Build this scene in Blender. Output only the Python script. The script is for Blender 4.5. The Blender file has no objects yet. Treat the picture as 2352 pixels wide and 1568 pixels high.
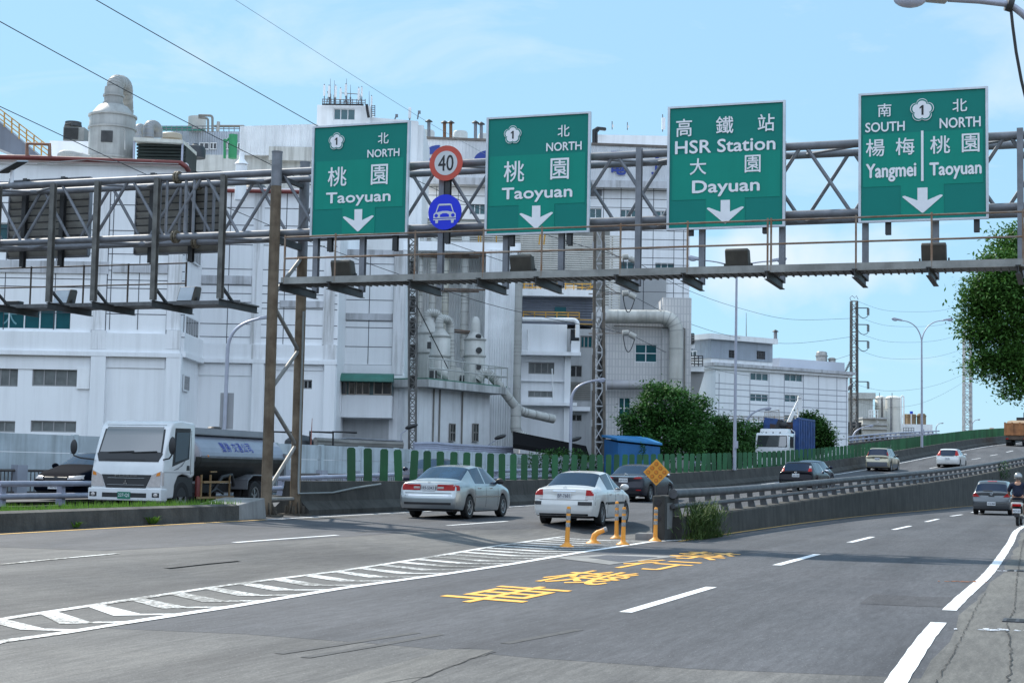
import bpy, bmesh, math, random
from mathutils import Vector, Matrix
from mathutils.bvhtree import BVHTree
R = math.radians
random.seed(7)
S = bpy.context.scene
COL = S.collection

# ------------------------------------------------------------------ camera
FPX = 3650.0                      # focal length on a 2352 px wide frame
PITCH = math.atan((1083 - 784) / FPX)
ROLL = 0.019
EYE = Vector((0, 0, 1.5))
_f = Vector((0, math.cos(PITCH), math.sin(PITCH)))
_u0 = Vector((0, -math.sin(PITCH), math.cos(PITCH)))
_r0 = Vector((1, 0, 0))
_r = _r0 * math.cos(ROLL) + _u0 * math.sin(ROLL)
_u = _u0 * math.cos(ROLL) - _r0 * math.sin(ROLL)
cam = bpy.data.cameras.new('camera')
co = bpy.data.objects.new('camera', cam)
COL.objects.link(co)
m = Matrix((_r, _u, -_f)).transposed().to_4x4()
m.translation = EYE
co.matrix_world = m
cam.sensor_width = 36.0
cam.lens = 36.0 * FPX / 2352
cam.clip_start = 0.1
cam.clip_end = 5000
S.camera = co

# ------------------------------------------------------------------ light
SUN_AZ, SUN_EL = R(-38), R(44)      # azimuth from +Y, negative = towards -X
w = bpy.data.worlds.new('World')
S.world = w
w.use_nodes = True
nt = w.node_tree
nt.nodes.clear()
sky = nt.nodes.new('ShaderNodeTexSky')
sky.sky_type = 'NISHITA'
sky.sun_disc = False
sky.sun_elevation = SUN_EL
sky.sun_rotation = SUN_AZ
sky.air_density = 1.0
sky.dust_density = 0.3
sky.ozone_density = 3.0
bg = nt.nodes.new('ShaderNodeBackground')
bg.inputs[1].default_value = 0.10
out = nt.nodes.new('ShaderNodeOutputWorld')
tc = nt.nodes.new('ShaderNodeTexCoord')
mp = nt.nodes.new('ShaderNodeMapping')
mp.inputs['Scale'].default_value = (2.2, 2.2, 7.0)
nz = nt.nodes.new('ShaderNodeTexNoise')
nz.inputs['Scale'].default_value = 2.6
nz.inputs['Detail'].default_value = 7
nz.inputs['Roughness'].default_value = 0.58
nz.inputs['Distortion'].default_value = 0.5
cr = nt.nodes.new('ShaderNodeValToRGB')
cr.color_ramp.elements[0].position = 0.50
cr.color_ramp.elements[0].color = (0, 0, 0, 1)
cr.color_ramp.elements[1].position = 0.78
cr.color_ramp.elements[1].color = (1, 1, 1, 1)
mul = nt.nodes.new('ShaderNodeMath')
mul.operation = 'MULTIPLY'
mul.inputs[1].default_value = 0.55
mix = nt.nodes.new('ShaderNodeMix')
mix.data_type = 'RGBA'
mix.inputs[7].default_value = (7.0, 7.6, 8.2, 1)
L = nt.links.new
L(tc.outputs['Generated'], mp.inputs[0]); L(mp.outputs[0], nz.inputs[0]); L(nz.outputs[0], cr.inputs[0])
L(cr.outputs[0], mul.inputs[0]); L(mul.outputs[0], mix.inputs[0])
veil = nt.nodes.new('ShaderNodeMix'); veil.data_type = 'RGBA'; veil.inputs[0].default_value = 0.74; veil.inputs[7].default_value = (3.5, 5.9, 7.9, 1)
tint = nt.nodes.new('ShaderNodeMix'); tint.data_type = 'RGBA'; tint.blend_type = 'MULTIPLY'; tint.inputs[0].default_value = 1
tint.inputs[7].default_value = (0.84, 1.02, 1.06, 1)
L(sky.outputs[0], tint.inputs[6]); L(tint.outputs[2], veil.inputs[6]); L(veil.outputs[2], mix.inputs[6])
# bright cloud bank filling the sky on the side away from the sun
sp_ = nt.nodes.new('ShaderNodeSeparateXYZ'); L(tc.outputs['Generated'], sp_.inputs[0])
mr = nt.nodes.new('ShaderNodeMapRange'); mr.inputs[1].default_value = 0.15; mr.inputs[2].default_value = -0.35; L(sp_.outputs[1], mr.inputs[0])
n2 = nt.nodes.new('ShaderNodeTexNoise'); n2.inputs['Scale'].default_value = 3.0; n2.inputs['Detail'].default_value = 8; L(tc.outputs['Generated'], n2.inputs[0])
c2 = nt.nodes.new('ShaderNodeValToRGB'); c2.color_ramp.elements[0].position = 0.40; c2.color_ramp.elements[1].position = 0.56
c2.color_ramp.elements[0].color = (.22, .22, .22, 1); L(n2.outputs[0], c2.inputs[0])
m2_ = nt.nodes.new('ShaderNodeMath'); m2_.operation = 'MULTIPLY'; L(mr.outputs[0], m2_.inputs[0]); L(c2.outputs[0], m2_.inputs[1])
# murky band of built up horizon behind the viewer
mh = nt.nodes.new('ShaderNodeMapRange'); mh.inputs[1].default_value = 0.10; mh.inputs[2].default_value = 0.22; L(sp_.outputs[2], mh.inputs[0])
mb_ = nt.nodes.new('ShaderNodeMapRange'); mb_.inputs[1].default_value = 0.0; mb_.inputs[2].default_value = -0.4; L(sp_.outputs[1], mb_.inputs[0])
iv = nt.nodes.new('ShaderNodeMath'); iv.operation = 'SUBTRACT'; iv.inputs[0].default_value = 1.0; L(mh.outputs[0], iv.inputs[1])
mm_ = nt.nodes.new('ShaderNodeMath'); mm_.operation = 'MULTIPLY'; L(iv.outputs[0], mm_.inputs[0]); L(mb_.outputs[0], mm_.inputs[1])
low = nt.nodes.new('ShaderNodeMix'); low.data_type = 'RGBA'; low.inputs[7].default_value = (0.75, 0.9, 1.05, 1); L(mm_.outputs[0], low.inputs[0])
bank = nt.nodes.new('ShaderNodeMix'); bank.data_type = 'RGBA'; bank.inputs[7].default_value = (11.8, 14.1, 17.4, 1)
# one low cumulus bank ahead, beyond the gantry
cd_ = Vector((0.175, 1, 0.135)).normalized(); dv = nt.nodes.new('ShaderNodeVectorMath'); dv.operation = 'SUBTRACT'; dv.inputs[1].default_value = cd_; L(tc.outputs['Generated'], dv.inputs[0])
sc_ = nt.nodes.new('ShaderNodeVectorMath'); sc_.operation = 'MULTIPLY'; sc_.inputs[1].default_value = (9, 4, 30); L(dv.outputs[0], sc_.inputs[0])
ln_ = nt.nodes.new('ShaderNodeVectorMath'); ln_.operation = 'LENGTH'; L(sc_.outputs[0], ln_.inputs[0])
n3_ = nt.nodes.new('ShaderNodeTexNoise'); n3_.inputs['Scale'].default_value = 26; n3_.inputs['Detail'].default_value = 6; L(tc.outputs['Generated'], n3_.inputs[0])
ad_ = nt.nodes.new('ShaderNodeMath'); ad_.operation = 'MULTIPLY_ADD'; ad_.inputs[1].default_value = 1.6; L(n3_.outputs[0], ad_.inputs[0]); L(ln_.outputs['Value'], ad_.inputs[2])
rg_ = nt.nodes.new('ShaderNodeMapRange'); rg_.inputs[1].default_value = 1.75; rg_.inputs[2].default_value = 1.0; rg_.inputs[4].default_value = 0.7; L(ad_.outputs[0], rg_.inputs[0])
cum = nt.nodes.new('ShaderNodeMix'); cum.data_type = 'RGBA'; cum.inputs[7].default_value = (7.0, 7.4, 7.8, 1); L(rg_.outputs[0], cum.inputs[0]); L(mix.outputs[2], cum.inputs[6])
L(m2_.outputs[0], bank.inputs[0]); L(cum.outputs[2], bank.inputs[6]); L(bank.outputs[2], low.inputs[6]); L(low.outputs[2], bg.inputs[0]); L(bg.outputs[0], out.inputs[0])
sl = bpy.data.lights.new('sun', 'SUN')
sl.energy = 4.8
sl.angle = R(1.2)
sl.color = (1.0, 0.94, 0.84)
so = bpy.data.objects.new('sun', sl)
COL.objects.link(so)
SUNV = Vector((math.sin(SUN_AZ) * math.cos(SUN_EL), math.cos(SUN_AZ) * math.cos(SUN_EL), math.sin(SUN_EL)))
so.rotation_euler = (-SUNV).to_track_quat('-Z', 'Y').to_euler()
so.location = SUNV * 100
S.view_settings.view_transform = 'Standard'
S.view_settings.look = 'None'
S.view_settings.exposure = 0.43
S.view_settings.gamma = 1

# ------------------------------------------------------------------ photo pixel (2352 wide) -> world
def ray(x, y):
    return _f + _r * ((x - 1176) / FPX) - _u * ((y - 784) / FPX)
def P(x, y, Y):
    d = ray(x, y); return EYE + d * (Y / d.y)
def PZ(x, y, z):
    d = ray(x, y); return EYE + d * ((z - EYE.z) / d.z)
def PN(x, y, p0, n):
    d = ray(x, y); return EYE + d * ((p0 - EYE).dot(n) / d.dot(n))

# ------------------------------------------------------------------ materials
MATS = {}
def mat(name, col, rough=0.6, metal=0.0, var=0.10, scale=1.2, streak=0.0, bump=0.0, coat=0.0, dark=None, spec=0.5, bscale=None, thr=(0.35, 0.75)):
    if name in MATS: return MATS[name]
    m = bpy.data.materials.new(name); m.use_nodes = True
    t = m.node_tree; b = t.nodes['Principled BSDF']
    b.inputs['Roughness'].default_value = rough
    b.inputs['Metallic'].default_value = metal
    b.inputs['Specular IOR Level'].default_value = spec
    b.inputs['Coat Weight'].default_value = coat
    b.inputs['Coat Roughness'].default_value = 0.04
    c = (col[0], col[1], col[2], 1)
    b.inputs['Base Color'].default_value = c
    if var or streak or bump:
        g = t.nodes.new('ShaderNodeNewGeometry')
    if var or streak:
        n = t.nodes.new('ShaderNodeTexNoise'); n.inputs['Scale'].default_value = scale; n.inputs['Detail'].default_value = 6; n.inputs['Roughness'].default_value = 0.6
        t.links.new(g.outputs['Position'], n.inputs['Vector'])
        r = t.nodes.new('ShaderNodeValToRGB')
        r.color_ramp.elements[0].position = thr[0]; r.color_ramp.elements[1].position = thr[1]
        dk = dark or tuple(max(0, v * (1 - 2.2 * var)) for v in col)
        r.color_ramp.elements[0].color = (dk[0], dk[1], dk[2], 1)
        r.color_ramp.elements[1].color = c
        t.links.new(n.outputs[0], r.inputs[0])
        last = r.outputs[0]
        if streak:
            mp = t.nodes.new('ShaderNodeMapping'); mp.inputs['Scale'].default_value = (1.6, 1.6, 0.09)
            n2 = t.nodes.new('ShaderNodeTexNoise'); n2.inputs['Scale'].default_value = 1.5; n2.inputs['Detail'].default_value = 7; n2.inputs['Roughness'].default_value = 0.68
            t.links.new(g.outputs['Position'], mp.inputs[0]); t.links.new(mp.outputs[0], n2.inputs['Vector'])
            r2 = t.nodes.new('ShaderNodeValToRGB')
            r2.color_ramp.elements[0].position = 0.34; r2.color_ramp.elements[0].color = (0.42, 0.41, 0.39, 1)
            r2.color_ramp.elements[1].position = 0.53; r2.color_ramp.elements[1].color = (1, 1, 1, 1)
            t.links.new(n2.outputs[0], r2.inputs[0])
            mx = t.nodes.new('ShaderNodeMix'); mx.data_type = 'RGBA'; mx.blend_type = 'MULTIPLY'; mx.inputs[0].default_value = streak
            t.links.new(last, mx.inputs[6]); t.links.new(r2.outputs[0], mx.inputs[7]); last = mx.outputs[2]
        t.links.new(last, b.inputs['Base Color'])
    if bump:
        n3 = t.nodes.new('ShaderNodeTexNoise'); n3.inputs['Scale'].default_value = bscale or scale * 8; n3.inputs['Detail'].default_value = 4
        t.links.new(g.outputs['Position'], n3.inputs['Vector'])
        bp = t.nodes.new('ShaderNodeBump'); bp.inputs['Strength'].default_value = bump; bp.inputs['Distance'].default_value = 0.02
        t.links.new(n3.outputs[0], bp.inputs['Height']); t.links.new(bp.outputs[0], b.inputs['Normal'])
    MATS[name] = m
    return m

def asphalt(name, base, warm, patch, wear=0.5):
    m = bpy.data.materials.new(name); m.use_nodes = True
    t = m.node_tree; b = t.nodes['Principled BSDF']; K = t.links.new
    b.inputs['Roughness'].default_value = 0.82
    b.inputs['Specular IOR Level'].default_value = 0.35
    g = t.nodes.new('ShaderNodeNewGeometry')
    def noise(sc, det, vec=None, ro=0.6):
        n = t.nodes.new('ShaderNodeTexNoise'); n.inputs['Scale'].default_value = sc; n.inputs['Detail'].default_value = det; n.inputs['Roughness'].default_value = ro
        K(vec or g.outputs['Position'], n.inputs['Vector']); return n.outputs[0]
    def ramp(src, p0, c0, p1, c1):
        r = t.nodes.new('ShaderNodeValToRGB'); e = r.color_ramp.elements
        e[0].position = p0; e[0].color = (*c0, 1); e[1].position = p1; e[1].color = (*c1, 1)
        K(src, r.inputs[0]); return r.outputs[0]
    def mul(a, c, f=1.0):
        x = t.nodes.new('ShaderNodeMix'); x.data_type = 'RGBA'; x.blend_type = 'MULTIPLY'; x.inputs[0].default_value = f
        K(a, x.inputs[6]); K(c, x.inputs[7]); return x.outputs[2]
    rt = t.nodes.new('ShaderNodeMapping'); rt.inputs['Rotation'].default_value = (0, 0, R(19)); K(g.outputs['Position'], rt.inputs[0])
    mp = t.nodes.new('ShaderNodeMapping'); mp.inputs['Scale'].default_value = (1.0, 0.018, 1); K(rt.outputs[0], mp.inputs[0])
    mq = t.nodes.new('ShaderNodeMapping'); mq.inputs['Scale'].default_value = (1.0, 0.12, 1); K(rt.outputs[0], mq.inputs[0])
    large = ramp(noise(0.22, 4), 0.36, warm, 0.62, base)
    tracks = ramp(noise(1.1, 5, mp.outputs[0]), 0.36, (0.60, 0.60, 0.62), 0.62, (1.14, 1.13, 1.12))
    stains = ramp(noise(0.9, 6, mq.outputs[0]), 0.36, (0.70, 0.70, 0.72), 0.52, (1, 1, 1))
    grain = ramp(noise(55, 3, None, 0.8), 0.32, (0.62, 0.62, 0.63), 0.66, (1.30, 1.29, 1.27))
    c = mul(mul(mul(mul(large, tracks, wear), stains), grain), ramp(noise(13, 4, mq.outputs[0], .75), .34, (.74, .74, .75), .66, (1.2, 1.2, 1.19)))
    vo = t.nodes.new('ShaderNodeTexVoronoi'); vo.inputs['Scale'].default_value = 16
    K(g.outputs['Position'], vo.inputs['Vector'])
    fl = t.nodes.new('ShaderNodeMath'); fl.operation = 'LESS_THAN'; fl.inputs[1].default_value = 0.09
    K(vo.outputs['Distance'], fl.inputs[0])
    f2 = t.nodes.new('ShaderNodeMath'); f2.operation = 'MULTIPLY'; f2.inputs[1].default_value = 0.5; K(fl.outputs[0], f2.inputs[0])
    mx = t.nodes.new('ShaderNodeMix'); mx.data_type = 'RGBA'; mx.inputs[7].default_value = (0.36, 0.36, 0.35, 1)
    K(f2.outputs[0], mx.inputs[0]); K(c, mx.inputs[6]); K(mx.outputs[2], b.inputs['Base Color'])
    bp = t.nodes.new('ShaderNodeBump'); bp.inputs['Strength'].default_value = 0.35; bp.inputs['Distance'].default_value = 0.012
    K(noise(45, 4), bp.inputs['Height']); K(bp.outputs[0], b.inputs['Normal'])
    return m

def paint_mark(name, col, worn=0.25, under=(0.13, 0.125, 0.115)):
    """road paint with worn holes that show the asphalt colour"""
    m = bpy.data.materials.new(name); m.use_nodes = True
    t = m.node_tree; b = t.nodes['Principled BSDF']; K = t.links.new
    b.inputs['Roughness'].default_value = 0.55
    g = t.nodes.new('ShaderNodeNewGeometry')
    n = t.nodes.new('ShaderNodeTexNoise'); n.inputs['Scale'].default_value = 14; n.inputs['Detail'].default_value = 8; n.inputs['Roughness'].default_value = 0.72
    n2 = t.nodes.new('ShaderNodeTexNoise'); n2.inputs['Scale'].default_value = 0.7; n2.inputs['Detail'].default_value = 3
    K(g.outputs['Position'], n.inputs['Vector']); K(g.outputs['Position'], n2.inputs['Vector'])
    a = t.nodes.new('ShaderNodeMath'); a.operation = 'MULTIPLY_ADD'; a.inputs[1].default_value = 0.55
    K(n2.outputs[0], a.inputs[0]); K(n.outputs[0], a.inputs[2])
    r = t.nodes.new('ShaderNodeValToRGB'); e = r.color_ramp.elements
    th = 0.46 + worn * 0.45
    e[0].position = th; e[0].color = (*under, 1); e[1].position = th + 0.07; e[1].color = (*col, 1)
    K(a.outputs[0], r.inputs[0]); K(r.outputs[0], b.inputs['Base Color'])
    return m

def foliage(name, c0, c1, scale=1.3, rough=0.5):
    m = bpy.data.materials.new(name); m.use_nodes = True
    t = m.node_tree; b = t.nodes['Principled BSDF']; K = t.links.new
    b.inputs['Roughness'].default_value = rough + .2; b.inputs['Specular IOR Level'].default_value = .25
    g = t.nodes.new('ShaderNodeNewGeometry')
    r = t.nodes.new('ShaderNodeValToRGB'); e = r.color_ramp.elements
    e[0].color = (*c0, 1); e[1].color = (*c1, 1)
    n = t.nodes.new('ShaderNodeTexNoise'); n.inputs['Scale'].default_value = scale; n.inputs['Detail'].default_value = 3
    K(g.outputs['Position'], n.inputs['Vector'])
    a = t.nodes.new('ShaderNodeMath'); a.operation = 'MULTIPLY_ADD'; a.inputs[1].default_value = 0.5
    s = t.nodes.new('ShaderNodeMath'); s.operation = 'MULTIPLY'; s.inputs[1].default_value = 0.55
    K(g.outputs['Random Per Island'], a.inputs[0]); K(n.outputs[0], s.inputs[0]); K(s.outputs[0], a.inputs[2]); K(a.outputs[0], r.inputs[0])
    K(r.outputs[0], b.inputs['Base Color'])
    tr = t.nodes.new('ShaderNodeBsdfTranslucent'); K(r.outputs[0], tr.inputs[0])
    mx = t.nodes.new('ShaderNodeMixShader'); mx.inputs[0].default_value = 0.25
    o = t.nodes['Material Output']
    K(b.outputs[0], mx.inputs[1]); K(tr.outputs[0], mx.inputs[2]); K(mx.outputs[0], o.inputs[0])
    MATS[name] = m
    return m

def corrug(name, col, pitch=0.25, depth=0.5, streak=0.35, axis=0, rough=0.5):
    """metal cladding: vertical (axis 0) or horizontal (axis 2) ribs by a wave bump"""
    m = mat(name, col, rough=rough, var=0.10, scale=0.5, streak=streak)
    t = m.node_tree; b = t.nodes['Principled BSDF']; K = t.links.new
    g = t.nodes.new('ShaderNodeNewGeometry')
    sx = t.nodes.new('ShaderNodeSeparateXYZ'); K(g.outputs['Position'], sx.inputs[0])
    if axis == 0:
        ad = t.nodes.new('ShaderNodeMath'); ad.operation = 'ADD'
        K(sx.outputs[0], ad.inputs[0]); K(sx.outputs[1], ad.inputs[1]); src = ad.outputs[0]
    else: src = sx.outputs[2]
    ml = t.nodes.new('ShaderNodeMath'); ml.operation = 'MULTIPLY'; ml.inputs[1].default_value = 2 * math.pi / pitch; K(src, ml.inputs[0])
    sn = t.nodes.new('ShaderNodeMath'); sn.operation = 'SINE'; K(ml.outputs[0], sn.inputs[0])
    ab = t.nodes.new('ShaderNodeMath'); ab.operation = 'POWER'; ab.inputs[1].default_value = 2
    K(sn.outputs[0], ab.inputs[0])
    bp = t.nodes.new('ShaderNodeBump'); bp.inputs['Strength'].default_value = depth; bp.inputs['Distance'].default_value = 0.08
    K(ab.outputs[0], bp.inputs['Height']); K(bp.outputs[0], b.inputs['Normal'])
    return m

# ------------------------------------------------------------------ mesh builder
class MB:
    def __init__(s): s.v = []; s.f = []; s.mi = []; s.k = 0
    def add(s, vs, fs):
        o = len(s.v); s.v += [tuple(v) for v in vs]
        for f in fs: s.f.append([i + o for i in f]); s.mi.append(s.k)
    def quad(s, a, b, c, d): s.add([a, b, c, d], [(0, 1, 2, 3)])
    def hexa(s, p):   # 4 bottom ccw, 4 top
        s.add(p, [(3, 2, 1, 0), (4, 5, 6, 7), (0, 1, 5, 4), (1, 2, 6, 5), (2, 3, 7, 6), (3, 0, 4, 7)])
    def box(s, x0, x1, y0, y1, z0, z1, M=None):
        p = [(x0, y0, z0), (x1, y0, z0), (x1, y1, z0), (x0, y1, z0), (x0, y0, z1), (x1, y0, z1), (x1, y1, z1), (x0, y1, z1)]
        if M: p = [M @ Vector(q) for q in p]
        s.hexa(p)
    def bar(s, a, b, w, h=None, up=(0, 0, 1)):
        a, b = Vector(a), Vector(b); h = h or w; d = (b - a).normalized(); up = Vector(up)
        if abs(d.dot(up)) > 0.95: up = Vector((0, 1, 0)) if abs(d.y) < .9 else Vector((1, 0, 0))
        x = d.cross(up).normalized() * w / 2; y = x.cross(d).normalized() * h / 2
        s.hexa([a - x - y, a + x - y, b + x - y, b - x - y, a - x + y, a + x + y, b + x + y, b - x + y])
    def tube(s, pts, r, n=8, cap=True, r1=None):
        pts = [Vector(p) for p in pts]; rings = []
        t0 = (pts[1] - pts[0]).normalized()
        ref = Vector((0, 0, 1)) if abs(t0.z) < 0.9 else Vector((1, 0, 0))
        x = t0.cross(ref).normalized()
        vs = []
        for i, p in enumerate(pts):
            if i == 0: t = t0
            elif i == len(pts) - 1: t = (pts[i] - pts[i - 1]).normalized()
            else:
                t = ((pts[i] - pts[i - 1]).normalized() + (pts[i + 1] - pts[i]).normalized())
                t = t.normalized() if t.length > 1e-6 else (pts[i] - pts[i - 1]).normalized()
            x = (x - t * x.dot(t)).normalized(); y = t.cross(x)
            rr = r if r1 is None else r + (r1 - r) * i / (len(pts) - 1)
            if isinstance(r, (list, tuple)): rr = r[i]
            vs += [p + (x * math.cos(2 * math.pi * k / n) + y * math.sin(2 * math.pi * k / n)) * rr for k in range(n)]
        fs = []
        for i in range(len(pts) - 1):
            for k in range(n):
                fs.append((i * n + k, i * n + (k + 1) % n, (i + 1) * n + (k + 1) % n, (i + 1) * n + k))
        if cap:
            fs.append(tuple(range(n))[::-1]); fs.append(tuple((len(pts) - 1) * n + k for k in range(n)))
        s.add(vs, fs)
    def lathe(s, prof, c=(0, 0, 0), n=20, ax=None):
        """prof: (radius, height) list, closed on the axis where radius is 0"""
        vs = []; fs = []; c = Vector(c); M = ax or Matrix.Identity(3)
        for (r, h) in prof:
            vs += [c + M @ Vector((r * math.cos(2 * math.pi * k / n), r * math.sin(2 * math.pi * k / n), h)) for k in range(n)]
        for i in range(len(prof) - 1):
            for k in range(n):
                fs.append((i * n + k, i * n + (k + 1) % n, (i + 1) * n + (k + 1) % n, (i + 1) * n + k))
        fs.append(tuple(range(n))[::-1]); fs.append(tuple((len(prof) - 1) * n + k for k in range(n)))
        s.add(vs, fs)
    def prism(s, poly, d):
        d = Vector(d); n = len(poly); p = [Vector(q) for q in poly]
        s.add(p + [q + d for q in p], [tuple(range(n))[::-1], tuple(range(n, 2 * n))] + [(i, (i + 1) % n, (i + 1) % n + n, i + n) for i in range(n)])
    def ball(s, c, rx, ry=None, rz=None, n=12, m=8, M=None):
        ry = ry or rx; rz = rz or rx; vs = []; fs = []; c = Vector(c)
        for i in range(m + 1):
            a = math.pi * i / m
            for k in range(n):
                b = 2 * math.pi * k / n
                q = Vector((rx * math.sin(a) * math.cos(b), ry * math.sin(a) * math.sin(b), rz * math.cos(a)))
                vs.append(c + (M @ q if M else q))
        for i in range(m):
            for k in range(n): fs.append((i * n + k, (i + 1) * n + k, (i + 1) * n + (k + 1) % n, i * n + (k + 1) % n))
        s.add(vs, fs)
    def mesh(s, me):
        s.add([v.co for v in me.vertices], [list(p.vertices) for p in me.polygons])
    def build(s, name, mats, parent=None, smooth=None, loc=None, bevel=0):
        me = bpy.data.meshes.new(name); me.from_pydata(s.v, [], s.f); me.update()
        if not isinstance(mats, (list, tuple)): mats = [mats]
        for q in mats: me.materials.append(q)
        if len(mats) > 1: me.polygons.foreach_set('material_index', s.mi)
        if bevel:
            bm = bmesh.new(); bm.from_mesh(me)
            bmesh.ops.remove_doubles(bm, verts=bm.verts, dist=1e-5)
            bmesh.ops.recalc_face_normals(bm, faces=bm.faces)
            es = [e for e in bm.edges if len(e.link_faces) == 2 and e.calc_face_angle(0) > R(25)]
            bmesh.ops.bevel(bm, geom=es, offset=bevel, segments=3, profile=0.6, affect='EDGES', clamp_overlap=True)
            bm.to_mesh(me); bm.free(); smooth = smooth or 35
        if smooth:
            me.polygons.foreach_set('use_smooth', [True] * len(me.polygons)); me.set_sharp_from_angle(angle=R(smooth))
        o = bpy.data.objects.new(name, me); COL.objects.link(o)
        if parent: o.parent = parent
        return o

def empty(name, loc=(0, 0, 0), rz=0):
    o = bpy.data.objects.new(name, None); COL.objects.link(o)
    o.location = loc; o.rotation_euler = (0, 0, rz); o.empty_display_size = 0.3
    return o
def tag(o, label, cat, group=None):
    o['label'] = label; o['category'] = cat
    if group: o['group'] = group
    return o
def struct(o, kind='structure'):
    o['kind'] = kind; return o
def thing(name, label, cat, loc=(0, 0, 0), rz=0, group=None):
    return tag(empty(name, loc, rz), label, cat, group)
def dup(root, loc, rz=None, label=None):
    r = root.copy(); COL.objects.link(r); r.location = loc
    if rz is not None: r.rotation_euler = (0, 0, rz)
    if label: r['label'] = label
    for ch in list(root.children):
        c = ch.copy(); COL.objects.link(c); c.parent = r
        for g in ch.children:
            d = g.copy(); COL.objects.link(d); d.parent = c
    return r

# text as mesh, fitted into a (w,h) box centred on the origin of the XY plane
_tc = {}
def text_mesh(body, bold=0.02):
    key = (body, bold)
    if key in _tc: return _tc[key]
    cu = bpy.data.curves.new('t', 'FONT'); cu.body = body; cu.size = 1; cu.offset = 0; cu.resolution_u = 3
    o = bpy.data.objects.new('t', cu); COL.objects.link(o)
    bpy.context.view_layer.update()
    me = bpy.data.meshes.new_from_object(o.evaluated_get(bpy.context.evaluated_depsgraph_get()))
    bpy.data.objects.remove(o); bpy.data.curves.remove(cu)
    vs = [v.co.copy() for v in me.vertices]; fs = [list(p.vertices) for p in me.polygons]
    if vs:
        x0 = min(v.x for v in vs); x1 = max(v.x for v in vs); y0 = min(v.y for v in vs); y1 = max(v.y for v in vs)
        vs = [((v.x - (x0 + x1) / 2) / max(1e-6, x1 - x0), (v.y - (y0 + y1) / 2) / max(1e-6, y1 - y0)) for v in vs]
    _tc[key] = (vs, fs)
    return _tc[key]
def add_text(mb, body, o, ex, ey, w, h, bold=0.02):
    """o centre, ex/ey unit vectors in the text's plane"""
    vs, fs = text_mesh(body, bold); o = Vector(o); ex = Vector(ex); ey = Vector(ey)
    nn = ex.cross(ey) * .0006; k = bold * .35 * h
    for i, (a, b) in enumerate(((-k, 0), (k, 0), (0, k), (0, -k)) if bold else ((0, 0),)):
        mb.add([o + nn * i + ex * (v[0] * (w - 2 * k) + a) + ey * (v[1] * (h - 2 * k) + b) for v in vs], fs)

# vertical plane given by plan point and direction; px -> (s, z)
class Fr:
    def __init__(s, p0, t):
        s.p0 = Vector((p0[0], p0[1], 0)); s.t = Vector((t[0], t[1], 0)).normalized()
        s.n = Vector((s.t.y, -s.t.x, 0))       # towards the viewer for t pointing right
        s.M = Matrix((s.t, -s.n, Vector((0, 0, 1)))).transposed().to_4x4(); s.M.translation = s.p0
    def sz(s, x, y):
        q = PN(x, y, s.p0, s.n); return (q - s.p0).dot(s.t), q.z
    def rect(s, x0, y0, x1, y1):
        ym, xm = (y0 + y1) / 2, (x0 + x1) / 2
        return s.sz(x0, ym)[0], s.sz(x1, ym)[0], s.sz(xm, y1)[1], s.sz(xm, y0)[1]
    def w(s, a, d, z):      # a along, d behind the plane
        return s.M @ Vector((a, d, z))
    def box(s, mb, x0, y0, x1, y1, front=0.0, depth=0.3):
        a, b, z0, z1 = s.rect(x0, y0, x1, y1)
        mb.box(a, b, -front, depth - front, z0, z1, s.M)
        return a, b, z0, z1
def FY(Y): return Fr((0, Y), (1, 0))
def facade(mb, fr, rc, ops, depth=0.22, ret=0.3):
    """wall sheet with real openings and reveals; rc and ops as (s0,s1,z0,z1)"""
    s0, s1, z0, z1 = rc
    ops = [(max(a, s0), min(b, s1), max(c, z0), min(d, z1)) for a, b, c, d in ops]
    xs = sorted({s0, s1, *[o[0] for o in ops], *[o[1] for o in ops]})
    zs = sorted({z0, z1, *[o[2] for o in ops], *[o[3] for o in ops]})
    for i in range(len(xs) - 1):
        for j in range(len(zs) - 1):
            cx, cz = (xs[i] + xs[i + 1]) / 2, (zs[j] + zs[j + 1]) / 2
            if any(o[0] < cx < o[1] and o[2] < cz < o[3] for o in ops): continue
            mb.quad(*[fr.w(a, 0, z) for a, z in ((xs[i], zs[j]), (xs[i + 1], zs[j]), (xs[i + 1], zs[j + 1]), (xs[i], zs[j + 1]))])
    for a, b, c, d in ops:
        for (p, q) in (((a, c), (b, c)), ((b, c), (b, d)), ((b, d), (a, d)), ((a, d), (a, c))):
            mb.quad(fr.w(p[0], 0, p[1]), fr.w(q[0], 0, q[1]), fr.w(q[0], depth, q[1]), fr.w(p[0], depth, p[1]))
    for (p, q) in (((s0, z0), (s1, z0)), ((s1, z0), (s1, z1)), ((s1, z1), (s0, z1)), ((s0, z1), (s0, z0))):
        mb.quad(fr.w(p[0], 0, p[1]), fr.w(q[0], 0, q[1]), fr.w(q[0], ret, q[1]), fr.w(p[0], ret, p[1]))
def window(bld, fr, rc, n=3, rows=1, fm=None, gm=None, inset=0.12, fw=0.06):
    a, b, z0, z1 = rc
    f = MB()
    for x in (a, b): f.box(x - fw / 2 if x == b else x, x if x == b else x + fw, inset - 0.05, inset + 0.03, z0, z1, fr.M)
    for z in (z0, z1 - fw): f.box(a + fw, b - fw / 2, inset - 0.048, inset + 0.03, z, z + fw, fr.M)
    for i in range(1, n):
        x = a + (b - a) * i / n; f.box(x - fw / 2, x + fw / 2, inset - 0.045, inset + 0.03, z0 + fw, z1 - fw, fr.M)
    for i in range(1, rows):
        z = z0 + (z1 - z0) * i / rows; f.box(a + fw, b - fw / 2, inset - 0.042, inset + 0.03, z - fw / 2, z + fw / 2, fr.M)
    o = f.build('window', fm, bld)
    p = MB(); p.box(a + fw * .4, b - fw * .4, inset, inset + 0.02, z0 + fw * .4, z1 - fw * .4, fr.M)
    p.build('pane', gm, o)
    return o
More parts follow.
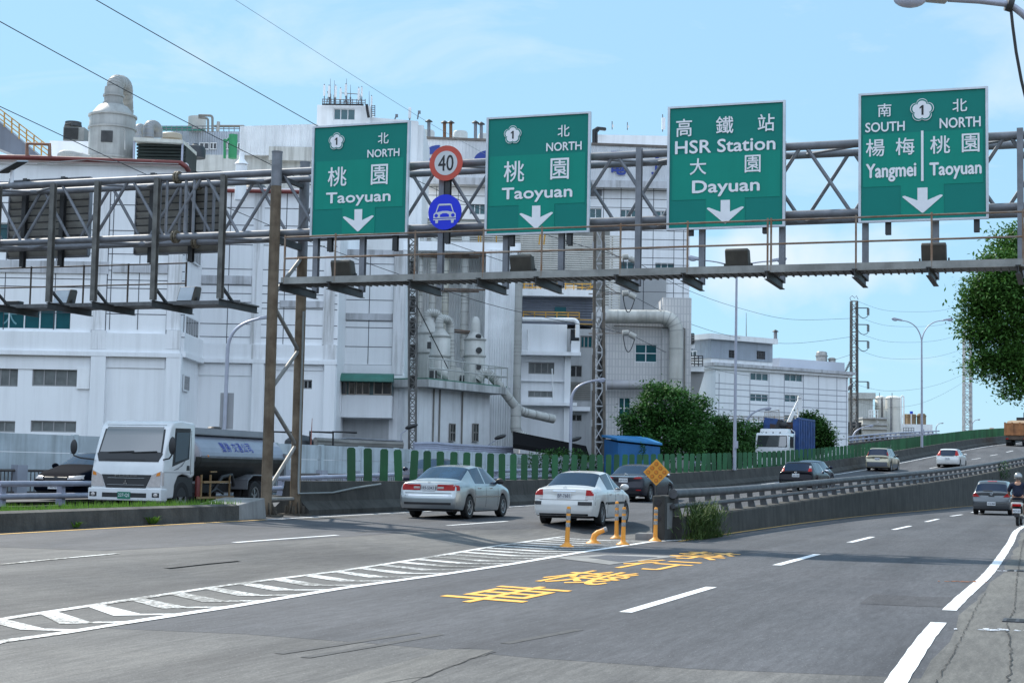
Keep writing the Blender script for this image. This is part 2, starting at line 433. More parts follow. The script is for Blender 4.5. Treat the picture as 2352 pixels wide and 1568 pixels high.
def lines(mb, fr, hs, vs, w=0.045, front=0.012):
    """joint strips: hs (y, x0, x1), vs (x, y0, y1) in photo px"""
    for y, x0, x1 in hs:
        a, z = fr.sz(x0, y); b, _ = fr.sz(x1, y); mb.box(a, b, -front, 0.01, z - w / 2, z + w / 2, fr.M)
    for x, y0, y1 in vs:
        a, _ = fr.sz(x, (y0 + y1) / 2); _, z1 = fr.sz(x, y0); _, z0 = fr.sz(x, y1)
        mb.box(a - w / 2, a + w / 2, -front - 0.002, 0.01, z0, z1, fr.M)

# ------------------------------------------------------------------ plan curves X(Y)
class Cv:
    def __init__(s, pts): s.p = pts
    def __call__(s, Y):
        p = s.p
        if Y <= p[0][0]: i = 0
        elif Y >= p[-1][0]: i = len(p) - 2
        else:
            i = 0
            while p[i + 1][0] < Y: i += 1
        def sl(k):
            if k <= 0: return (p[1][1] - p[0][1]) / (p[1][0] - p[0][0])
            if k >= len(p) - 1: return (p[-1][1] - p[-2][1]) / (p[-1][0] - p[-2][0])
            return (p[k + 1][1] - p[k - 1][1]) / (p[k + 1][0] - p[k - 1][0])
        y0, x0 = p[i]; y1, x1 = p[i + 1]; h = y1 - y0; t = (Y - y0) / h
        if t < 0: return x0 + sl(0) * (Y - y0)
        if t > 1: return x1 + sl(len(p) - 1) * (Y - y1)
        return (2 * t**3 - 3 * t * t + 1) * x0 + (t**3 - 2 * t * t + t) * h * sl(i) + (-2 * t**3 + 3 * t * t) * x1 + (t**3 - t * t) * h * sl(i + 1)
    def th(s, Y): return math.atan((s(Y + .5) - s(Y - .5)))
    def off(s, Y, d):          # d metres to the left of the curve
        a = s.th(Y); return (s(Y) - d * math.cos(a), Y + d * math.sin(a))
LC = Cv([(5, -14.8), (27.2, -8.76), (37.1, -5.86), (45.2, -3.1), (55.2, 0.45), (77, 8.9), (95, 16.2), (118, 26.6), (140, 37), (178, 54.5), (232, 80), (320, 122)])
BC = Cv([(5, -6.6), (13, -4.2), (19, -2.48), (27, 0.45), (36.6, 3.5), (46.4, 6.95), (56, 10.5), (66, 14.5), (79, 20.2), (96, 27.5), (115, 36.6), (142, 49.6), (178, 67.1), (232, 92.6), (320, 134.6)])
ZM = Cv([(0, .3), (44, .3), (52, .32), (60, .38), (78, .75), (95, 1.2), (108, 1.72), (118, 2.2), (127, 2.72), (140, 3.5), (178, 5.5), (232, 7.6), (270, 8.0), (320, 7.6)])
ZB = Cv([(0, 0), (36, 0), (46, .08), (58, .28), (66, .45), (78, .75), (95, 1.2), (108, 1.72), (118, 2.2), (127, 2.72), (140, 3.5), (178, 5.5), (232, 7.6), (270, 8.0), (320, 7.6)])
ZT = Cv([(0, .2), (48, .2), (60, .40), (78, .78), (95, 1.2), (118, 2.2), (140, 3.5), (178, 5.5), (232, 7.6), (270, 8.0), (320, 7.6)])
GW = Cv([(0, 1.6), (14, 1.6), (20, 1.75), (28, 2.3), (36, 3.1), (38, 3.1), (46, 0.4), (60, .1), (320, .1)])
def zbreaks(Y): g = GW(Y); w = BC(Y) - LC(Y) + 1.4; return [(0, 0), (g, 0), (g + 1.6, .62), (w, 1)]
def zleft(x, Y):
    d = BC(Y) - x; z0, z1 = ZB(Y), ZM(Y); p = zbreaks(Y)
    if d <= 0: return z0
    for (a, u), (b, v) in zip(p, p[1:]):
        if d <= b: return z0 + (z1 - z0) * (u + (v - u) * (d - a) / max(b - a, 1e-6))
    return z1
def leftrow(Y, d0, d1, n=8):
    p = sorted({d0, d1, *[min(max(b[0], d0), d1) for b in zbreaks(Y)]}); ds = []
    base = [min(max(b[0], d0), d1) for b in zbreaks(Y)][1:3]; ds = [d0, base[0], (base[0] + base[1]) / 2, base[1], (base[1] + d1) / 2, d1]
    return [(BC(Y) - d, Y, zleft(BC(Y) - d, Y)) for d in ds][::-1]
def onleft(x, y, dz=0):
    Y = 11.0
    while Y < 300:
        q = P(x, y, Y)
        if q.z < zleft(q.x, Y) + dz:
            lo, hi = Y - .5, Y
            for _ in range(20):
                c = (lo + hi) / 2; q = P(x, y, c)
                if q.z < zleft(q.x, c) + dz: hi = c
                else: lo = c
            break
        Y += .5
    return Vector((q.x, q.y, q.z))
# ------------------------------------------------------------------ common materials
white_wall = mat('white_wall', (.81, .825, .845), rough=.7, var=.03, scale=.35, streak=.16, bump=.1, bscale=3)
white_clean = mat('white_clean', (.86, .87, .88), rough=.6, var=.05, scale=.5, streak=.2)
white_panel = mat('white_panel', (.83, .845, .865), rough=.5, var=.03, scale=.4, streak=.14)
grey_wall = mat('grey_wall', (.46, .47, .48), rough=.8, var=.1, scale=.5, streak=.35)
white_stained = mat('white_stained', (.80, .81, .83), rough=.7, var=.05, scale=.6, streak=.85, bump=.1, bscale=3)
joint = mat('joint', (.05, .055, .07), rough=.8, var=0)
dirt_band = mat('dirt_band', (.62, .63, .66), rough=.8, var=.15, scale=.8, streak=.75)
conc = mat('concrete', (.27, .27, .265), rough=.9, var=.18, scale=.9, streak=.5, bump=.35)
conc_dark = mat('concrete_dark', (.066, .064, .058), rough=.92, var=.22, scale=1.4, streak=.8, bump=.4)
conc_kerb = mat('concrete_kerb', (.10, .098, .09), rough=.92, var=.25, scale=2.2, streak=.6, bump=.5)
panel_blue = mat('noise_wall_panel', (.55, .62, .66), rough=.85, var=.14, scale=.8, streak=.55, bump=.2)
galv = mat('galvanised', (.24, .25, .275), rough=.6, metal=.35, var=.16, scale=3.5, bump=.08)
galv_dark = mat('galvanised_dark', (.075, .077, .08), rough=.6, metal=.4, var=.2, scale=4)
rustpost = mat('rusted_post', (.23, .18, .125), rough=.75, metal=.15, var=.22, scale=2.4, streak=.55, dark=(.10, .07, .045))
rust = mat('rust', (.24, .12, .06), rough=.85, var=.25, scale=5)
railgrey = mat('rail_grey', (.34, .36, .45), rough=.5, var=.1, scale=3, streak=.2)
rail_dirty = mat('rail_dirty', (.115, .118, .128), rough=.6, var=.25, scale=3, streak=.4)
sgreen = mat('sign_green', (.001, .25, .185), rough=.5, var=.03, scale=1.5, spec=.25, streak=.12)
sgreen_d = mat('sign_green_dark', (.001, .195, .16), rough=.5, var=.03, scale=1.5, spec=.25)
swhite = mat('sign_white', (.80, .81, .84), rough=.45, var=.04, scale=6)
sframe = mat('sign_frame', (.62, .64, .68), rough=.35, metal=.5, var=.1, scale=3)
black = mat('black', (.012, .012, .014), rough=.5, var=0)
rubber = mat('rubber', (.016, .016, .017), rough=.8, var=.1, scale=8)
glass_teal = mat('glass_teal', (.012, .10, .12), rough=.06, var=.15, scale=.9, spec=.8)
glass_dark = mat('glass_dark', (.035, .042, .05), rough=.08, var=.3, scale=1.6, spec=.8)
glass_frost = mat('glass_frost', (.20, .22, .22), rough=.35, var=.25, scale=1.1)
winframe = mat('window_frame', (.30, .30, .30), rough=.5, var=.1)
winwhite = mat('window_white', (.72, .74, .76), rough=.5, var=.05)
dark_hole = mat('dark_interior', (.02, .022, .025), rough=.9, var=0)
ductw = mat('duct_grey', (.43, .435, .42), rough=.55, var=.14, scale=.9, streak=.4)
ductb = mat('duct_band', (.25, .24, .22), rough=.7, var=.15)
pgreen = mat('panel_green', (.022, .125, .048), rough=.55, var=.12, scale=1.2, streak=.2)
_t = pgreen.node_tree; _b = _t.nodes['Principled BSDF']; _l = _b.inputs['Base Color'].links[0].from_socket
_o = _t.nodes.new('ShaderNodeObjectInfo'); _m = _t.nodes.new('ShaderNodeMapRange'); _m.inputs[3].default_value = .72; _m.inputs[4].default_value = 1.2; _t.links.new(_o.outputs['Random'], _m.inputs[0])
_x = _t.nodes.new('ShaderNodeVectorMath'); _x.operation = 'SCALE'; _t.links.new(_l, _x.inputs[0]); _t.links.new(_m.outputs[0], _x.inputs['Scale']); _t.links.new(_x.outputs[0], _b.inputs['Base Color'])
yellowp = mat('yellow_rail', (.55, .30, .04), rough=.5, var=.15, scale=3)
orange = mat('delineator_orange', (.78, .31, .035), rough=.5, var=.08, scale=5)
refl = mat('reflective_band', (.42, .42, .42), rough=.4, var=.3, scale=30)
bluep = mat('blue_cladding', (.012, .13, .42), rough=.5, var=.1, scale=1)
red_pipe = mat('red_pipe', (.19, .035, .03), rough=.5, var=.15, scale=2)
steel_dark = mat('steel_dark', (.06, .062, .065), rough=.6, metal=.3, var=.2, scale=3)
corr_white = corrug('cladding_white', (.85, .87, .89), pitch=.30, depth=.4, streak=.28)
corr_grey = corrug('cladding_grey', (.80, .82, .83), pitch=.34, depth=.45, streak=.3)
corr_blue = corrug('cladding_bluegrey', (.40, .45, .52), pitch=.34, depth=.6, streak=.3)
corr_stair = mat('stair_clad', (.16, .18, .22), rough=.5, var=.1, scale=.5, streak=.3)
corr_dark = corrug('cladding_dark', (.12, .135, .17), pitch=.35, depth=.7, streak=.2, axis=2)
corr_shed = corrug('shed_blue', (.015, .15, .40), pitch=.22, depth=.6, streak=.25)

# ------------------------------------------------------------------ ground and roads
def sheet(name, m, rows, dz=0):
    """rows: list of point rows with equal counts"""
    mb = MB(); n = len(rows[0])
    mb.v = [(p[0], p[1], p[2] + dz) for r in rows for p in r]
    for i in range(len(rows) - 1):
        for k in range(n - 1):
            mb.f.append([i * n + k, i * n + k + 1, (i + 1) * n + k + 1, (i + 1) * n + k]); mb.mi.append(0)
    return struct(mb.build(name, m, smooth=60))
earth = mat('earth', (.13, .12, .09), rough=.95, var=.2, scale=.3)
g = MB(); g.quad((-1500, -60, -.06), (1500, -60, -.06), (1500, 3500, -.06), (-1500, 3500, -.06))
struct(g.build('ground', earth))
old_asphalt = asphalt('asphalt_old', (.118, .116, .112), (.084, .085, .087), None, .7)
new_asphalt = asphalt('asphalt_new', (.068, .071, .081), (.055, .059, .069), None, .55)
shoulder_m = asphalt('asphalt_shoulder', (.125, .123, .115), (.098, .096, .090), None, .2)
# right road: flat sheet, older wearing course underneath, newer one on top
EC = Cv([(2, -.1), (11.65, 2.9), (18.25, 5.1), (26.3, 8.0), (38, 12.0), (51, 16.4), (66, 22.2), (85, 30.6), (110, 43), (150, 64)])
ys = [3 + i * 1.5 for i in range(110)]
sheet('street_old_surface', old_asphalt, [[(BC(y) - 2.2, y, 0), (BC(y) + .2, y, 0), (EC(y) + .2, y, 0)] for y in ys], -.0064)
ny = [14.8 + i * 1.0 for i in range(130)]
rows = []
for i, y in enumerate(ny):
    a, b = BC(y) + .03, EC(y) + .12 + .05 * math.sin(i * 1.7)
    sk = 3.0 * max(0, 1 - i / 4.0)
    rows.append([(a + (b - a) * k / 6, y - (sk * k / 6) + .25 * math.sin(i * 2.1 + k * 1.3) * (i == 0), 0) for k in range(7)])
sheet('street', new_asphalt, rows, -.005)
# left carriageway, climbing on to the ramp
ly = [4 + i * 2.0 for i in range(150)]
sheet('carriageway', old_asphalt, [leftrow(y, 0, BC(y) - LC(y) + 1.4) for y in ly], -.0065)
darker = asphalt('asphalt_dark', (.071, .073, .081), (.055, .058, .067), None, .55)
dy = [24 + i * 2.0 for i in range(140)]
sheet('carriageway_resurfaced', darker, [leftrow(y, GW(y) + .2 + 3.2 * max(0, 1 - (y - 24) / 20), BC(y) - LC(y) + .9) for y in dy], -.0045)
# opposite carriageway and service road beyond the median
sheet('opposite_carriageway', darker, [[(*LC.off(y, d), ZT(y)) for d in (8.6, 6, 3.5, 1.0)] for y in ly[2:]], 0)
RL = Cv([(20, -23.0), (44, -13.9), (69, -4.6), (95, 5.9), (118, 15.8), (140, 26), (178, 43.5), (232, 69), (320, 110)])
WL = Cv([(30, -27.5), (52, -16.75), (64, -9.4), (82, -1.25), (96, 4.6), (110, 11)])
sheet('service_road', darker, [[(RL(y) - .2, y, .1 + .3 * (y < 90)), (RL(y) - 14, y, .1 + .3 * (y < 90))][::-1] for y in ly[6:70]], 0)
# shoulder right of the edge line
sheet('road_shoulder', shoulder_m, [[(EC(y) + .1 + .05 * math.sin(i * 1.7), y, -.004), (EC(y) + .95 + .06 * math.sin(i * 1.1), y, -.004)] for i, y in enumerate(ys)], 0)
gravel_m = mat('gravel', (.17, .153, .123), rough=.95, var=.25, scale=16, bump=1.0, bscale=38)
sheet('gravel_verge', gravel_m, [[(EC(y) + .98 + .06 * math.sin(i * 1.1), y, -.012), (EC(y) + 14, y, -.012)] for i, y in enumerate(ys)], 0)
# crack between shoulder and gutter, and cracks in the old surface
crk = mat('crack', (.018, .018, .018), rough=.95, var=0)
def crack(pts, w=.018, jit=.05, seed=1, z=.003):
    rnd = random.Random(seed); q = [Vector(p) for p in pts]; path = []
    for a, b in zip(q, q[1:]):
        n = max(2, int((b - a).length / .12))
        for i in range(n):
            c = a.lerp(b, i / n); path.append(c + Vector((rnd.uniform(-jit, jit), rnd.uniform(-jit, jit), 0)))
    mb = MB()
    for a, b in zip(path, path[1:]):
        d = (b - a).normalized(); s = Vector((d.y, -d.x, 0)) * w * rnd.uniform(.15, .8)
        mb.quad(a - s + Vector((0, 0, z)), a + s + Vector((0, 0, z)), b + s + Vector((0, 0, z)), b - s + Vector((0, 0, z)))
    return struct(mb.build('road_crack', crk))
gp = lambda x, y: PZ(x, y, 0)
crack([gp(2316, 1568), gp(2322, 1500), gp(2312, 1430), gp(2330, 1400), gp(2334, 1340), gp(2345, 1270), gp(2352, 1235)], .012, .018, 3)
crack([gp(2150, 1568), gp(2205, 1470), gp(2240, 1400), gp(2262, 1360)], .007, .015, 4)
crack([gp(860, 1570), gp(975, 1552), gp(1070, 1515), gp(1150, 1492)], .014, .015, 5, -.002)
crack([gp(1035, 1488), gp(1090, 1486), gp(1135, 1491)], .010, .02, 6, -.002)

pt = asphalt('asphalt_patch', (.052, .053, .060), (.046, .047, .054), None, .2)
mb = MB(); mb.add([gp(x, y) + Vector((0, 0, -.002)) for x, y in ((2005, 1363), (2110, 1369), (2212, 1371), (2204, 1394), (2090, 1390), (1973, 1385))], [tuple(range(6))]); struct(mb.build('road_patch', pt))
mb = MB(); mb.add([gp(x, y) + Vector((0, 0, -.003)) for x, y in ((740, 1568), (880, 1530), (1035, 1488), (1135, 1491), (975, 1552), (940, 1568))], [tuple(range(6))]); struct(mb.build('road_patch', asphalt('asphalt_patch_pale', (.135, .132, .125), (.115, .113, .108), None, .3)))
# ------------------------------------------------------------------ painted markings
pw = paint_mark('paint_white', (.72, .73, .74), .30)
pww = paint_mark('paint_white_worn', (.60, .60, .59), .58)
py = paint_mark('paint_yellow', (.62, .37, .09), .15)
pyy = paint_mark('paint_text_yellow', (.78, .40, .055), .28)
def ribbon(name, pts, wd, m, z=.0005):
    mb = MB(); q = [Vector(p) for p in pts]; vs = []
    for i, p in enumerate(q):
        d = (q[min(i + 1, len(q) - 1)] - q[max(i - 1, 0)]); d.z = 0; d.normalize(); s = Vector((d.y, -d.x, 0)) * wd / 2
        vs += [p - s + Vector((0, 0, z)), p + s + Vector((0, 0, z))]
    mb.add(vs, [(2 * i, 2 * i + 1, 2 * i + 3, 2 * i + 2) for i in range(len(q) - 1)])
    return struct(mb.build(name, m))
def onroad(fn, px): return [fn(x, y) for x, y in px]
def cvline(c, y0, y1, zf, d=0, step=1.0):
    n = max(2, int((y1 - y0) / step)); o = []
    for i in range(n + 1):
        x, y = c.off(y0 + (y1 - y0) * i / n, d); o.append((x, y, zf(x, y)))
    return o
zero = lambda x, y: 0
ribbon('lane_marking', cvline(LC, 16, 37.6, zleft), .12, py)
ribbon('lane_marking', cvline(LC, 37.6, 260, zleft), .13, pw)
for a in ([(0, 1295), (135, 1282), (270, 1270)],):
    ribbon('lane_marking', onroad(onleft, a), .10, pww)
for a in ([(538, 1245), (660, 1236), (775, 1228)], [(1028, 1206), (1165, 1196)], [(2080, 1086), (2105.5, 1083)], [(2135, 1075), (2153, 1072)], [(2231.5, 1054.6), (2252, 1051.7)], [(2274.4, 1045.9), (2291, 1043)], [(2311.5, 1038), (2327, 1034.5)]):
    ribbon('lane_marking', onroad(onleft, a), .13, pw)
for a in ([(1436, 1405), (1634, 1347)], [(1784, 1297), (1877, 1272)], [(1951, 1245), (2004, 1232)], [(2052, 1215.5), (2091, 1207)], [(2127, 1197.5), (2155, 1191)], [(2184, 1184.5), (2210, 1181)], [(2232, 1176), (2255, 1172)]):
    ribbon('lane_marking', onroad(gp, a), .15, pw)
rnd = random.Random(3)
def edge_line(y0, y1):
    o = []; y = y0
    while y < y1: o.append((EC(y) - .10 + rnd.uniform(-.006, .006), y, 0)); y += .3
    return ribbon('lane_marking', o, .165, pw)
tm = mat('tyre_mark', (.070, .071, .075), rough=.85, var=.25, scale=9)
for a in ([(640, 1499), (800, 1475), (958, 1451)], [(700, 1508), (880, 1478), (1010, 1455)], [(1160, 1476), (1330, 1444)]): ribbon('tyre_mark', onroad(gp, a), .10, tm, -.002)
for a in ([(380, 1303), (470, 1293), (545, 1286)], [(820, 1222), (950, 1212)]): ribbon('tyre_mark', onroad(onleft, a), .12, tm, -.0005)
edge_line(8, 17.2); edge_line(18.6, 50); 
ribbon('lane_marking', cvline(EC, 50, 120, zero, .09), .16, pw)
ribbon('lane_marking', cvline(BC, 36.6, 130, zero, -.42), .11, py)
UL = [(-60, 1430), (0, 1421), (264, 1381), (527, 1342), (791, 1309), (976, 1280.5), (1135, 1253.5), (1325, 1226.5), (1487, 1210.7)]
LLn = [(277, 1431), (527, 1393), (791, 1349), (1033, 1316), (1166, 1296), (1325, 1269), (1496, 1243), (1569, 1239)]
ul = onroad(gp, UL); ll = onroad(gp, LLn)
def atY(poly, y):
    for a, b in zip(poly, poly[1:]):
        if a.y <= y <= b.y: return a.lerp(b, (y - a.y) / (b.y - a.y))
    return poly[0] if y < poly[0].y else poly[-1]
def dense(poly, step=.5):
    o = []; y = poly[0].y
    while y < poly[-1].y: o.append(atY(poly, y)); y += step
    return o + [poly[-1]]
ribbon('lane_marking', dense(ul), .14, pww); ribbon('lane_marking', dense(ll), .15, pw, .0025)
ribbon('lane_marking', onroad(gp, [(-40, 1482), (0, 1472), (132, 1454), (277, 1431)]), .14, pww)
cm = MB(); lo0 = onroad(gp, [(-40, 1479), (277, 1431)]) + ll[1:]
y = 14.2
while y < 36.4:
    a0 = atY(ul, y + 1.0); a1 = atY(ul, y + 1.29); L0, U0 = atY(lo0, y), atY(ul, y)
    ap = U0.lerp(L0, .60); U1, L1 = atY(ul, y + .30), atY(lo0, y + .30); ap1 = U1.lerp(L1, .60)
    e0 = atY(lo0, y + .25); e1 = atY(lo0, y + .42)
    h = Vector((0, 0, -.0005)); k = Vector((.12, -.05, 0))
    cm.quad(ap + h, ap1 + k + h, a1 + h, a0 + h)
    cm.quad(ap + h, e0 + h, e1 + h, ap1 + k + h)
    y += .905
struct(cm.build('gore_marking', pww))
def flat_text(body, c, th, wd, ln):
    mb = MB(); d = Vector((math.sin(th), math.cos(th), 0)); s = Vector((d.y, -d.x, 0))
    add_text(mb, body, Vector(c) + Vector((0, 0, .0)), (.81, -.586, 0), (.33, .944, 0), wd, ln, .012)
    return struct(mb.build('road_lettering', pyy))
for ch, c in (('車', (0, 19.8)), ('機', (1.2, 23.3)), ('行', (2.5, 26.85)), ('禁', (3.68, 30.2))):
    flat_text(ch, (*c, 0), R(18.6), 1.22, 2.85)
# access cover in its concrete collar
cov = thing('access_cover', 'dark rectangular steel access cover set in a pale concrete collar beside the yellow lettering', 'access cover')
c0 = [gp(x, y) for x, y in ((1272, 1280), (1400, 1296), (1562, 1276), (1385, 1272))]
mb = MB(); mb.add([p + Vector((0, 0, .002)) for p in c0], [(0, 1, 2, 3)]); mb.build('collar', conc, cov)
mb = MB(); mb.add([p + Vector((0, 0, .006)) for p in [gp(x, y) for x, y in ((1352, 1280), (1424, 1290), (1512, 1279), (1395, 1274.5))]], [(0, 1, 2, 3)]); mb.build('cover', mat('cover_steel', (.055, .058, .075), rough=.5, var=.2, scale=20, bump=.8, bscale=60), cov)
for k, (x, y, lb) in enumerate(((2335, 1310, 'iron drain grate in the gutter farther up the verge'), (2338, 1425, 'iron drain grate in the gutter nearest the bottom corner'))):
    t = thing('drain_grate', lb, 'drain grate', gp(x, y) + Vector((.08, 0, -.012)), -R(20), 'drain grates in the gutter')
    mb = MB(); mb.box(-.23, .23, -.2, .2, 0, .02)
    mb.build('grate_frame', mat('iron', (.07, .075, .09), rough=.55, metal=.5, var=.2, scale=12), t)
    mb = MB()
    for i in range(3):
        for j in range(2): mb.box(-.19 + i * .13, -.19 + i * .13 + .09, -.15 + j * .16, -.15 + j * .16 + .11, .02, .024)
    mb.build('slot', black, t)
# litter on the verge
def litter(name, label, c, n, r, m, seed):
    rnd = random.Random(seed); mb = MB()
    for i in range(n):
        a = rnd.uniform(0, 6.3); q = Vector(c) + Vector((math.cos(a) * rnd.uniform(0, r), math.sin(a) * rnd.uniform(0, r) * .35, .006)); s = rnd.uniform(.01, .05)
        t = rnd.uniform(0, 3); ex = Vector((math.cos(t), math.sin(t), 0)) * s; ey = Vector((-math.sin(t), math.cos(t), 0)) * s * .4
        mb.prism([q - ex, q - ey, q + ex, q + ey], (0, 0, .006))
    o = mb.build(name, m); o['kind'] = 'stuff'; tag(o, label, 'litter'); return o
litter('litter', 'scattered pale paper scraps beside the lower gutter drain', gp(2275, 1447), 22, .38, swhite, 2)
litter('litter', 'pale scraps lying beside the gutter crack up the verge', gp(2308, 1311), 8, .2, swhite, 5)
litter('stain_debris', 'crumbs of orange clay spilled across the white edge line', gp(2215, 1336), 26, .42, mat('clay', (.45, .17, .07), var=.1), 9)

# ------------------------------------------------------------------ median: planted kerb, barrier wall
def extr(name, c, y0, y1, prof, zf, m, parent=None, step=1.0, smooth=None):
    """prof (d left of curve, z over surface) swept along curve c"""
    n = max(2, int((y1 - y0) / step)); k = len(prof); mb = MB(); vs = []
    for i in range(n + 1):
        yy = y0 + (y1 - y0) * i / n
        z = zf(yy)
        for d, h in prof:
            x, Y = c.off(yy, d); vs.append((x, Y, z + h))
    fs = [(i * k + j, i * k + (j + 1) % k, (i + 1) * k + (j + 1) % k, (i + 1) * k + j) for i in range(n) for j in range(k)]
    fs += [tuple(range(k))[::-1], tuple(n * k + j for j in range(k))]
    mb.add(vs, fs)
    return mb.build(name, m, parent, smooth)
kerb = tag(extr('median_kerb', LC, 14, 36.9, [(.32, -.2), (.34, .30), (.48, .34), (.55, .28), (1.5, .28), (1.55, -.2)], lambda y: .30, conc_kerb), 'dark weathered concrete kerb topped with grass in front of the tanker truck', 'kerb')
mb = MB()
for i, y in enumerate([36.92, 37.6, 38.4]):
    pass
def wedge(y0, y1, h0, h1):
    vs = []
    for y, h in ((y0, h0), (y1, h1)):
        for d, z in ((.34, -.2), (.42, h), (1.5, h), (1.55, -.2)):
            x, Y = LC.off(y, d); vs.append((x, Y, .3 + z))
    mb = MB(); mb.add(vs, [(0, 1, 5, 4), (1, 2, 6, 5), (2, 3, 7, 6), (3, 2, 1, 0), (4, 5, 6, 7)])
    return mb
o = wedge(36.92, 38.3, .30, .46).build('kerb_end', conc, None, bevel=.03); tag(o, 'sloping pale concrete kerb end butting the brown gantry post', 'kerb end')
# grass on the kerb
gm = foliage('grass_blades', (.05, .13, .012), (.15, .28, .04), 2.0)
rnd = random.Random(11); mb = MB()
for i in range(8000):
    yy = rnd.uniform(15, 37.4); d = rnd.uniform(.50, 1.45); x, Y = LC.off(yy, d)
    h = rnd.uniform(.05, .19) * (0.6 + .6 * abs(math.sin(yy * 1.3 + d))); a = rnd.uniform(0, 6.28); b = rnd.uniform(0, .08)
    wv = Vector((math.cos(a), math.sin(a), 0)) * .011; tp = Vector((math.cos(a + 1.3) * b, math.sin(a + 1.3) * b, h)); base = Vector((x, Y, .57))
    mb.add([base - wv, base + wv, base + tp], [(0, 1, 2)])
o = mb.build('grass', gm); o['kind'] = 'stuff'; tag(o, 'short green grass growing along the top of the median kerb', 'grass')
def weed(c, n, r, h, label, seed, m=None, nm='weed'):
    rnd = random.Random(seed); mb = MB(); c = Vector(c)
    for i in range(n):
        a = rnd.uniform(0, 6.28); q = c + Vector((math.cos(a), math.sin(a), 0)) * r * rnd.uniform(0, .5); l = rnd.uniform(.5, 1) * h; o = rnd.uniform(.2, 1) * r
        tip = q + Vector((math.cos(a) * o, math.sin(a) * o, l)); mid = q.lerp(tip, .55) + Vector((0, 0, l * .22)); wv = Vector((-math.sin(a), math.cos(a), 0)) * rnd.uniform(.006, .016)
        mb.add([q - wv, q + wv, mid + wv, mid - wv, tip], [(0, 1, 2, 3), (3, 2, 4)])
    return tag(mb.build(nm, m or gm), label, 'weed')
weed((*LC.off(33.0, .28), .3), 90, .22, .16, 'small green weed at the foot of the kerb nearer the post', 3)
weed((*LC.off(30.2, .28), .3), 50, .16, .12, 'sparse small weed at the foot of the kerb below the truck bumper', 4)
# median wall with anti-glare boards
mw = thing('median_barrier', 'stained dark concrete barrier wall carrying the green anti glare boards', 'barrier')
zmw = lambda y: ZM(y)
extr('wall', LC, 40.9, 262, [(.55, -.3), (.57, .12), (.80, .34), (.90, .86), (1.28, .86), (1.38, .34), (1.6, .12), (1.6, -.3)], zmw, conc_dark, mw, 1.5)
mb = MB()
y = 44.35
panel = MB(); wd, hh = .118, .94
pr = [(-wd, 0), (wd, 0), (wd, hh - .05), (wd - .05, hh), (-wd + .05, hh), (-wd, hh - .05)]
panel.prism([(a, -.02, z) for a, z in pr], (0, .04, 0))
pm = None; n = 0
LBL = 'green rounded anti glare board standing on the concrete median barrier'
prs = random.Random(5)
while y < 258 and n < 205:
    x, Y = LC.off(y, 1.09)
    if pm is None:
        pm = panel.build('anti_glare_board', pgreen); tag(pm, LBL, 'anti-glare board', 'green boards along the median barrier'); q = pm
    else:
        q = pm.copy(); COL.objects.link(q)
    q.location = (x, Y, ZM(y) + .858); q.rotation_euler = (0, R(prs.gauss(0, 1.6)) if y < 90 else 0, -LC.th(y) + R(12) + R(prs.uniform(-5, 5)))
    n += 1
    y += 1.06 if y < 150 else 1.0
# conduit hanging along the wall
# pipe rail barrier beyond the opposite carriageway
rb = thing('guard_rail', 'blue grey twin pipe guard rail on a low concrete kerb behind the tanker truck', 'guard rail')
zr = lambda y: ZT(y) + .1 + .45 * min(1, max(0, (y - 100) / 40))
extr('kerb_base', RL, 43.6, 200, [(-.2, -.6), (-.2, .0), (.2, .0), (.2, -.6)], zr, conc_dark, rb, 2)
for h, r in ((.62, .085), (.27, .085)):
    mb = MB(); mb.tube([(*RL.off(43.6 + i * 2.0, -.12), zr(43.6 + i * 2.0) + h) for i in range(79)], r, 10); mb.build('rail', railgrey, rb, 40)
y = 43.9; k = 0
while k < 62:
    p = RL.off(y, .03); th = -RL.th(y); z = zr(y)
    mb = MB(); M = Matrix.Translation((*p, z)) @ Matrix.Rotation(th, 4, 'Z')
    mb.prism([M @ Vector(q) for q in ((-.12, -.08, 0), (.12, -.08, 0), (.09, -.08, .68), (-.06, -.08, .68))], M.to_3x3() @ Vector((0, .16, 0)))
    mb.build('post', railgrey, rb); y += 2.5; k += 1
# iron fence and noise wall behind the service road
fn = thing('picket_fence', 'brown iron picket fence between grey piers at the foot of the noise wall', 'fence')
zf = .42
rl, pk, pr_ = MB(), MB(), []
y = 34.0; i = 0
while y < 96:
    p = Vector((*WL.off(y, -.6), zf)); q = Vector((*WL.off(y + 2.3, -.6), zf))
    mb = MB(); M = Matrix.Translation(p) @ Matrix.Rotation(-WL.th(y), 4, 'Z'); mb.box(-.15, .15, -.22, .22, -.1, 1.0, M); mb.build('pier', mat('pier_grey', (.34, .36, .42), rough=.8, var=.1), fn)
    rl.tube([p + Vector((0, 0, .82)), q + Vector((0, 0, .82))], .045, 8); rl.tube([p + Vector((0, 0, .12)), q + Vector((0, 0, .12))], .03, 6)
    for j in range(1, 16):
        c = p.lerp(q, j / 16); pk.box(c.x - .014, c.x + .014, c.y - .014, c.y + .014, zf + .12, zf + .80)
    y += 2.3
rl.build('rail', mat('fence_brown', (.10, .085, .08), rough=.6, var=.15), fn); pk.build('pickets', mat('fence_brown', None), fn)
nw = thing('noise_wall', 'pale blue grey concrete panel wall with rusty drips in front of the factory', 'wall')
y = 34; i = 0
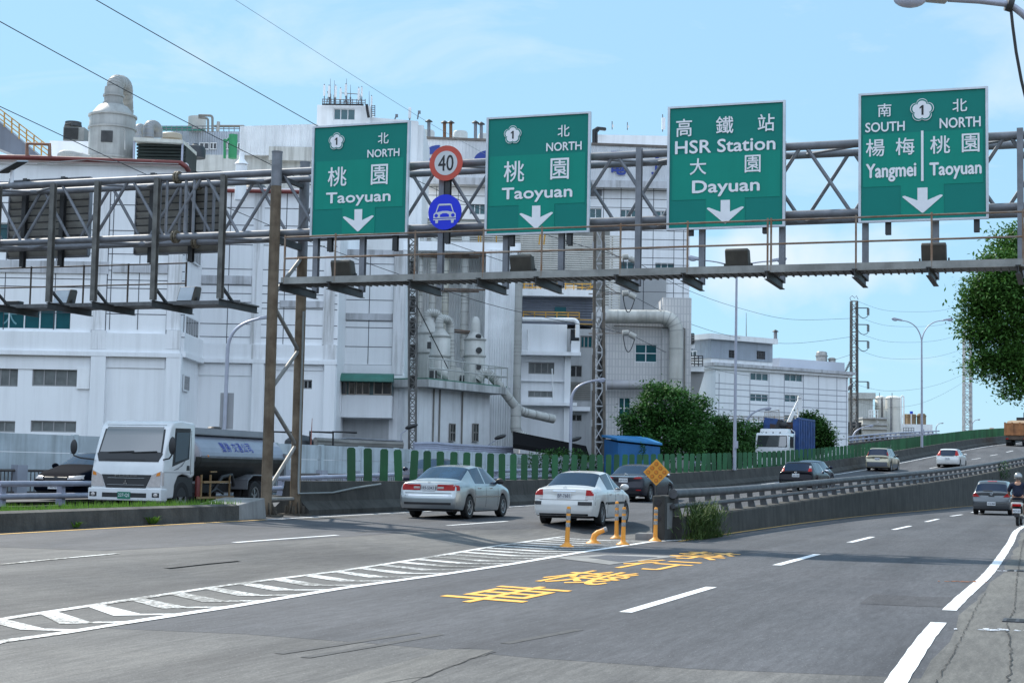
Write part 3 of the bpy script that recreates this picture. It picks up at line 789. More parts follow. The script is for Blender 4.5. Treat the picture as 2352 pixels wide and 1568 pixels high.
while y < 99:
    p = Vector((*WL.off(y, 0), 0)); q = Vector((*WL.off(y + 3.1, 0), 0)); d = (q - p).normalized()
    fr = Fr(p, d); ln = (q - p).length
    zt = 2.46 - .0 * i
    mb = MB()
    for z0, z1 in ((.4, 1.22), (1.24, 1.84), (1.86, zt)): mb.box(.10, ln - .02, 0, .12, z0, z1, fr.M)
    mb.build('wall_panel', panel_blue, nw)
    mb = MB(); mb.box(-.10, .08, -.05, .16, .3, zt + .03, fr.M); mb.build('pillar', mat('pier_pale', (.52, .60, .64), rough=.7, var=.1, streak=.3), nw)
    y += 3.0; i += 1
# ------------------------------------------------------------------ sign gantry
GA = R(19.5)
GP = Vector((-6.0, 39.5, 0))
GF = Fr(GP, (math.cos(GA), -math.sin(GA)))
def gsz(x, y, d=0.0):
    q = PN(x, y, GP - GF.n * d, GF.n); return (q - GP).dot(GF.t), q.z
gan = thing('sign_gantry', 'grey tubular steel truss gantry spanning the road and carrying four green signs', 'gantry')
W_ = GF.w
zt = sum(gsz(x, y, .25)[1] for x, y in ((0, 428), (682, 396.6), (1888, 331))) / 3
zl = sum(gsz(x, y, .25)[1] for x, y in ((0, 557.7), (681, 533.6), (1440, 508), (1892, 490.6))) / 4
sL = gsz(-560, 500, .25)[0]; sR = gsz(2480, 400, .25)[0]
s2 = gsz(677, 1170, 1.55)[0]
def post(name, s, d, ztop, zsplit, r):
    mb = MB(); zb = .33
    mb.tube([W_(s, d, zb), W_(s, d, zsplit)], r, 20, True); mb.k = 1
    mb.tube([W_(s, d, zsplit), W_(s, d, ztop)], r * .985, 20, True); mb.tube([W_(s, d, ztop - .01), W_(s, d, ztop + .02)], r * 1.05, 20)
    o = mb.build('post', [rustpost, galv], gan, 40)
    b = MB()
    for k in range(6):
        a = k * math.pi / 3; c = Vector((math.cos(a), math.sin(a), 0)); p = W_(s, d, 0)
        b.prism([p + c * r * .9 + Vector((0, 0, zb)), p + c * (r + .13) + Vector((0, 0, zb)), p + c * (r + .02) + Vector((0, 0, zb + .3)), p + c * r * .9 + Vector((0, 0, zb + .3))], Vector((-c.y, c.x, 0)) * .02)
        q = W_(s, d, 0) + Vector((math.cos(a + .52), math.sin(a + .52), 0)) * (r + .11)
        b.tube([q + Vector((0, 0, zb)), q + Vector((0, 0, zb + .2))], .028, 8); b.tube([q + Vector((0, 0, zb + .03)), q + Vector((0, 0, zb + .09))], .045, 6)
    M = GF.M; b.box(s - .32, s + .32, d - .32, d + .32, zb - .06, zb, M)
    b.build('base_plate', mat('base_brown', (.10, .085, .065), rough=.8, var=.3, scale=6), gan)
post('post', 0, 0, gsz(637, 350)[1], gsz(630, 428)[1], .135)
post('post', s2, 1.55, gsz(698, 374, 1.55)[1], gsz(690, 590, 1.55)[1], .135)
post('post', gsz(-480, 600, 0)[0], 0, zt + .3, gsz(630, 428)[1], .135); post('post', gsz(-430, 600, 1.55)[0], 1.55, zt + .2, gsz(630, 428)[1], .135)
fnd = MB(); fnd.box(-1.0, 1.5, -.5, 2.2, -.1, .272, GF.M)
tag(fnd.build('gantry_footing', conc_kerb), 'dark concrete footing under the two brown gantry posts', 'footing')
mb = MB()
for (ya, yb, up) in ((704, 803, 0), (890, 808, 0), (927, 1018, 0), (1123, 1026, 0), (673, 597, 0)):
    mb.tube([W_(0, .1, gsz(620, ya)[1]), W_(s2, 1.45, gsz(685, yb, 1.55)[1])], .052, 10)
mb.tube([W_(0, .1, gsz(615, 1146)[1]), W_(s2, 1.45, gsz(615, 1146)[1])], .05, 10)
mb.build('tower_brace', mat('brace_grey', (.33, .32, .30), rough=.6, metal=.2, var=.2, scale=3), gan, 40)
z = gsz(645, 541)[1]
for q, e in ((z - .1, .16), (zt - .16, .1)): mb = MB(); mb.bar(W_(.05, .1, q), W_(s2, 1.5, q), .1, e); mb.build('cap_beam', galv_dark, gan)
for d, z, r in ((.25, zt, .092), (1.25, zt, .085), (.25, zl, .088), (1.25, zl, .08)):
    mb = MB(); mb.tube([W_(sL, d, z), W_(sR, d, z)], r, 14); mb.build('chord', galv, gan, 40)
fl = MB()
sf = gsz(406, 470, .25)[0]
for d in (.25, 1.25):
    for z in (zt, zl):
        for e in (-.035, .035): fl.tube([W_(sf + e - .022, d, z), W_(sf + e + .022, d, z)], .165, 16)
        for k in range(10):
            a = k * .628; fl.bar(W_(sf - .09, d + .13 * math.cos(a), z + .13 * math.sin(a)), W_(sf + .09, d + .13 * math.cos(a), z + .13 * math.sin(a)), .025)
fl.build('splice_flange', mat('flange_rust', (.24, .20, .14), rough=.7, var=.3, scale=8), gan, 40)
st = gsz(300, 420, .25)[0]; ps = gsz(300, 420, .25)[0] - gsz(137, 424, .25)[0]
for d, ph, nm in ((.25, 0, 'lattice'), (1.25, .43, 'lattice')):
    mb = MB(); k = -4
    while True:
        a = st + (k + ph) * ps
        if a > sR: break
        if a > sL:
            top = W_(a - .05, d, zt); top2 = W_(a + .05, d, zt)
            mb.tube([top, W_(a - ps / 2 + .03, d, zl)], .043, 8); mb.tube([top2, W_(a + ps / 2 - .03, d, zl)], .043, 8)
        k += 1
    for e in (-.42, -.25, .22, .42): mb.tube([W_(sf + e * 1.2, d, zt), W_(sf + e * 1.2, d, zl)], .04, 8)
    mb.build(nm, galv, gan, 40)
k = 0
for z in (zt, zl):
    mb = MB(); a = sL
    while a < sR:
        mb.tube([W_(a, .25, z), W_(a + ps * .8, 1.25, z)], .036, 8); mb.tube([W_(a + ps * .8, 1.25, z), W_(a + ps * 1.6, .25, z)], .036, 8)
        a += ps * 1.6
    mb.build('cross_bracing', galv, gan, 40)
def hbeam(mb, a, b, w=.13, h=.13, t=.018, up=(0, 1, 0)):
    a, b = Vector(a), Vector(b); d = (b - a).normalized(); up = Vector(up); x = d.cross(up).normalized(); y = x.cross(d).normalized()
    mb.bar(a + y * h / 2, b + y * h / 2, w, t, y); mb.bar(a - y * h / 2, b - y * h / 2, w, t, y); mb.bar(a, b, t, h, y)
# right walkway: hangers, brackets, deck, railing (near side)
zd = (gsz(645, 649, -1.7)[1] + gsz(2340, 608, -1.7)[1] + gsz(1500, 628, -1.7)[1]) / 3
for x in (727, 834, 1013, 1163, 1290, 1466, 1613, 1797, 1988, 2150, 2345):
    s = gsz(x, 600, .12)[0]
    mb = MB(); hbeam(mb, W_(s, .10, zd - .05), W_(s, .10, zt + .12), up=-GF.n); mb.build('hanger', galv, gan)
    mb = MB(); hbeam(mb, W_(s, .16, zd - .10), W_(s, -1.78, zd - .10), .11, .17, .014, (0, 0, 1)); mb.build('bracket', galv_dark, gan)
dkL = gsz(645, 645, -1.7)[0]
mb = MB(); mb.box(dkL, sR, -1.66, -.75, zd, zd + .035, GF.M)
deckm = mat('deck_grating', (.20, .205, .21), rough=.6, metal=.3, var=.2, scale=9)
s = dkL
while s < sR: mb.box(s, s + .03, -1.66, -.75, zd - .03, zd, GF.M); s += .16
mb.build('deck', deckm, gan)
mb = MB(); mb.box(dkL, sR, -1.70, -1.66, zd, zd + .125, GF.M); mb.box(dkL, sR, -1.72, -1.66, zd - .035, zd - .003, GF.M); mb.build('toe_board', mat('toe_board', (.36, .36, .34), rough=.6, metal=.2, var=.2, scale=2, streak=.3), gan)
zrl = (gsz(656, 543.7, -1.68)[1] + gsz(2350, 487.4, -1.68)[1] + gsz(1425, 518.8, -1.68)[1]) / 3
railm = mat('rail_rusty', (.27, .235, .20), rough=.6, metal=.3, var=.25, scale=4, dark=(.2, .11, .06))
mb = MB()
for z in (zrl, zd + (zrl - zd) * .53): mb.tube([W_(dkL + .08, -1.68, z), W_(sR, -1.68, z)], .022, 8)
for x in (654, 770, 953, 1110, 1244, 1425, 1579, 1763, 1771, 1966, 2140, 2350):
    s = gsz(x, 580, -1.68)[0]; mb.tube([W_(s, -1.68, zd), W_(s, -1.68, zrl + .05)], .022, 8)
mb.build('railing', railm, gan, 40)
# left walkway (far side, for the opposite carriageway)
zd2 = gsz(300, 688, .1)[1] - .04
for x in (-260, -140, -10, 116, 218, 355, 508):
    s = gsz(x, 600, .1)[0]
    mb = MB(); hbeam(mb, W_(s, .10, zd2 + .02), W_(s, .10, zt - .02), up=-GF.n); mb.build('hanger', mat('hanger_dark', (.20, .195, .18), rough=.6, metal=.3, var=.25, scale=3), gan)
    mb = MB(); hbeam(mb, W_(s, .05, zd2 - .08), W_(s, 2.05, zd2 - .08), .11, .16, .014, (0, 0, 1)); mb.bar(W_(s, .16, zd2 + .35), W_(s, .75, zd2), .06); mb.build('bracket', galv_dark, gan)
sE = gsz(560, 690, 1.2)[0]
mb = MB(); mb.box(sL, sE, 1.05, 2.05, zd2, zd2 + .035, GF.M); mb.box(sL, sE, .98, 1.02, zd2 - .02, zd2 + .08, GF.M); mb.build('deck', deckm, gan)
zr2 = (gsz(0, 618, 2.0)[1] + gsz(430, 603, 2.0)[1]) / 2
mb = MB(); sQ = gsz(428, 620, 2.0)[0]
for z in (zr2, zd2 + (zr2 - zd2) * .55): mb.tube([W_(sL, 2.0, z), W_(sQ, 2.0, z)], .02, 8)
for x in (-280, -160, -40, 72, 193, 295, 428):
    s = gsz(x, 620, 2.0)[0]; mb.tube([W_(s, 2.0, zd2), W_(s, 2.0, zr2 + .03)], .026, 8)
mb.build('railing', mat('rail_dark', (.11, .085, .07), rough=.7, var=.2, scale=4), gan, 40)
# conduit down the rear post
cd = MB(); q = [W_(s2 + .16, 1.40, gsz(695, 716, 1.5)[1]), W_(s2 + .16, 1.40, 1.1), W_(s2 + .2, 1.35, .85)]
q += [Vector((*LC.off(y, .78), .3 + h)) for y, h in ((42.6, .55), (44, .68), (45.6, .78))]
cd.tube(q, .026, 8); tag(cd.build('conduit', mat('pvc_grey', (.25, .27, .27), rough=.5, var=.1), None, 40), 'grey cable conduit running down the rear gantry post on to the barrier', 'conduit')
# ------------------------------------------------------------------ floodlights, boxes, solar panel
def flood(name, label, x, y0, y1, d, zz, flip, group):
    s = gsz(x, (y0 + y1) / 2, d)[0]
    p = W_(s, d, zz); t = thing(name, label, 'floodlight', p, -GA + (math.pi if flip else 0), group)
    mb = MB(); pr = [(-.10, .02), (.16, .02), (.30, .30), (.26, .35), (-.20, .35), (-.22, .30)]
    pr = [(.20, .04), (-.16, .07), (-.26, .33), (-.22, .37), (.02, .36)]
    pr = [(a, b * 1.35) for a, b in pr]; mb.prism([(-.25, a, b) for a, b in pr], (.50, 0, 0)); mb.build('housing', mat('flood_brown', (.075, .068, .055), rough=.6, var=.15, scale=5), t, bevel=.02)
    mb = MB(); mb.prism([(-.21, a, b * 1.35) for a, b in ((.19, .07), (.215, .075), (.055, .35), (.03, .345))], (.42, 0, 0)); mb.build('lens', mat('flood_lens', (.55, .62, .68), rough=.12, var=.1), t)
    mb = MB(); mb.box(-.31, -.28, -.05, .05, 0, .2); mb.box(.28, .31, -.05, .05, 0, .2); mb.box(-.31, .31, -.05, .05, -.005, .02); mb.build('bracket', steel_dark, t)
for x, y0, y1, lb in ((791, 602, 635, 'brown floodlight on the walkway under the first green sign after the brown posts'), (1202, 592, 625, 'brown floodlight on the walkway under the second sign with the flower emblem'), (1696, 578, 615, 'brown floodlight on the walkway under the station sign'), (2146, 565, 603, 'brown floodlight on the walkway under the split sign with two directions')):
    flood('floodlight', lb, x, y0, y1, -1.25, zd + .035, False, 'floodlights on the gantry walkway')
for x, y0, y1, lb in ((148, 657, 684, 'floodlight with pale lens on the far walkway under the outer sign back'), (433, 650, 674, 'floodlight with pale lens at the walkway end beside the brown post')):
    flood('floodlight', lb, x, y0, y1, 1.5, zd2 + .035, True, 'floodlights on the far walkway')
for x0, x1, d, z, lb in ((1247, 1284, -1.2, zd + .035, 'small black ballast box on the walkway beside the second floodlight'), (1561, 1628, -1.2, zd + .035, 'long flat black ballast box on the walkway below the station sign'), (19, 52, 1.5, zd2 + .035, 'black ballast box on the far walkway near the frame edge')):
    a = gsz(x0, 620, d)[0]; b = gsz(x1, 620, d)[0]
    t = thing('ballast_box', lb, 'ballast box', W_((a + b) / 2, d, z), -GA, 'ballast boxes on the gantry')
    h = .09 if x0 != 19 else .19; k = (b - a) / 2
    mb = MB(); mb.box(-k, k, -.12, .12, .01, h); mb.build('case', black, t, bevel=.01); mb = MB(); mb.box(-k * .9, -k * .6, -.1, .1, 0, .01); mb.box(k * .6, k * .9, -.1, .1, 0, .01); mb.build('foot', steel_dark, t)
s = gsz(28, 400, .25)[0]
t = thing('solar_panel', 'tilted solar panel on a short white pole clamped to the truss', 'solar panel', W_(s, .25, zt), -GA)
mb = MB(); mb.tube([(0, 0, -.1), (0, 0, .42)], .05, 12); mb.build('pole', swhite, t, 40)
Mx = Matrix.Translation((0, 0, .5)) @ Matrix.Rotation(R(-24), 4, 'Y') @ Matrix.Rotation(R(12), 4, 'X')
mb = MB(); mb.box(-.36, .36, -.28, .28, 0, .03, Mx); mb.build('frame', sframe, t); mb = MB(); mb.box(-.34, .34, -.26, .26, -.012, -.001, Mx); mb.build('backing', steel_dark, t)
mb = MB(); mb.box(-.34, .34, -.26, .26, .031, .036, Mx); mb.build('cells', glass_dark, t)
# ------------------------------------------------------------------ signs
SD = -.12
flower_pts = lambda R0: [(math.cos(a + math.pi / 2) * r, math.sin(a + math.pi / 2) * r) for a in [2 * math.pi * k / 60 for k in range(60)] for r in [R0 * (.76 + .24 * abs(math.cos(2.5 * a)) ** .65)]]
def sign(name, label, rect, legend, arrow, stubs, panels, flowers=(), bars=()):
    x0, y0, x1, y1 = rect
    s0, s1 = gsz(x0, (y0 + y1) / 2, SD)[0], gsz(x1, (y0 + y1) / 2, SD)[0]
    zb, ztp = gsz((x0 + x1) / 2, y1, SD)[1], gsz((x0 + x1) / 2, y0, SD)[1]
    o = thing(name, label, 'road sign', W_((s0 + s1) / 2, SD, zb), 0, 'green direction signs on the gantry')
    inv = Matrix.Translation(-Vector(o.location))
    def bld(mb, nm, m): mb.v = [tuple(inv @ Vector(v)) for v in mb.v]; return mb.build(nm, m, o)
    mb = MB(); mb.box(s0 + .03, s1 - .03, SD, SD + .03, zb + .03, ztp - .03, GF.M); bld(mb, 'panel', sgreen_d)
    mb = MB(); f = .055
    mb.box(s0, s0 + f, SD - .035, SD + .05, zb, ztp, GF.M); mb.box(s1 - f, s1, SD - .035, SD + .05, zb, ztp, GF.M)
    mb.box(s0 + f, s1 - f, SD - .033, SD + .05, zb, zb + f * .8, GF.M); mb.box(s0 + f, s1 - f, SD - .033, SD + .05, ztp - f * .8, ztp, GF.M); bld(mb, 'frame', sframe)
    mb = MB()
    k = (s1 - s0 - 2 * f) / 6
    for i in range(8): mb.box(s0 + f, s1 - f, SD + .03, SD + .055, zb + .08 + i * (ztp - zb - .2) / 7, zb + .12 + i * (ztp - zb - .2) / 7, GF.M)
    bld(mb, 'rib', galv)
    for i, (px0, py0, px1, py1, mm) in enumerate(panels):
        a, c = gsz(px0, (py0 + py1) / 2, SD); b, e = gsz(px1, (py0 + py1) / 2, SD)[0], 0
        z1 = gsz((px0 + px1) / 2, py0, SD)[1]; z0 = gsz((px0 + px1) / 2, py1, SD)[1]
        mb = MB(); mb.box(a, b, SD - .008 - .004 * i, SD - .001, z0, z1, GF.M); bld(mb, 'legend_panel', mm)
    fr = SD - .024
    tx = MB()
    for body, a, b, yc, h in legend:
        sa, z = gsz(a, yc, SD); sb = gsz(b, yc, SD)[0]
        zz = gsz((a + b) / 2, yc, SD)[1]; hh = gsz((a + b) / 2, yc - h / 2, SD)[1] - gsz((a + b) / 2, yc + h / 2, SD)[1]
        add_text(tx, body, W_((sa + sb) / 2, fr, zz), GF.t, (0, 0, 1), sb - sa, hh, .03 if ord(body[0]) > 255 else .075)
    for a, c, b, e in bars:
        sa, sb = gsz(a, (c + e) / 2, SD)[0], gsz(b, (c + e) / 2, SD)[0]; za, zc = gsz((a + b) / 2, e, SD)[1], gsz((a + b) / 2, c, SD)[1]
        tx.box(sa, sb, fr - .002, fr + .006, za, zc, GF.M)
    bld(tx, 'lettering', swhite)
    a, c, b, e = arrow
    sa, sb = gsz(a, (c + e) / 2, SD)[0], gsz(b, (c + e) / 2, SD)[0]; zc, za = gsz((a + b) / 2, c, SD)[1], gsz((a + b) / 2, e, SD)[1]
    wd, ht = sb - sa, zc - za; sc = (sa + sb) / 2
    poly = [(-.125, 1), (.125, 1), (.125, .50), (.44, .70), (.49, .69), (.5, .65), (.03, .02), (0, 0), (-.03, .02), (-.5, .65), (-.49, .69), (-.44, .70), (-.125, .50)]
    mb = MB(); mb.prism([W_(sc + u * wd, fr, za + v * ht) for u, v in poly], -GF.n * .004 * -1 * -1); bld(mb, 'arrow', swhite)
    for cx, cy, rr in flowers:
        s, z = gsz(cx, cy, SD); r0 = rr / FPX * (W_(s, SD, z) - EYE).length
        for nm, k, mm, off in (('route_shield', 1.0, swhite, 0), ('shield_border', .94, sgreen_d, .003), ('shield_centre', .81, swhite, .006)):
            mb = MB(); mb.prism([W_(s + u * k, fr - off, z + v * k) for u, v in flower_pts(r0)], GF.n * .002); bld(mb, nm, mm)
        mb = MB(); mb.prism([W_(s + u * r0, fr - .010, z + v * r0) for u, v in ((-.04, -.42), (.13, -.42), (.13, .42), (.0, .42), (-.2, .24), (-.2, .12), (-.04, .2))], GF.n * .002); bld(mb, 'route_number', black)
    for sx, sy in stubs:
        mb = MB(); s, z = gsz(sx, sy, SD); hbeam(mb, W_(s, SD + .11, z), W_(s, SD + .11, zl - .15), .12, .12, .016, -GF.n); bld(mb, 'mount_post', steel_dark)
    return o
sign('direction_sign', 'green sign reading Taoyuan with down arrow beside the brown posts and the speed limit disc', (716, 284.5, 939, 543), [('北', 868.9, 893.8, 318, 25.5), ('NORTH', 844.7, 918.5, 352, 18.5), ('桃', 754, 797, 406.3, 44.5), ('園', 853, 891.7, 401, 46.5), ('Taoyuan', 749.6, 897.9, 456.5, 33)], (788.3, 481, 858.9, 532), [(754, 577), (904, 575)], [(725, 367, 926, 478, sgreen), (786, 477, 861, 536, sgreen)], [(774, 325.4, 20)])
sign('direction_sign', 'green sign reading Taoyuan with down arrow on the far side of the speed limit disc', (1116, 264, 1355.5, 537.5), [('北', 1281.7, 1309, 301.2, 27), ('NORTH', 1255.4, 1336.8, 336.7, 20), ('桃', 1158, 1205, 394.6, 48), ('園', 1265, 1307.5, 387.9, 48.6), ('Taoyuan', 1153.3, 1315.3, 446.5, 35.5)], (1193.9, 472.8, 1270.4, 526), [(1172, 564), (1305, 562)], [(1124, 355, 1344, 470, sgreen), (1191, 469, 1273, 531, sgreen)], [(1178.3, 310.6, 21.5)])
sign('direction_sign', 'green sign reading HSR Station and Dayuan with down arrow', (1533, 238.5, 1804, 525), [('高', 1553.5, 1590, 294.2, 41), ('鐵', 1645, 1685, 287.8, 40), ('站', 1741, 1779.5, 282.3, 40), ('HSR Station', 1551, 1781.6, 334.5, 31), ('大', 1584.7, 1622.8, 383.2, 37.6), ('園', 1711, 1747.5, 376.5, 40), ('Dayuan', 1590, 1745.5, 431.5, 38.5)], (1624, 459.7, 1708.8, 514), [(1584, 540), (1756, 535)], [(1544, 350, 1792, 456, sgreen), (1621, 455, 1711, 520, sgreen)])
sign('direction_sign', 'green sign split between Yangmei and Taoyuan with two headings over a down arrow', (1972, 207.5, 2270.5, 507.5), [('南', 2016.4, 2047.6, 253.8, 30.5), ('SOUTH', 1987.7, 2078.5, 292, 22.5), ('北', 2187.8, 2221.6, 242.5, 29.5), ('NORTH', 2158.2, 2252.8, 281.8, 24), ('楊', 1989, 2032, 340, 40.5), ('梅', 2057.5, 2100.5, 336.8, 39.7), ('桃', 2136.7, 2182.4, 333.2, 41), ('園', 2209.3, 2250, 328.6, 43), ('Yangmei', 1989, 2105, 396.5, 43), ('Taoyuan', 2134.9, 2255, 391.5, 40)], (2073, 431.5, 2165.5, 489.3), [(2039, 537.6), (2243, 531.5)], [(1982, 303, 2258, 425, sgreen), (2069, 424, 2168, 494, sgreen)], [(2118, 253.8, 26)], [(2115.8, 300.8, 2121.4, 416.3)])
def disc(mb, s, z, d, r, r0=0, n=48, t=.004):
    a = [(math.cos(2 * math.pi * k / n), math.sin(2 * math.pi * k / n)) for k in range(n)]
    if not r0: mb.prism([W_(s + c * r, d, z + q * r) for c, q in a], GF.n * t)
    else:
        for k in range(n):
            (c0, q0), (c1, q1) = a[k], a[(k + 1) % n]
            mb.prism([W_(s + c0 * r, d, z + q0 * r), W_(s + c1 * r, d, z + q1 * r), W_(s + c1 * r0, d, z + q1 * r0), W_(s + c0 * r0, d, z + q0 * r0)], GF.n * t)
s, z = gsz(1025, 375, SD); kx = (W_(s, SD, z) - EYE).length / FPX
o = thing('speed_limit_sign', 'round red ringed speed limit 40 sign between two green signs', 'road sign')
mb = MB(); disc(mb, s, z, SD, 40.5 * kx, 0, 48, .02); mb.build('plate', mat('sign_red', (.56, .075, .045), rough=.45, var=.08, scale=3), o)
mb = MB(); disc(mb, s, z, SD - .022, 28 * kx); mb.build('centre', mat('sign_offwhite', (.58, .60, .62), rough=.5, var=.05), o)
mb = MB(); add_text(mb, '40', W_(s, SD - .028, z), GF.t, (0, 0, 1), 38 * kx, 37 * kx, .03); mb.build('lettering', black, o)
mb = MB(); s4 = gsz(1022, 430, SD)[0]; hbeam(mb, W_(s4 + .05, SD + .1, zl - .45), W_(s4 + .05, SD + .1, zt + .2), .12, .12, .016, -GF.n); mb.build('mount_post', steel_dark, o)
s, z = gsz(1022.2, 487.4, SD)
o = thing('motor_vehicle_sign', 'round blue sign with a white car pictogram below the speed limit disc', 'road sign')
mb = MB(); disc(mb, s, z, SD, 40.5 * kx, 0, 48, .02); mb.build('plate', mat('sign_blue', (.002, .02, .60), rough=.5, var=.03), o)
mb = MB(); dd = SD - .024; q = 40.7 * kx
def pp(pts): mb.prism([W_(s + u * q, dd, z + v * q) for u, v in pts], GF.n * .003)
pp([(-.55, -.02), (-.50, -.04), (-.33, .42), (-.40, .43)]); pp([(.55, -.02), (.50, -.04), (.33, .42), (.40, .43)]); pp([(-.40, .43), (-.33, .37), (.33, .37), (.40, .43), (.30, .47), (-.30, .47)])
pp([(-.57, -.02), (-.33, .02), (-.15, .06), (.15, .06), (.33, .02), (.57, -.02), (.66, -.10), (.68, -.34), (-.68, -.34), (-.66, -.10)])
pp([(-.68, -.39), (.68, -.39), (.68, -.45), (-.68, -.45)]); pp([(-.56, -.45), (-.38, -.45), (-.40, -.62), (-.54, -.62)]); pp([(.56, -.45), (.38, -.45), (.40, -.62), (.54, -.62)])
mb.build('pictogram', mat('sign_offwhite', None), o)
mb = MB(); dd = SD - .029
pp([(-.28, -.28), (.28, -.28), (.26, -.14), (.12, -.07), (-.12, -.07), (-.26, -.14)])
for c in (-.50, .50): pp([(c + .11 * math.cos(k * .524), -.19 + .10 * math.sin(k * .524)) for k in range(12)])
mb.build('pictogram_grille', mat('sign_blue', None), o)
# backs of the signs facing the other carriageway
for (x0, y0, x1, y1), lb in (((22, 413, 204, 590), 'dark slatted back of a sign hung on the truss, the one nearer the solar panel'), ((313, 400, 505, 580), 'dark slatted back of a sign hung on the truss beside the brown post')):
    D = 1.62
    s0, s1 = gsz(x0, (y0 + y1) / 2, D)[0], gsz(x1, (y0 + y1) / 2, D)[0]; zb, zq = gsz((x0 + x1) / 2, y1, D)[1], gsz((x0 + x1) / 2, y0, D)[1]
    o = thing('hanging_sign', lb, 'road sign', (0, 0, 0), 0, 'sign backs hung on the truss')
    bk = mat('sign_back_grey', (.40, .39, .36), rough=.6, metal=.2, var=.15, scale=3)
    mb = MB(); n = 11; h = (zq - zb) / n
    for i in range(n): mb.prism([W_(s0, D + .02, zb + i * h), W_(s0, D + .05, zb + i * h + h * .1), W_(s0, D - .03, zb + i * h + h * .93), W_(s0, D + .05, zb + i * h + h * .99), W_(s0, D + .07, zb + i * h)], GF.t * (s1 - s0))
    mb.k = 1  # black strips paint the shadow lines between the slats
    for i in range(n): mb.box(s0 + .01, s1 - .01, D - .032, D + .02, zb + i * h + h * .86, zb + i * h + h * 1.02, GF.M)
    mb.build('slats', [bk, black], o)
    mb = MB(); mb.box(s0 - .03, s0, D - .03, D + .1, zb, zq, GF.M); mb.box(s1, s1 + .03, D - .03, D + .1, zb, zq, GF.M); mb.box(s0, s1, D - .031, D + .1, zb - .03, zb, GF.M); mb.box(s0, s1, D - .031, D + .1, zq, zq + .03, GF.M); mb.build('frame', galv, o)
    for u in (.22, .70):
        mb = MB(); ss = s0 + (s1 - s0) * u; hbeam(mb, W_(ss, D - .1, zb - .28), W_(ss, D - .1, zq + .04), .13, .12, .016, -GF.n); mb.build('mount_post', galv_dark, o)
# ------------------------------------------------------------------ barrier between ramp and street
br = thing('ramp_barrier', 'dark stained retaining wall with twin pipe rails dividing ramp from street', 'barrier')
zb_ = lambda y: ZB(y)
mb = MB(); prof = [(-.28, None), (-.24, .48), (-.20, .52), (.22, .52), (.26, .40), (.26, -.2)]
n = 120; vs = []; y0, y1 = 37.6, 262
for i in range(n + 1):
    yy = y0 + (y1 - y0) * (i / n) ** 1.25
    for d, h in prof:
        x, Y = BC.off(yy, d); vs.append((x, Y, -.2 if h is None else ZB(yy) + h))
k = len(prof)
mb.add(vs, [(i * k + j, i * k + (j + 1) % k, (i + 1) * k + (j + 1) % k, (i + 1) * k + j) for i in range(n) for j in range(k)] + [tuple(range(k))])
mb.build('wall', conc_dark, br)
yy = [37.2 + i * 1.5 for i in range(150)]
for h, r in ((1.06, .112), (.77, .06)):
    mb = MB(); mb.tube([(*BC.off(y, -.12), ZB(y) + h) for y in yy], r, 10); mb.build('rail', rail_dirty, br, 40)
y = 38.2; k = 0
fin = MB(); pr = [(-.20, 0), (.20, 0), (.22, .16), (.10, .34), (.02, .62), (-.10, .62), (-.12, .34), (-.2, .2)]
pr = [(.11, 0), (-.10, 0), (-.13, .25), (-.15, .5), (-.10, .56), (.0, .52), (.0, .38), (.05, .18)]
fin.prism([(a, -.06, b) for a, b in pr], (0, .12, 0))
pm = None
while k < 100 and y < 240:
    x, Y = BC.off(y, 0)
    if pm is None: q = pm = fin.build('post', mat('post_grey', (.12, .123, .13), rough=.65, var=.2, scale=3), br)
    else: q = pm.copy(); COL.objects.link(q); q.parent = br
    q.location = (x, Y, ZB(y) + .5); q.rotation_euler = (0, 0, -BC.th(y)); y += 1.75 if y < 150 else 2.6; k += 1
# nose block with the object marker
nb = thing('nose_block', 'crumbling dark concrete nose block with two round holes at the gore', 'concrete block')
c = gp(1512, 1240); th = -R(17)
M = Matrix.Translation(c) @ Matrix.Rotation(th, 4, 'Z')
mb = MB(); mb.box(-.15, .15, 0, 1.2, -.1, 1.02, M); o = mb.build('block', conc_dark, nb, bevel=.05)
for z in (.86, .50):
    mb = MB(); mb.lathe([(.085, -.004), (.085, .0), (.07, .002), (.07, .01)], (0, 0, 0), 20, None); mb.v = [tuple(M @ Vector((-.02 + v[0], -.004 - v[2], z + v[1]))) for v in mb.v]; mb.build('pipe_hole', black, nb)
mb = MB(); mb.box(.145, .155, .25, .85, .25, .85, M); mb.build('peeling_patch', conc, nb)
mb = MB(); mb.box(-.5, -.05, -.22, .2, -.02, .16, M); tag(mb.build('rubble_block', conc, None, bevel=.03), 'small broken concrete lump at the foot of the nose block', 'rubble')
mk = thing('object_marker', 'yellow diamond marker board with nine round reflectors on the nose block', 'marker sign')
s_, u_ = M.to_3x3() @ Vector((1, 0, 0)), Vector((0, 0, 1)); nn = M.to_3x3() @ Vector((0, -1, 0))
cc = P(1507.5, 1084, (M @ Vector((0, .3, 1.0))).y); hd = 30.5 / FPX * cc.y
mb = MB(); mb.prism([cc + s_ * hd, cc + u_ * hd, cc - s_ * hd, cc - u_ * hd], -nn * .015); mb.build('board', mat('marker_yellow', (.72, .31, .03), rough=.5, var=.06), mk)
for i in range(3):
    for j in range(3):
        q = cc + s_ * ((i - j) * hd * .31) + u_ * ((i + j - 2) * hd * .31)
        mb = MB(); ring = [(math.cos(k * .393), math.sin(k * .393)) for k in range(16)]
        mb.prism([q + nn * .002 + s_ * (a * hd * .145) + u_ * (b * hd * .145) for a, b in ring], nn * .012); o = mb.build('reflector', mat('reflector_rim', (.30, .09, .02), rough=.4, var=0), mk)
        mb = MB(); mb.prism([q + nn * .015 + s_ * (a * hd * .11) + u_ * (b * hd * .11) for a, b in ring], nn * .003); mb.build('lens', mat('reflector_lens', (.66, .22, .02), rough=.3, var=.1, scale=60), o)
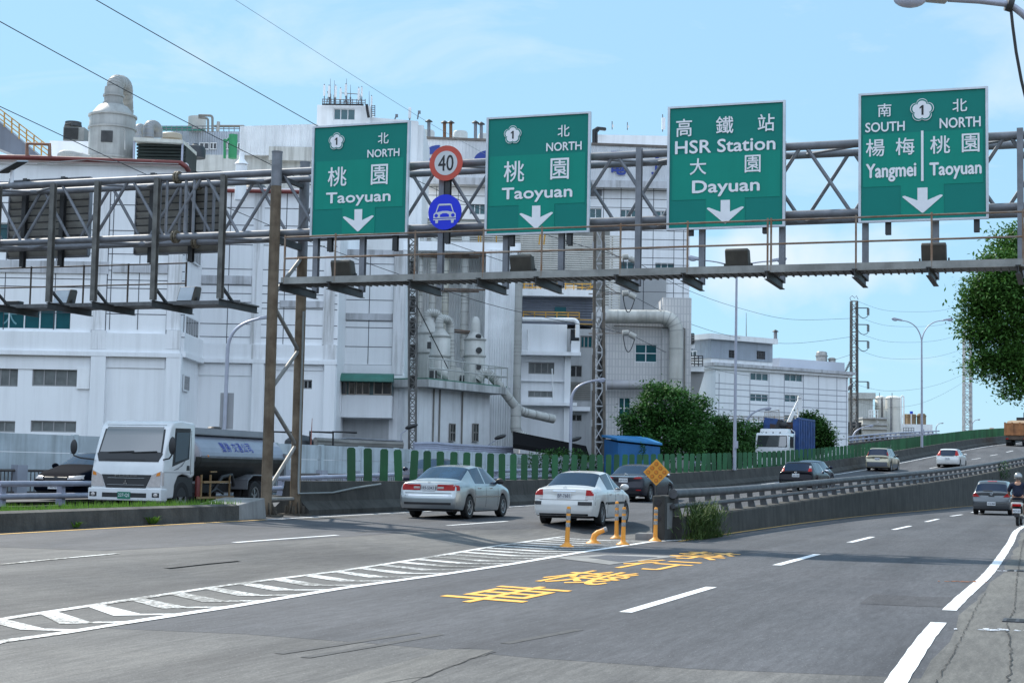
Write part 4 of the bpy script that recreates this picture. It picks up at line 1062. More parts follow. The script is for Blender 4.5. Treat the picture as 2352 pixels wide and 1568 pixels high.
mb = MB(); mb.tube([cc - nn * .03 + u_ * (hd * .3), Vector((cc.x, cc.y, 1.0)) - nn * .03], .03, 8); mb.build('stand', steel_dark, mk)
# delineator posts
def delineator(label, x, y, h, lean=(0, 0)):
    t = thing('delineator_post', label, 'delineator', gp(x, y), 0, 'orange delineator posts on the gore')
    t.rotation_euler = (R(lean[1]), R(lean[0]), R(-15))
    mb = MB(); mb.lathe([(.15, 0), (.145, .015), (.10, .04), (.062, .07), (.052, .10)], n=20); mb.build('base', orange, t, 50)
    mb = MB(); mb.lathe([(.052, .10), (.044, h * .48), (.042, h - .04), (.039, h - .012), (.02, h)], n=16); mb.build('shaft', orange, t, 50)
    for f in (.49, .66, .83):
        mb = MB(); mb.lathe([(.0455, h * f), (.0465, h * f + .004), (.0455, h * f + h * .105), (.045, h * f + h * .107)], n=16); mb.build('band', refl, t, 60)
delineator('orange post with grey bands standing farthest from the nose block', 1302, 1255, .82, (2.0, 0))
delineator('orange banded post directly in front of the white sedan rear wheel, behind its neighbour', 1416, 1236, .86)
delineator('orange banded post nearest the road lettering, in front of a second post', 1431, 1250.5, .80, (1.2, 0))
delineator('orange banded post standing against the concrete nose block', 1505, 1242, .76, (.8, 0))
t = thing('bent_delineator', 'snapped orange delineator stump bent over towards the nose block', 'delineator', gp(1363, 1247), 0, 'orange delineator posts on the gore')
mb = MB(); mb.lathe([(.165, 0), (.16, .015), (.11, .04), (.075, .07), (.06, .11)], n=20); mb.build('base', orange, t, 50)
mb = MB(); mb.tube([(0, 0, .08), (.02, 0, .17), (.09, 0, .23), (.17, 0, .26), (.28, .02, .31)], [.062, .062, .058, .052, .05], 12); mb.build('shaft', orange, t, 50)
for q in ([(.14, .006, .247), (.20, .01, .276)], [(.22, .012, .285), (.285, .02, .313)]): mb = MB(); mb.tube(q, .055, 12); mb.build('band', refl, t, 50)
# ------------------------------------------------------------------ vehicles
def paint(name, col, metal=0.0, rough=.32): return mat('paint_' + name, col, rough=rough, metal=metal, var=.05, scale=2.5, coat=.8)
chrome = mat('chrome', (.65, .66, .68), rough=.15, metal=1.0, var=0)
cglass = mat('car_glass', (.008, .018, .042), rough=.04, var=0, spec=.4)
cglass_l = mat('car_glass_light', (.025, .06, .12), rough=.04, var=.25, scale=2.2, spec=.4)
tail_red = mat('tail_red', (.45, .008, .008), rough=.35, var=.15, scale=12, spec=.3)
tail_clear = mat('tail_clear', (.55, .50, .48), rough=.15, var=.1, scale=12, coat=.6)
tail_amber = mat('tail_amber', (.65, .22, .03), rough=.15, var=0, coat=.5)
plate_w = mat('plate_white', (.68, .70, .72), rough=.5, var=.03)
plate_ink = mat('plate_ink', (.03, .035, .07), rough=.5, var=0)
trim = mat('trim_black', (.022, .022, .024), rough=.55, var=0)
rim_m = mat('rim_silver', (.34, .35, .36), rough=.35, metal=.6, var=.1, scale=6)
def lerpc(c, f):
    if f <= c[0][0]: return c[0][1]
    for (a, u), (b, v) in zip(c, c[1:]):
        if f <= b: return u + (v - u) * (f - a) / (b - a)
    return c[-1][1]
_wheel = {}
def wheel(parent, x, y, r, wd, side):
    k = (round(r, 3), side)
    if k not in _wheel:
        A = Matrix.Rotation(R(90) * side, 3, 'Y')
        mb = MB(); mb.lathe([(r * .6, -wd / 2), (r * .93, -wd / 2), (r, -wd * .36), (r, wd * .36), (r * .93, wd / 2), (r * .66, wd / 2 - .005), (r * .62, wd * .3)], (0, 0, 0), 28, A); w_ = mb.build('wheel', rubber, None, 35)
        mb = MB(); mb.lathe([(r * .65, wd * .3), (r * .65, wd * .45), (r * .57, wd * .42), (r * .55, wd * .2)], (0, 0, 0), 28, A); mb.lathe([(r * .56, wd * .16), (r * .16, wd * .30), (r * .12, wd * .40), (.001, wd * .41)], (0, 0, 0), 28, A)
        for i in range(6):
            a = i * math.pi / 3; p = [A @ Vector((math.cos(a + e) * q, math.sin(a + e) * q, wd * .40 - (.02 if q > .3 * r else 0))) for e, q in ((-.34, .14 * r), (.34, .14 * r), (.16, .6 * r), (-.16, .6 * r))]
            mb.prism(p, A @ Vector((0, 0, -.03)))
        o = mb.build('rim', rim_m, w_, 35); me = (w_.data, o.data); w_.location = (x, y, r); w_.parent = parent; _wheel[k] = me; return
    a, b = _wheel[k]
    w_ = bpy.data.objects.new('wheel', a); COL.objects.link(w_); w_.parent = parent; w_.location = (x, y, r); o = bpy.data.objects.new('rim', b); COL.objects.link(o); o.parent = w_
class Car:
    def __init__(s, label, cat, pt, sp, pos, th, glass=None, name='parked_car', gname='car'):
        L_, W, wr = sp['L'], sp['W'], sp['r']; s.L, s.W = L_, W; hw = W / 2; glass = glass or cglass
        s.t = t = thing(gname, label, cat); fr_, ff = sp['fr'], sp['ff']
        R0 = wr + .055; sill = .20
        fs = {0.0, L_}
        for c in (sp['belt'], sp['top'], sp['w']): fs |= {p[0] for p in c}
        for a, b in sp['side']: fs |= {a, b}
        fs |= {*sp['rear'], *sp['front']}
        arch = []
        for c in (fr_, ff):
            for d in (-R0 - .02, -R0 + .01, -R0 * .75, -R0 * .4, 0, R0 * .4, R0 * .75, R0 - .01, R0 + .02): arch.append(c + d)
        fs = sorted(f for f in fs if 0 <= f <= L_ and not any(abs(f - a) < .035 for a in arch)) ; fs = sorted(fs + arch)
        o = [];
        for f in fs:
            if o and f - o[-1] < .022: continue
            o.append(f)
        fs = o; n = len(fs)
        vs = []; c1, c4 = sp['rear'][0], sp['front'][1]
        for i, f in enumerate(fs):
            zb = sill + (.06 if f < .35 or f > L_ - .3 else 0)
            for c in (fr_, ff):
                d = abs(f - c)
                if d < R0: zb = max(zb, wr + math.sqrt(max(0, R0 * R0 - d * d)))
            belt, top, w_ = lerpc(sp['belt'], f), lerpc(sp['top'], f), hw * lerpc(sp['w'], f)
            zb = min(zb, belt - .10)
            cab = c1 - .001 <= f <= c4 + .001
            off = [0] * 8
            if i == 0: off = sp.get('roff', [.05, 0, 0, .05, .07, .09, .10, .10])
            if i == n - 1: off = [-.05, 0, -.01, -.04, -.07, -.09, -.09, -.09]
            if cab:
                rw = lerpc(sp['rw'], f); r5, r6 = (rw, top - .055), (rw * .80, top - .012)
            else: r5, r6 = (w_ * .86, belt + (top - belt) * .72), (w_ * .5, top - .005)
            rows = [(w_ * .95, zb), (w_ * .995, zb + (belt - zb) * .25), (w_, zb + (belt - zb) * .62), (w_ * .985, belt - .05), (w_ * .95, belt), r5, r6, (0, top)]
            for j, (x, z) in enumerate(rows): vs.append((x, f + off[j] - L_ / 2, z))
            for j, (x, z) in enumerate(rows[:-1]): vs.append((-x, f + off[j] - L_ / 2, z))
        K = 15
        V = lambda i, j, sd=1: i * K + (j if sd > 0 or j == 7 else 8 + j)
        bm = bmesh.new(); bv = [bm.verts.new(v) for v in vs]; lay = bm.edges.layers.float.new('crease_edge')
        def face(ids, mi):
            try: f = bm.faces.new([bv[k] for k in ids]); f.material_index = mi; f.smooth = True
            except ValueError: pass
        def inr(f0, f1, rg): return any(a - .01 <= f0 and f1 <= b + .01 for a, b in rg)
        for i in range(n - 1):
            for j in range(7):
                mi = 0
                if j == 4 and inr(fs[i], fs[i + 1], sp['side']): mi = 1
                if j >= 5 and inr(fs[i], fs[i + 1], [sp['rear'], sp['front']]): mi = 1
                face([V(i, j), V(i + 1, j), V(i + 1, j + 1), V(i, j + 1)], mi); face([V(i, j + 1, -1), V(i + 1, j + 1, -1), V(i + 1, j, -1), V(i, j, -1)], mi)
        for i, rv in ((0, 0), (n - 1, 1)):
            for j in range(6):
                q = [V(i, j, -1), V(i, j), V(i, j + 1), V(i, j + 1, -1)]; face(q[::-1] if rv else q, 0)
            q = [V(i, 6, -1), V(i, 6), V(i, 7)]; face(q[::-1] if rv else q, 0)
        bm.edges.ensure_lookup_table(); bm.verts.index_update()
        for e in bm.edges:
            a, b = sorted(v.index for v in e.verts); ia, ib = a // K, b // K; ja, jb = a % K, b % K
            if ia == ib and ia in (0, n - 1): e[lay] = .45
            elif ia != ib:
                j = ja if ja < 8 else ja - 8
                e[lay] = {0: .9, 3: .25, 4: .55, 5: .35}.get(j, 0)
            fm = {f.material_index for f in e.link_faces}
            if len(fm) == 2: e[lay] = max(e[lay], .8)
        me = bpy.data.meshes.new('b'); bm.to_mesh(me); bm.free()
        ob = bpy.data.objects.new('b', me); COL.objects.link(ob); md = ob.modifiers.new('s', 'SUBSURF'); md.levels = 2; md.render_levels = 2
        bpy.context.view_layer.update()
        m2 = bpy.data.meshes.new_from_object(ob.evaluated_get(bpy.context.evaluated_depsgraph_get())); bpy.data.objects.remove(ob)
        s.bvh = BVHTree.FromPolygons([v.co.copy() for v in m2.vertices], [list(p.vertices) for p in m2.polygons])
        groups = {}
        for p in m2.polygons:
            if p.material_index == 0: k = 'body'
            else:
                c = p.center
                fy = c.y + L_ / 2; nx = abs(p.normal.x)
                if inr(fy, fy, [(sp['rear'][0] - .05, sp['rear'][1] + .05)]) and (nx < .62): k = 'rear_window'
                elif inr(fy, fy, [(sp['front'][0] - .05, sp['front'][1] + .05)]) and nx < .62: k = 'windscreen'
                else: k = 'side_window' + ('R' if c.x > 0 else 'L') + ('f' if fy > sp['side'][-1][0] - .02 else 'r')
            groups.setdefault(k, []).append(list(p.vertices))
        for k, fl_ in groups.items():
            mp_, vv, ff_ = {}, [], []
            for f in fl_:
                q = []
                for v in f:
                    if v not in mp_: mp_[v] = len(vv); vv.append(tuple(m2.vertices[v].co))
                    q.append(mp_[v])
                ff_.append(q)
            mb = MB(); mb.add(vv, ff_); nm = 'side_window' if k.startswith('side') else k
            mb.build(nm, pt if k == 'body' else glass, t, 70)
        mb = MB(); mb.box(-hw + .22, hw - .22, -L_ / 2 + .18, L_ / 2 - .18, .19, .72); mb.box(-hw + .08, hw - .08, fr_ + R0 - L_ / 2, ff - R0 - L_ / 2, .17, .5); mb.box(-hw + .14, hw - .14, -L_ / 2 + .10, fr_ - R0 - L_ / 2, .24, .5); mb.box(-hw + .2, hw - .2, ff + R0 - L_ / 2, L_ / 2 - .12, .22, .5); mb.build('underbody', trim, t)
        for f in (fr_, ff):
            for sd in (-1, 1): wheel(t, sd * (hw - .115), f - L_ / 2, wr, .19, sd)
        s.pt = pt; s.sp = sp
        d = Vector((math.sin(th), math.cos(th), 0)); p = Vector(pos)
        t.location = p; t.rotation_euler = (0, 0, -th)
    def patch(s, name, m, q, ax='R', off=.012, n=(8, 3), smooth=60, parent=None):
        """q: 4 corners (u,v) projected onto the body; R/F use (x,z), S uses (y,z) on the right side, L on the left"""
        vs, fs = [], []
        for i in range(n[0] + 1):
            for j in range(n[1] + 1):
                u, v = i / n[0], j / n[1]
                a = [q[0][k] * (1 - u) * (1 - v) + q[1][k] * u * (1 - v) + q[2][k] * u * v + q[3][k] * (1 - u) * v for k in (0, 1)]
                if ax == 'R': o, d = Vector((a[0], -9, a[1])), Vector((0, 1, 0))
                elif ax == 'F': o, d = Vector((a[0], 9, a[1])), Vector((0, -1, 0))
                elif ax == 'S': o, d = Vector((9, a[0], a[1])), Vector((-1, 0, 0))
                else: o, d = Vector((-9, a[0], a[1])), Vector((1, 0, 0))
                h = s.bvh.ray_cast(o, d)[0]
                if h is None:
                    h = s.bvh.find_nearest(Vector((a[0], -s.L / 2 if ax == 'R' else s.L / 2, a[1])) if ax in 'RF' else Vector((s.W / 2 * (1 if ax == 'S' else -1), a[0], a[1])))[0]
                vs.append(h - d * off)
        k = n[1] + 1
        for i in range(n[0]):
            for j in range(n[1]): fs.append((i * k + j, (i + 1) * k + j, (i + 1) * k + j + 1, i * k + j + 1))
        D = {'R': Vector((0, 1, 0)), 'F': Vector((0, -1, 0)), 'S': Vector((-1, 0, 0)), 'L': Vector((1, 0, 0))}[ax] * .03
        b = len(vs); rim_ = [i * k for i in range(n[0] + 1)] + [n[0] * k + j for j in range(1, k)] + [i * k + n[1] for i in range(n[0] - 1, -1, -1)] + [j for j in range(n[1] - 1, 0, -1)]
        vs += [vs[r] + D for r in rim_]
        for i in range(len(rim_)): j = (i + 1) % len(rim_); fs.append((rim_[i], b + i, b + j, rim_[j]))
        mb = MB(); mb.add(vs, fs); return mb.build(name, m, parent or s.t, smooth)
    def plate(s, txt, z, x=0, ax='R', w=.36, h=.16, m=None, ink=None):
        y = max(-s.bvh.ray_cast(Vector((x + e, -9, z + g)), Vector((0, 1, 0)))[0].y for e in (-w / 2, 0, w / 2) for g in (-h / 2, h / 2)) if ax == 'R' else max(s.bvh.ray_cast(Vector((x + e, 9, z + g)), Vector((0, -1, 0)))[0].y for e in (-w / 2, 0, w / 2) for g in (-h / 2, h / 2))
        sg = -1 if ax == 'R' else 1
        mb = MB(); mb.box(x - w / 2, x + w / 2, min(sg * (y + .004), sg * (y + .02)), max(sg * (y + .004), sg * (y + .02)), z - h / 2, z + h / 2); o = mb.build('number_plate', m or plate_w, s.t)
        mb = MB(); add_text(mb, txt, (x, sg * (y + .023), z - .008), (-sg, 0, 0), (0, 0, 1), w * .88, h * .56, .03); mb.build('plate_lettering', ink or plate_ink, o)
    def mirror(s, f, z, side, m=None):
        h = s.bvh.ray_cast(Vector((9 * side, f - s.L / 2, z)), Vector((-side, 0, 0)))[0]; x = abs(h.x) if h else s.W / 2
        mb = MB(); mb.ball((side * (x + .12), f - s.L / 2, z + .05), .12, .07, .085, 14, 10); mb.bar((side * (x - .05), f - s.L / 2 + .03, z), (side * (x + .07), f - s.L / 2 + .02, z + .02), .05)
        mb.build('mirror', m or s.pt, s.t, 60)
    def handle(s, f, z, m=None):
        for sd in (1, -1):
            h = s.bvh.ray_cast(Vector((9 * sd, f - s.L / 2, z)), Vector((-sd, 0, 0)))[0]
            if h: mb = MB(); mb.box(h.x - .02, h.x + .02, f - s.L / 2 - .09, f - s.L / 2 + .09, z - .02, z + .02); mb.build('door_handle', m or s.pt, s.t, bevel=.008)
    def seams(s, fl_, z0, z1):
        for f in fl_:
            for ax in 'SL': s.patch('door_seam', trim, [(f - s.L / 2 - .006, z0), (f - s.L / 2 + .006, z0), (f - s.L / 2 + .006, z1), (f - s.L / 2 - .006, z1)], ax, .003, (1, 6))
    def emblem(s, z, r=.05, ax='R', x=0):
        h = s.bvh.ray_cast(Vector((x, -9 if ax == 'R' else 9, z)), Vector((0, 1 if ax == 'R' else -1, 0)))[0]; y = h.y + (-.012 if ax == 'R' else .012)
        mb = MB(); n = 20; pts = [Vector((x + math.cos(k * .3142) * r * 1.3, y, z + math.sin(k * .3142) * r)) for k in range(n + 1)]; mb.tube(pts, r * .18, 6, False); pts = [Vector((x + math.cos(k * .3142) * r * .45, y, z + math.sin(k * .3142) * r * .9)) for k in range(n + 1)]; mb.tube(pts, r * .14, 6, False); mb.build('emblem', chrome, s.t, 60)
def sedan(L=4.45, W=1.69, H=1.41, r=.30, fr=.98, wb=2.58, **k):
    q = H / 1.41; e = L - 4.45
    d = dict(L=L, W=W, r=r, fr=fr, ff=fr + wb, belt=[(0, .72), (.1, .86), (.9, .91), (2.2, .90), (3.3 + e, .89), (4.0 + e, .76), (L - .12, .62), (L, .52)],
             top=[(0, .76), (.1, .955 * q), (.60, 1.01 * q), (.68, 1.03 * q), (1.40, 1.355 * q), (2.0, H), (2.6 + e, H - .03), (3.38 + e, 1.0 * q), (3.5 + e, .96 * q), (4.15 + e, .82), (L - .08, .66), (L, .54)],
             w=[(0, .91), (.2, .965), (.9, 1), (3.2, 1), (4.0 + e, .965), (L - .18, .90), (L, .78)],
             rw=[(.6, .66 * W / 1.69), (1.4, .575 * W / 1.69), (2.6 + e, .575 * W / 1.69), (3.4 + e, .68 * W / 1.69)], rear=(.68, 1.40), front=(2.6 + e, 3.38 + e), side=[(1.34, 2.06), (2.14, 3.1 + e)])
    d.update(k); return d
def hatch(L=4.25, W=1.70, H=1.52, r=.31, fr=.78, wb=2.6, rb=.96, **k):
    e = L - 4.25
    d = dict(L=L, W=W, r=r, fr=fr, ff=fr + wb, belt=[(0, .80), (.08, .94), (.9, .96), (2.2, .94), (3.2 + e, .93), (3.9 + e, .80), (L - .12, .62), (L, .52)],
             top=[(0, .86), (.06, rb), (.12, rb + .06), (.46, H - .08), (.62, H - .01), (1.3, H), (2.2 + e, H - .02), (3.1 + e, 1.03), (3.3 + e, .98), (4.0 + e, .82), (L - .08, .66), (L, .54)],
             w=[(0, .93), (.2, .98), (.8, 1), (3.1, 1), (3.8 + e, .965), (L - .18, .90), (L, .78)],
             rw=[(.06, .70 * W / 1.7), (.5, .60 * W / 1.7), (2.2 + e, .60 * W / 1.7), (3.2 + e, .70 * W / 1.7)], rear=(.12, .46), front=(2.2 + e, 3.1 + e), side=[(.62, .92), (1.0, 1.72), (1.8, 2.85 + e)])
    d.update(k); return d
def place(px, fn, th, L, fr):
    p = fn(*px); d = Vector((math.sin(th), math.cos(th), 0)); q = p + d * (L / 2 - fr); return q
# --- silver saloon
th = R(19.7); sp = sedan(); c = Car('silver saloon car with wide red tail lamps left of the white saloon', 'car', paint('silver', (.40, .43, .44), .75), sp, place((1013, 1188.5), onleft, th, 4.45, .98), th, cglass_l)
c.patch('tail_light', tail_red, [(-.80, .735), (-.24, .735), (-.24, .885), (-.80, .885)]); c.patch('tail_light', tail_red, [(.24, .735), (.80, .735), (.80, .885), (.24, .885)])
c.patch('reverse_light', tail_clear, [(-.42, .775), (-.25, .775), (-.25, .83), (-.42, .83)], off=.016); c.patch('reverse_light', tail_clear, [(.25, .775), (.42, .775), (.42, .83), (.25, .83)], off=.016)
c.patch('tail_light', tail_red, [(-2.16, .735), (-1.98, .735), (-1.98, .87), (-2.12, .87)], 'S')
c.plate('R9-5043', .80); c.emblem(.935, .028); c.patch('boot_seam', trim, [(-.78, .655), (.78, .655), (.78, .668), (-.78, .668)], off=.004, n=(10, 1))
c.patch('bumper_trim', chrome, [(-.80, .595), (.80, .595), (.80, .612), (-.80, .612)], off=.01, n=(12, 1)); c.patch('bumper_trim', trim, [(-.78, .36), (.78, .36), (.78, .42), (-.78, .42)], off=.006, n=(12, 1))
c.patch('side_moulding', chrome, [(-1.0, .555), (.95, .555), (.95, .59), (-1.0, .59)], 'S', .01, (10, 1)); c.mirror(3.02, .93, 1, trim); c.mirror(3.02, .93, -1, trim); c.handle(1.62, .80, chrome); c.handle(2.5, .80, chrome); c.seams((1.32, 2.12, 3.05), .30, .86)
mb = MB(); 
for x in (-.30, .32): mb.ball((x, -.85, 1.06), .13, .06, .10)
mb.build('headrest', mat('seat_grey', (.4, .4, .38), rough=.9, var=.1), c.t, 60)
# --- white saloon
th = R(18); sp = sedan(4.2, 1.66, 1.40, .29, .90, 2.48); c = Car('white saloon car with corner tail lamps beside the orange posts', 'car', paint('white', (.70, .70, .68), 0, .28), sp, place((1315, 1205), onleft, th, 4.2, .90), th)
for sg in (-1, 1):
    c.patch('tail_light', tail_red, [(sg * .56, .765), (sg * .79, .765), (sg * .78, .90), (sg * .57, .91)]); c.patch('reverse_light', tail_clear, [(sg * .56, .665), (sg * .79, .665), (sg * .79, .76), (sg * .56, .76)])
    c.patch('bumper_pad', trim, [(sg * (.38 if sg > 0 else .58), .525), (sg * .79, .525), (sg * .79, .615), (sg * (.38 if sg > 0 else .58), .615)], off=.014)
c.plate('BP-7681', .765); c.emblem(.95, .035)
c.patch('boot_strip', chrome, [(-.30, .86), (.30, .86), (.30, .885), (-.30, .885)], off=.02, n=(8, 1)); c.patch('boot_seam', trim, [(-.78, .648), (.78, .648), (.78, .658), (-.78, .658)], off=.004, n=(10, 1))
c.patch('side_moulding', trim, [(-.95, .54), (.9, .54), (.9, .60), (-.95, .60)], 'S', .012, (10, 1)); c.patch('bumper_trim', trim, [(-.76, .265), (.76, .265), (.76, .31), (-.76, .31)], off=.004, n=(12, 1))
c.mirror(2.86, .93, 1); c.mirror(2.86, .93, -1); c.handle(1.58, .80); c.handle(2.36, .80); c.seams((1.30, 2.10, 2.9), .30, .86)
# --- dark grey saloon behind the marker
th = R(22); sp = sedan(4.62, 1.775, 1.475, .315, .98, 2.7); c = Car('dark grey saloon car partly hidden by the yellow diamond marker', 'car', mat('paint_graphite', (.022, .022, .03), rough=.25, metal=.2, var=0, spec=.3), sp, place((1447, 1150), onleft, th, 4.62, .98), th)
for sg in (-1, 1):
    c.patch('tail_light', tail_red, [(sg * .40, .88), (sg * .83, .90), (sg * .84, 1.0), (sg * .52, .97)]); c.patch('tail_clear_strip', chrome, [(sg * .42, .955), (sg * .80, .985), (sg * .80, 1.01), (sg * .42, .985)], off=.018)
c.patch('boot_strip', chrome, [(-.45, .955), (.45, .955), (.45, .985), (-.45, .985)], off=.02, n=(10, 1)); c.emblem(1.035, .045); c.plate('AJH-5256', .82); c.patch('bumper_trim', trim, [(-.8, .30), (.8, .30), (.8, .40), (-.8, .40)], off=.006, n=(12, 1)); c.patch('reflector', tail_red, [(.55, .43), (.75, .43), (.75, .465), (.55, .465)], off=.012, n=(4, 1)); c.mirror(3.1, 1.0, 1, chrome); c.mirror(3.1, 1.0, -1); c.handle(1.75, .88, chrome); c.handle(2.6, .88, chrome)
# --- two black cars up the ramp
th = R(24); sp = hatch(4.35, 1.78, 1.50, .32, .80, 2.6, rb=.98); c = Car('glossy black hatchback car with tall tail lamps behind the ramp rail', 'car', mat('paint_black', (.005, .005, .009), rough=.2, var=0, spec=.2), sp, place((1836, 1128), onleft, th, 4.35, .80), th)
for sg in (-1, 1):
    c.patch('tail_light', tail_red, [(sg * .60, 1.0), (sg * .78, 1.0), (sg * .72, 1.16), (sg * .62, 1.16)], off=.02); c.patch('reverse_light', tail_clear, [(sg * .63, 1.17), (sg * .72, 1.17), (sg * .68, 1.28), (sg * .62, 1.28)], off=.02)
c.plate('AGN-7582', .80); c.emblem(.93, .045); c.patch('bumper_trim', chrome, [(-.80, .50), (.80, .50), (.80, .515), (-.80, .515)], off=.012, n=(10, 1)); c.mirror(2.75, 1.0, 1, chrome); c.mirror(2.75, 1.0, -1)
sp = sedan(4.6, 1.78, 1.45, .31, .98, 2.65); c = Car('dark blue black saloon car just ahead of the black hatchback on the ramp', 'car', mat('paint_navy', (.008, .010, .026), rough=.2, var=0, spec=.25), sp, place((1852, 1115), onleft, th, 4.6, .98), th)
for sg in (-1, 1): c.patch('tail_light', tail_red, [(sg * .5, .84), (sg * .83, .84), (sg * .83, .98), (sg * .52, .98)])
c.plate('ABC-1820', .72); c.mirror(3.1, 1.0, 1); c.mirror(3.1, 1.0, -1)
# --- beige SUV
th = R(24.5); sp = hatch(4.45, 1.765, 1.67, .35, .86, 2.62, rb=1.06, belt=[(0, .86), (.08, 1.02), (.9, 1.05), (2.2, 1.03), (3.4, 1.0), (4.1, .9), (4.33, .70), (4.45, .58)]); c = Car('beige sport utility car with grey lower body climbing the ramp', 'car', paint('beige', (.42, .38, .27), .5), sp, place((2020, 1081), onleft, th, 4.45, .86), th)
c.patch('bumper', mat('bumper_grey', (.12, .13, .15), rough=.5, var=.05), [(-.86, .30), (.86, .30), (.86, .64), (-.86, .64)], off=.012, n=(12, 3))
for sg in (-1, 1): c.patch('tail_light', tail_red, [(sg * .70, 1.10), (sg * .80, 1.08), (sg * .74, 1.5), (sg * .66, 1.5)], off=.02)
for ax in 'SL': c.patch('lower_cladding', mat('bumper_grey', None), [(-.9, .26), (.85, .26), (.85, .52), (-.9, .52)], ax, .014, (8, 2))
c.plate('2327-ZR', .86); c.patch('boot_strip', trim, [(-.35, .96), (.35, .96), (.35, .99), (-.35, .99)], off=.02, n=(6, 1)); c.mirror(2.85, 1.08, 1, trim); c.mirror(2.85, 1.08, -1, trim)
mb = MB()
for sg in (-1, 1): mb.tube([(sg * .55, -1.5, 1.66), (sg * .55, -1.3, 1.71), (sg * .55, -.1, 1.71), (sg * .55, .1, 1.66)], .02, 6)
mb.build('roof_rail', trim, c.t, 60)
# --- white two door hatchback
sp = hatch(4.25, 1.78, 1.45, .31, .80, 2.64, rb=.86, rear=(.12, .46)); c = Car('white hatchback car with tall red lamps framing a dark glass tailgate', 'car', mat('paint_white', None), sp, place((2180, 1073), onleft, th, 4.25, .8), th)
c.patch('tailgate_glass', cglass, [(-.45, .88), (.45, .88), (.58, 1.05), (-.58, 1.05)], off=.02)
for sg in (-1, 1): c.patch('tail_light', tail_red, [(sg * .55, .92), (sg * .84, .92), (sg * .66, 1.32), (sg * .58, 1.32)], off=.025)
c.plate('AFJ-1172', .66); c.mirror(2.7, .97, 1); c.mirror(2.7, .97, -1)
mb = MB(); h = c.bvh.ray_cast(Vector((0, -9, .95)), Vector((0, 1, 0)))[0]; add_text(mb, 'VOLVO', (0, h.y - .03, .90), (1, 0, 0), (0, 0, 1), .62, .06, .03); mb.build('lettering', chrome, c.t)
# --- grey hatchback in the street
th = R(22.5); sp = hatch(4.25, 1.70, 1.535, .31, .76, 2.6, rb=1.0); c = Car('dark grey hatchback car beside the scooter rider on the street', 'car', paint('grey', (.115, .125, .135), .6), sp, place((2281, 1181.5), gp, th, 4.25, .76), th)
for sg in (-1, 1): c.patch('tail_light', tail_red, [(sg * .50, .80), (sg * .84, .80), (sg * .84, .985), (sg * .74, 1.02)], off=.02)
c.plate('ACQ-9068', .50); c.emblem(.93, .045); c.patch('boot_handle', trim, [(-.13, .81), (.13, .81), (.12, .86), (-.12, .86)], off=.015, n=(4, 1)); c.patch('bumper_trim', chrome, [(-.80, .515), (-.2, .515), (-.2, .53), (-.80, .53)], off=.012, n=(8, 1)); c.patch('bumper_trim', chrome, [(.2, .515), (.80, .515), (.80, .53), (.2, .53)], off=.012, n=(8, 1)); c.patch('high_brake_light', tail_red, [(-.2, 1.475), (.2, 1.475), (.2, 1.50), (-.2, 1.50)], off=.02, n=(4, 1)); c.patch('rear_wiper', trim, [(-.36, 1.07), (.05, 1.05), (.05, 1.075), (-.36, 1.085)], off=.03, n=(6, 1)); c.mirror(2.7, 1.0, 1); c.mirror(2.7, 1.0, -1)
mb = MB(); mb.tube([(0, -1.5, 1.53), (0, -1.56, 1.68)], .012, 5); mb.build('aerial', trim, c.t)
# --- taxi on the crest, facing the camera
th = R(25 + 180); p = P(2278, 985, 215); sp = sedan(4.5, 1.7, 1.46); p.z = ZT(215); c = Car('yellow taxi with a roof light at the crest of the opposite carriageway', 'taxi', paint('taxi', (.72, .38, .02)), sp, p, th)
mb = MB(); mb.box(-.28, .28, -.1, .1, 1.45, 1.62); mb.build('roof_light', tail_clear, c.t, bevel=.04); mb = MB(); mb.box(-.35, .35, -.06, .06, 1.42, 1.46); mb.build('roof_bar', trim, c.t)
for sg in (-1, 1): c.patch('headlight', tail_clear, [(sg * .4, .6), (sg * .78, .6), (sg * .78, .72), (sg * .42, .72)], 'F')
# --- black car beyond the guard rail, facing the camera
th = RL.th(48) + math.pi; p = P(141, 1129, 47.2); d = Vector((math.sin(th), math.cos(th), 0)); p = p - d * 2.3 + Vector((-.25, 0, 0)); p.z = .42; sp = sedan(4.6, 1.76, 1.43); c = Car('black saloon car half hidden behind the guard rail and the tanker cab', 'car', mat('paint_black_dull', (.003, .005, .010), rough=.8, var=0, spec=.02), sp, p, th)
for sg in (-1, 1): c.patch('headlight', tail_clear, [(sg * .42, .60), (sg * .82, .62), (sg * .80, .74), (sg * .46, .70)], 'F')
c.patch('grille', trim, [(-.36, .56), (.36, .56), (.4, .68), (-.4, .68)], 'F'); c.patch('bumper_trim', chrome, [(-.75, .50), (.75, .50), (.75, .52), (-.75, .52)], 'F', n=(10, 1)); c.plate('7285-QS', .40, 0, 'F'); c.mirror(3.3, .95, 1); c.mirror(3.3, .95, -1)
th = RL.th(64) + math.pi; p = P(1000, 1085, 64); p.z = ZT(64) + .05; c = Car('dark car on the opposite carriageway seen between green boards above the silver saloon', 'car', mat('paint_navy', None), sedan(4.5, 1.74, 1.45), p, th)
for sg in (-1, 1): c.patch('headlight', tail_clear, [(sg * .42, .60), (sg * .82, .62), (sg * .80, .74), (sg * .46, .70)], 'F')
c.mirror(3.2, .95, 1); c.mirror(3.2, .95, -1)
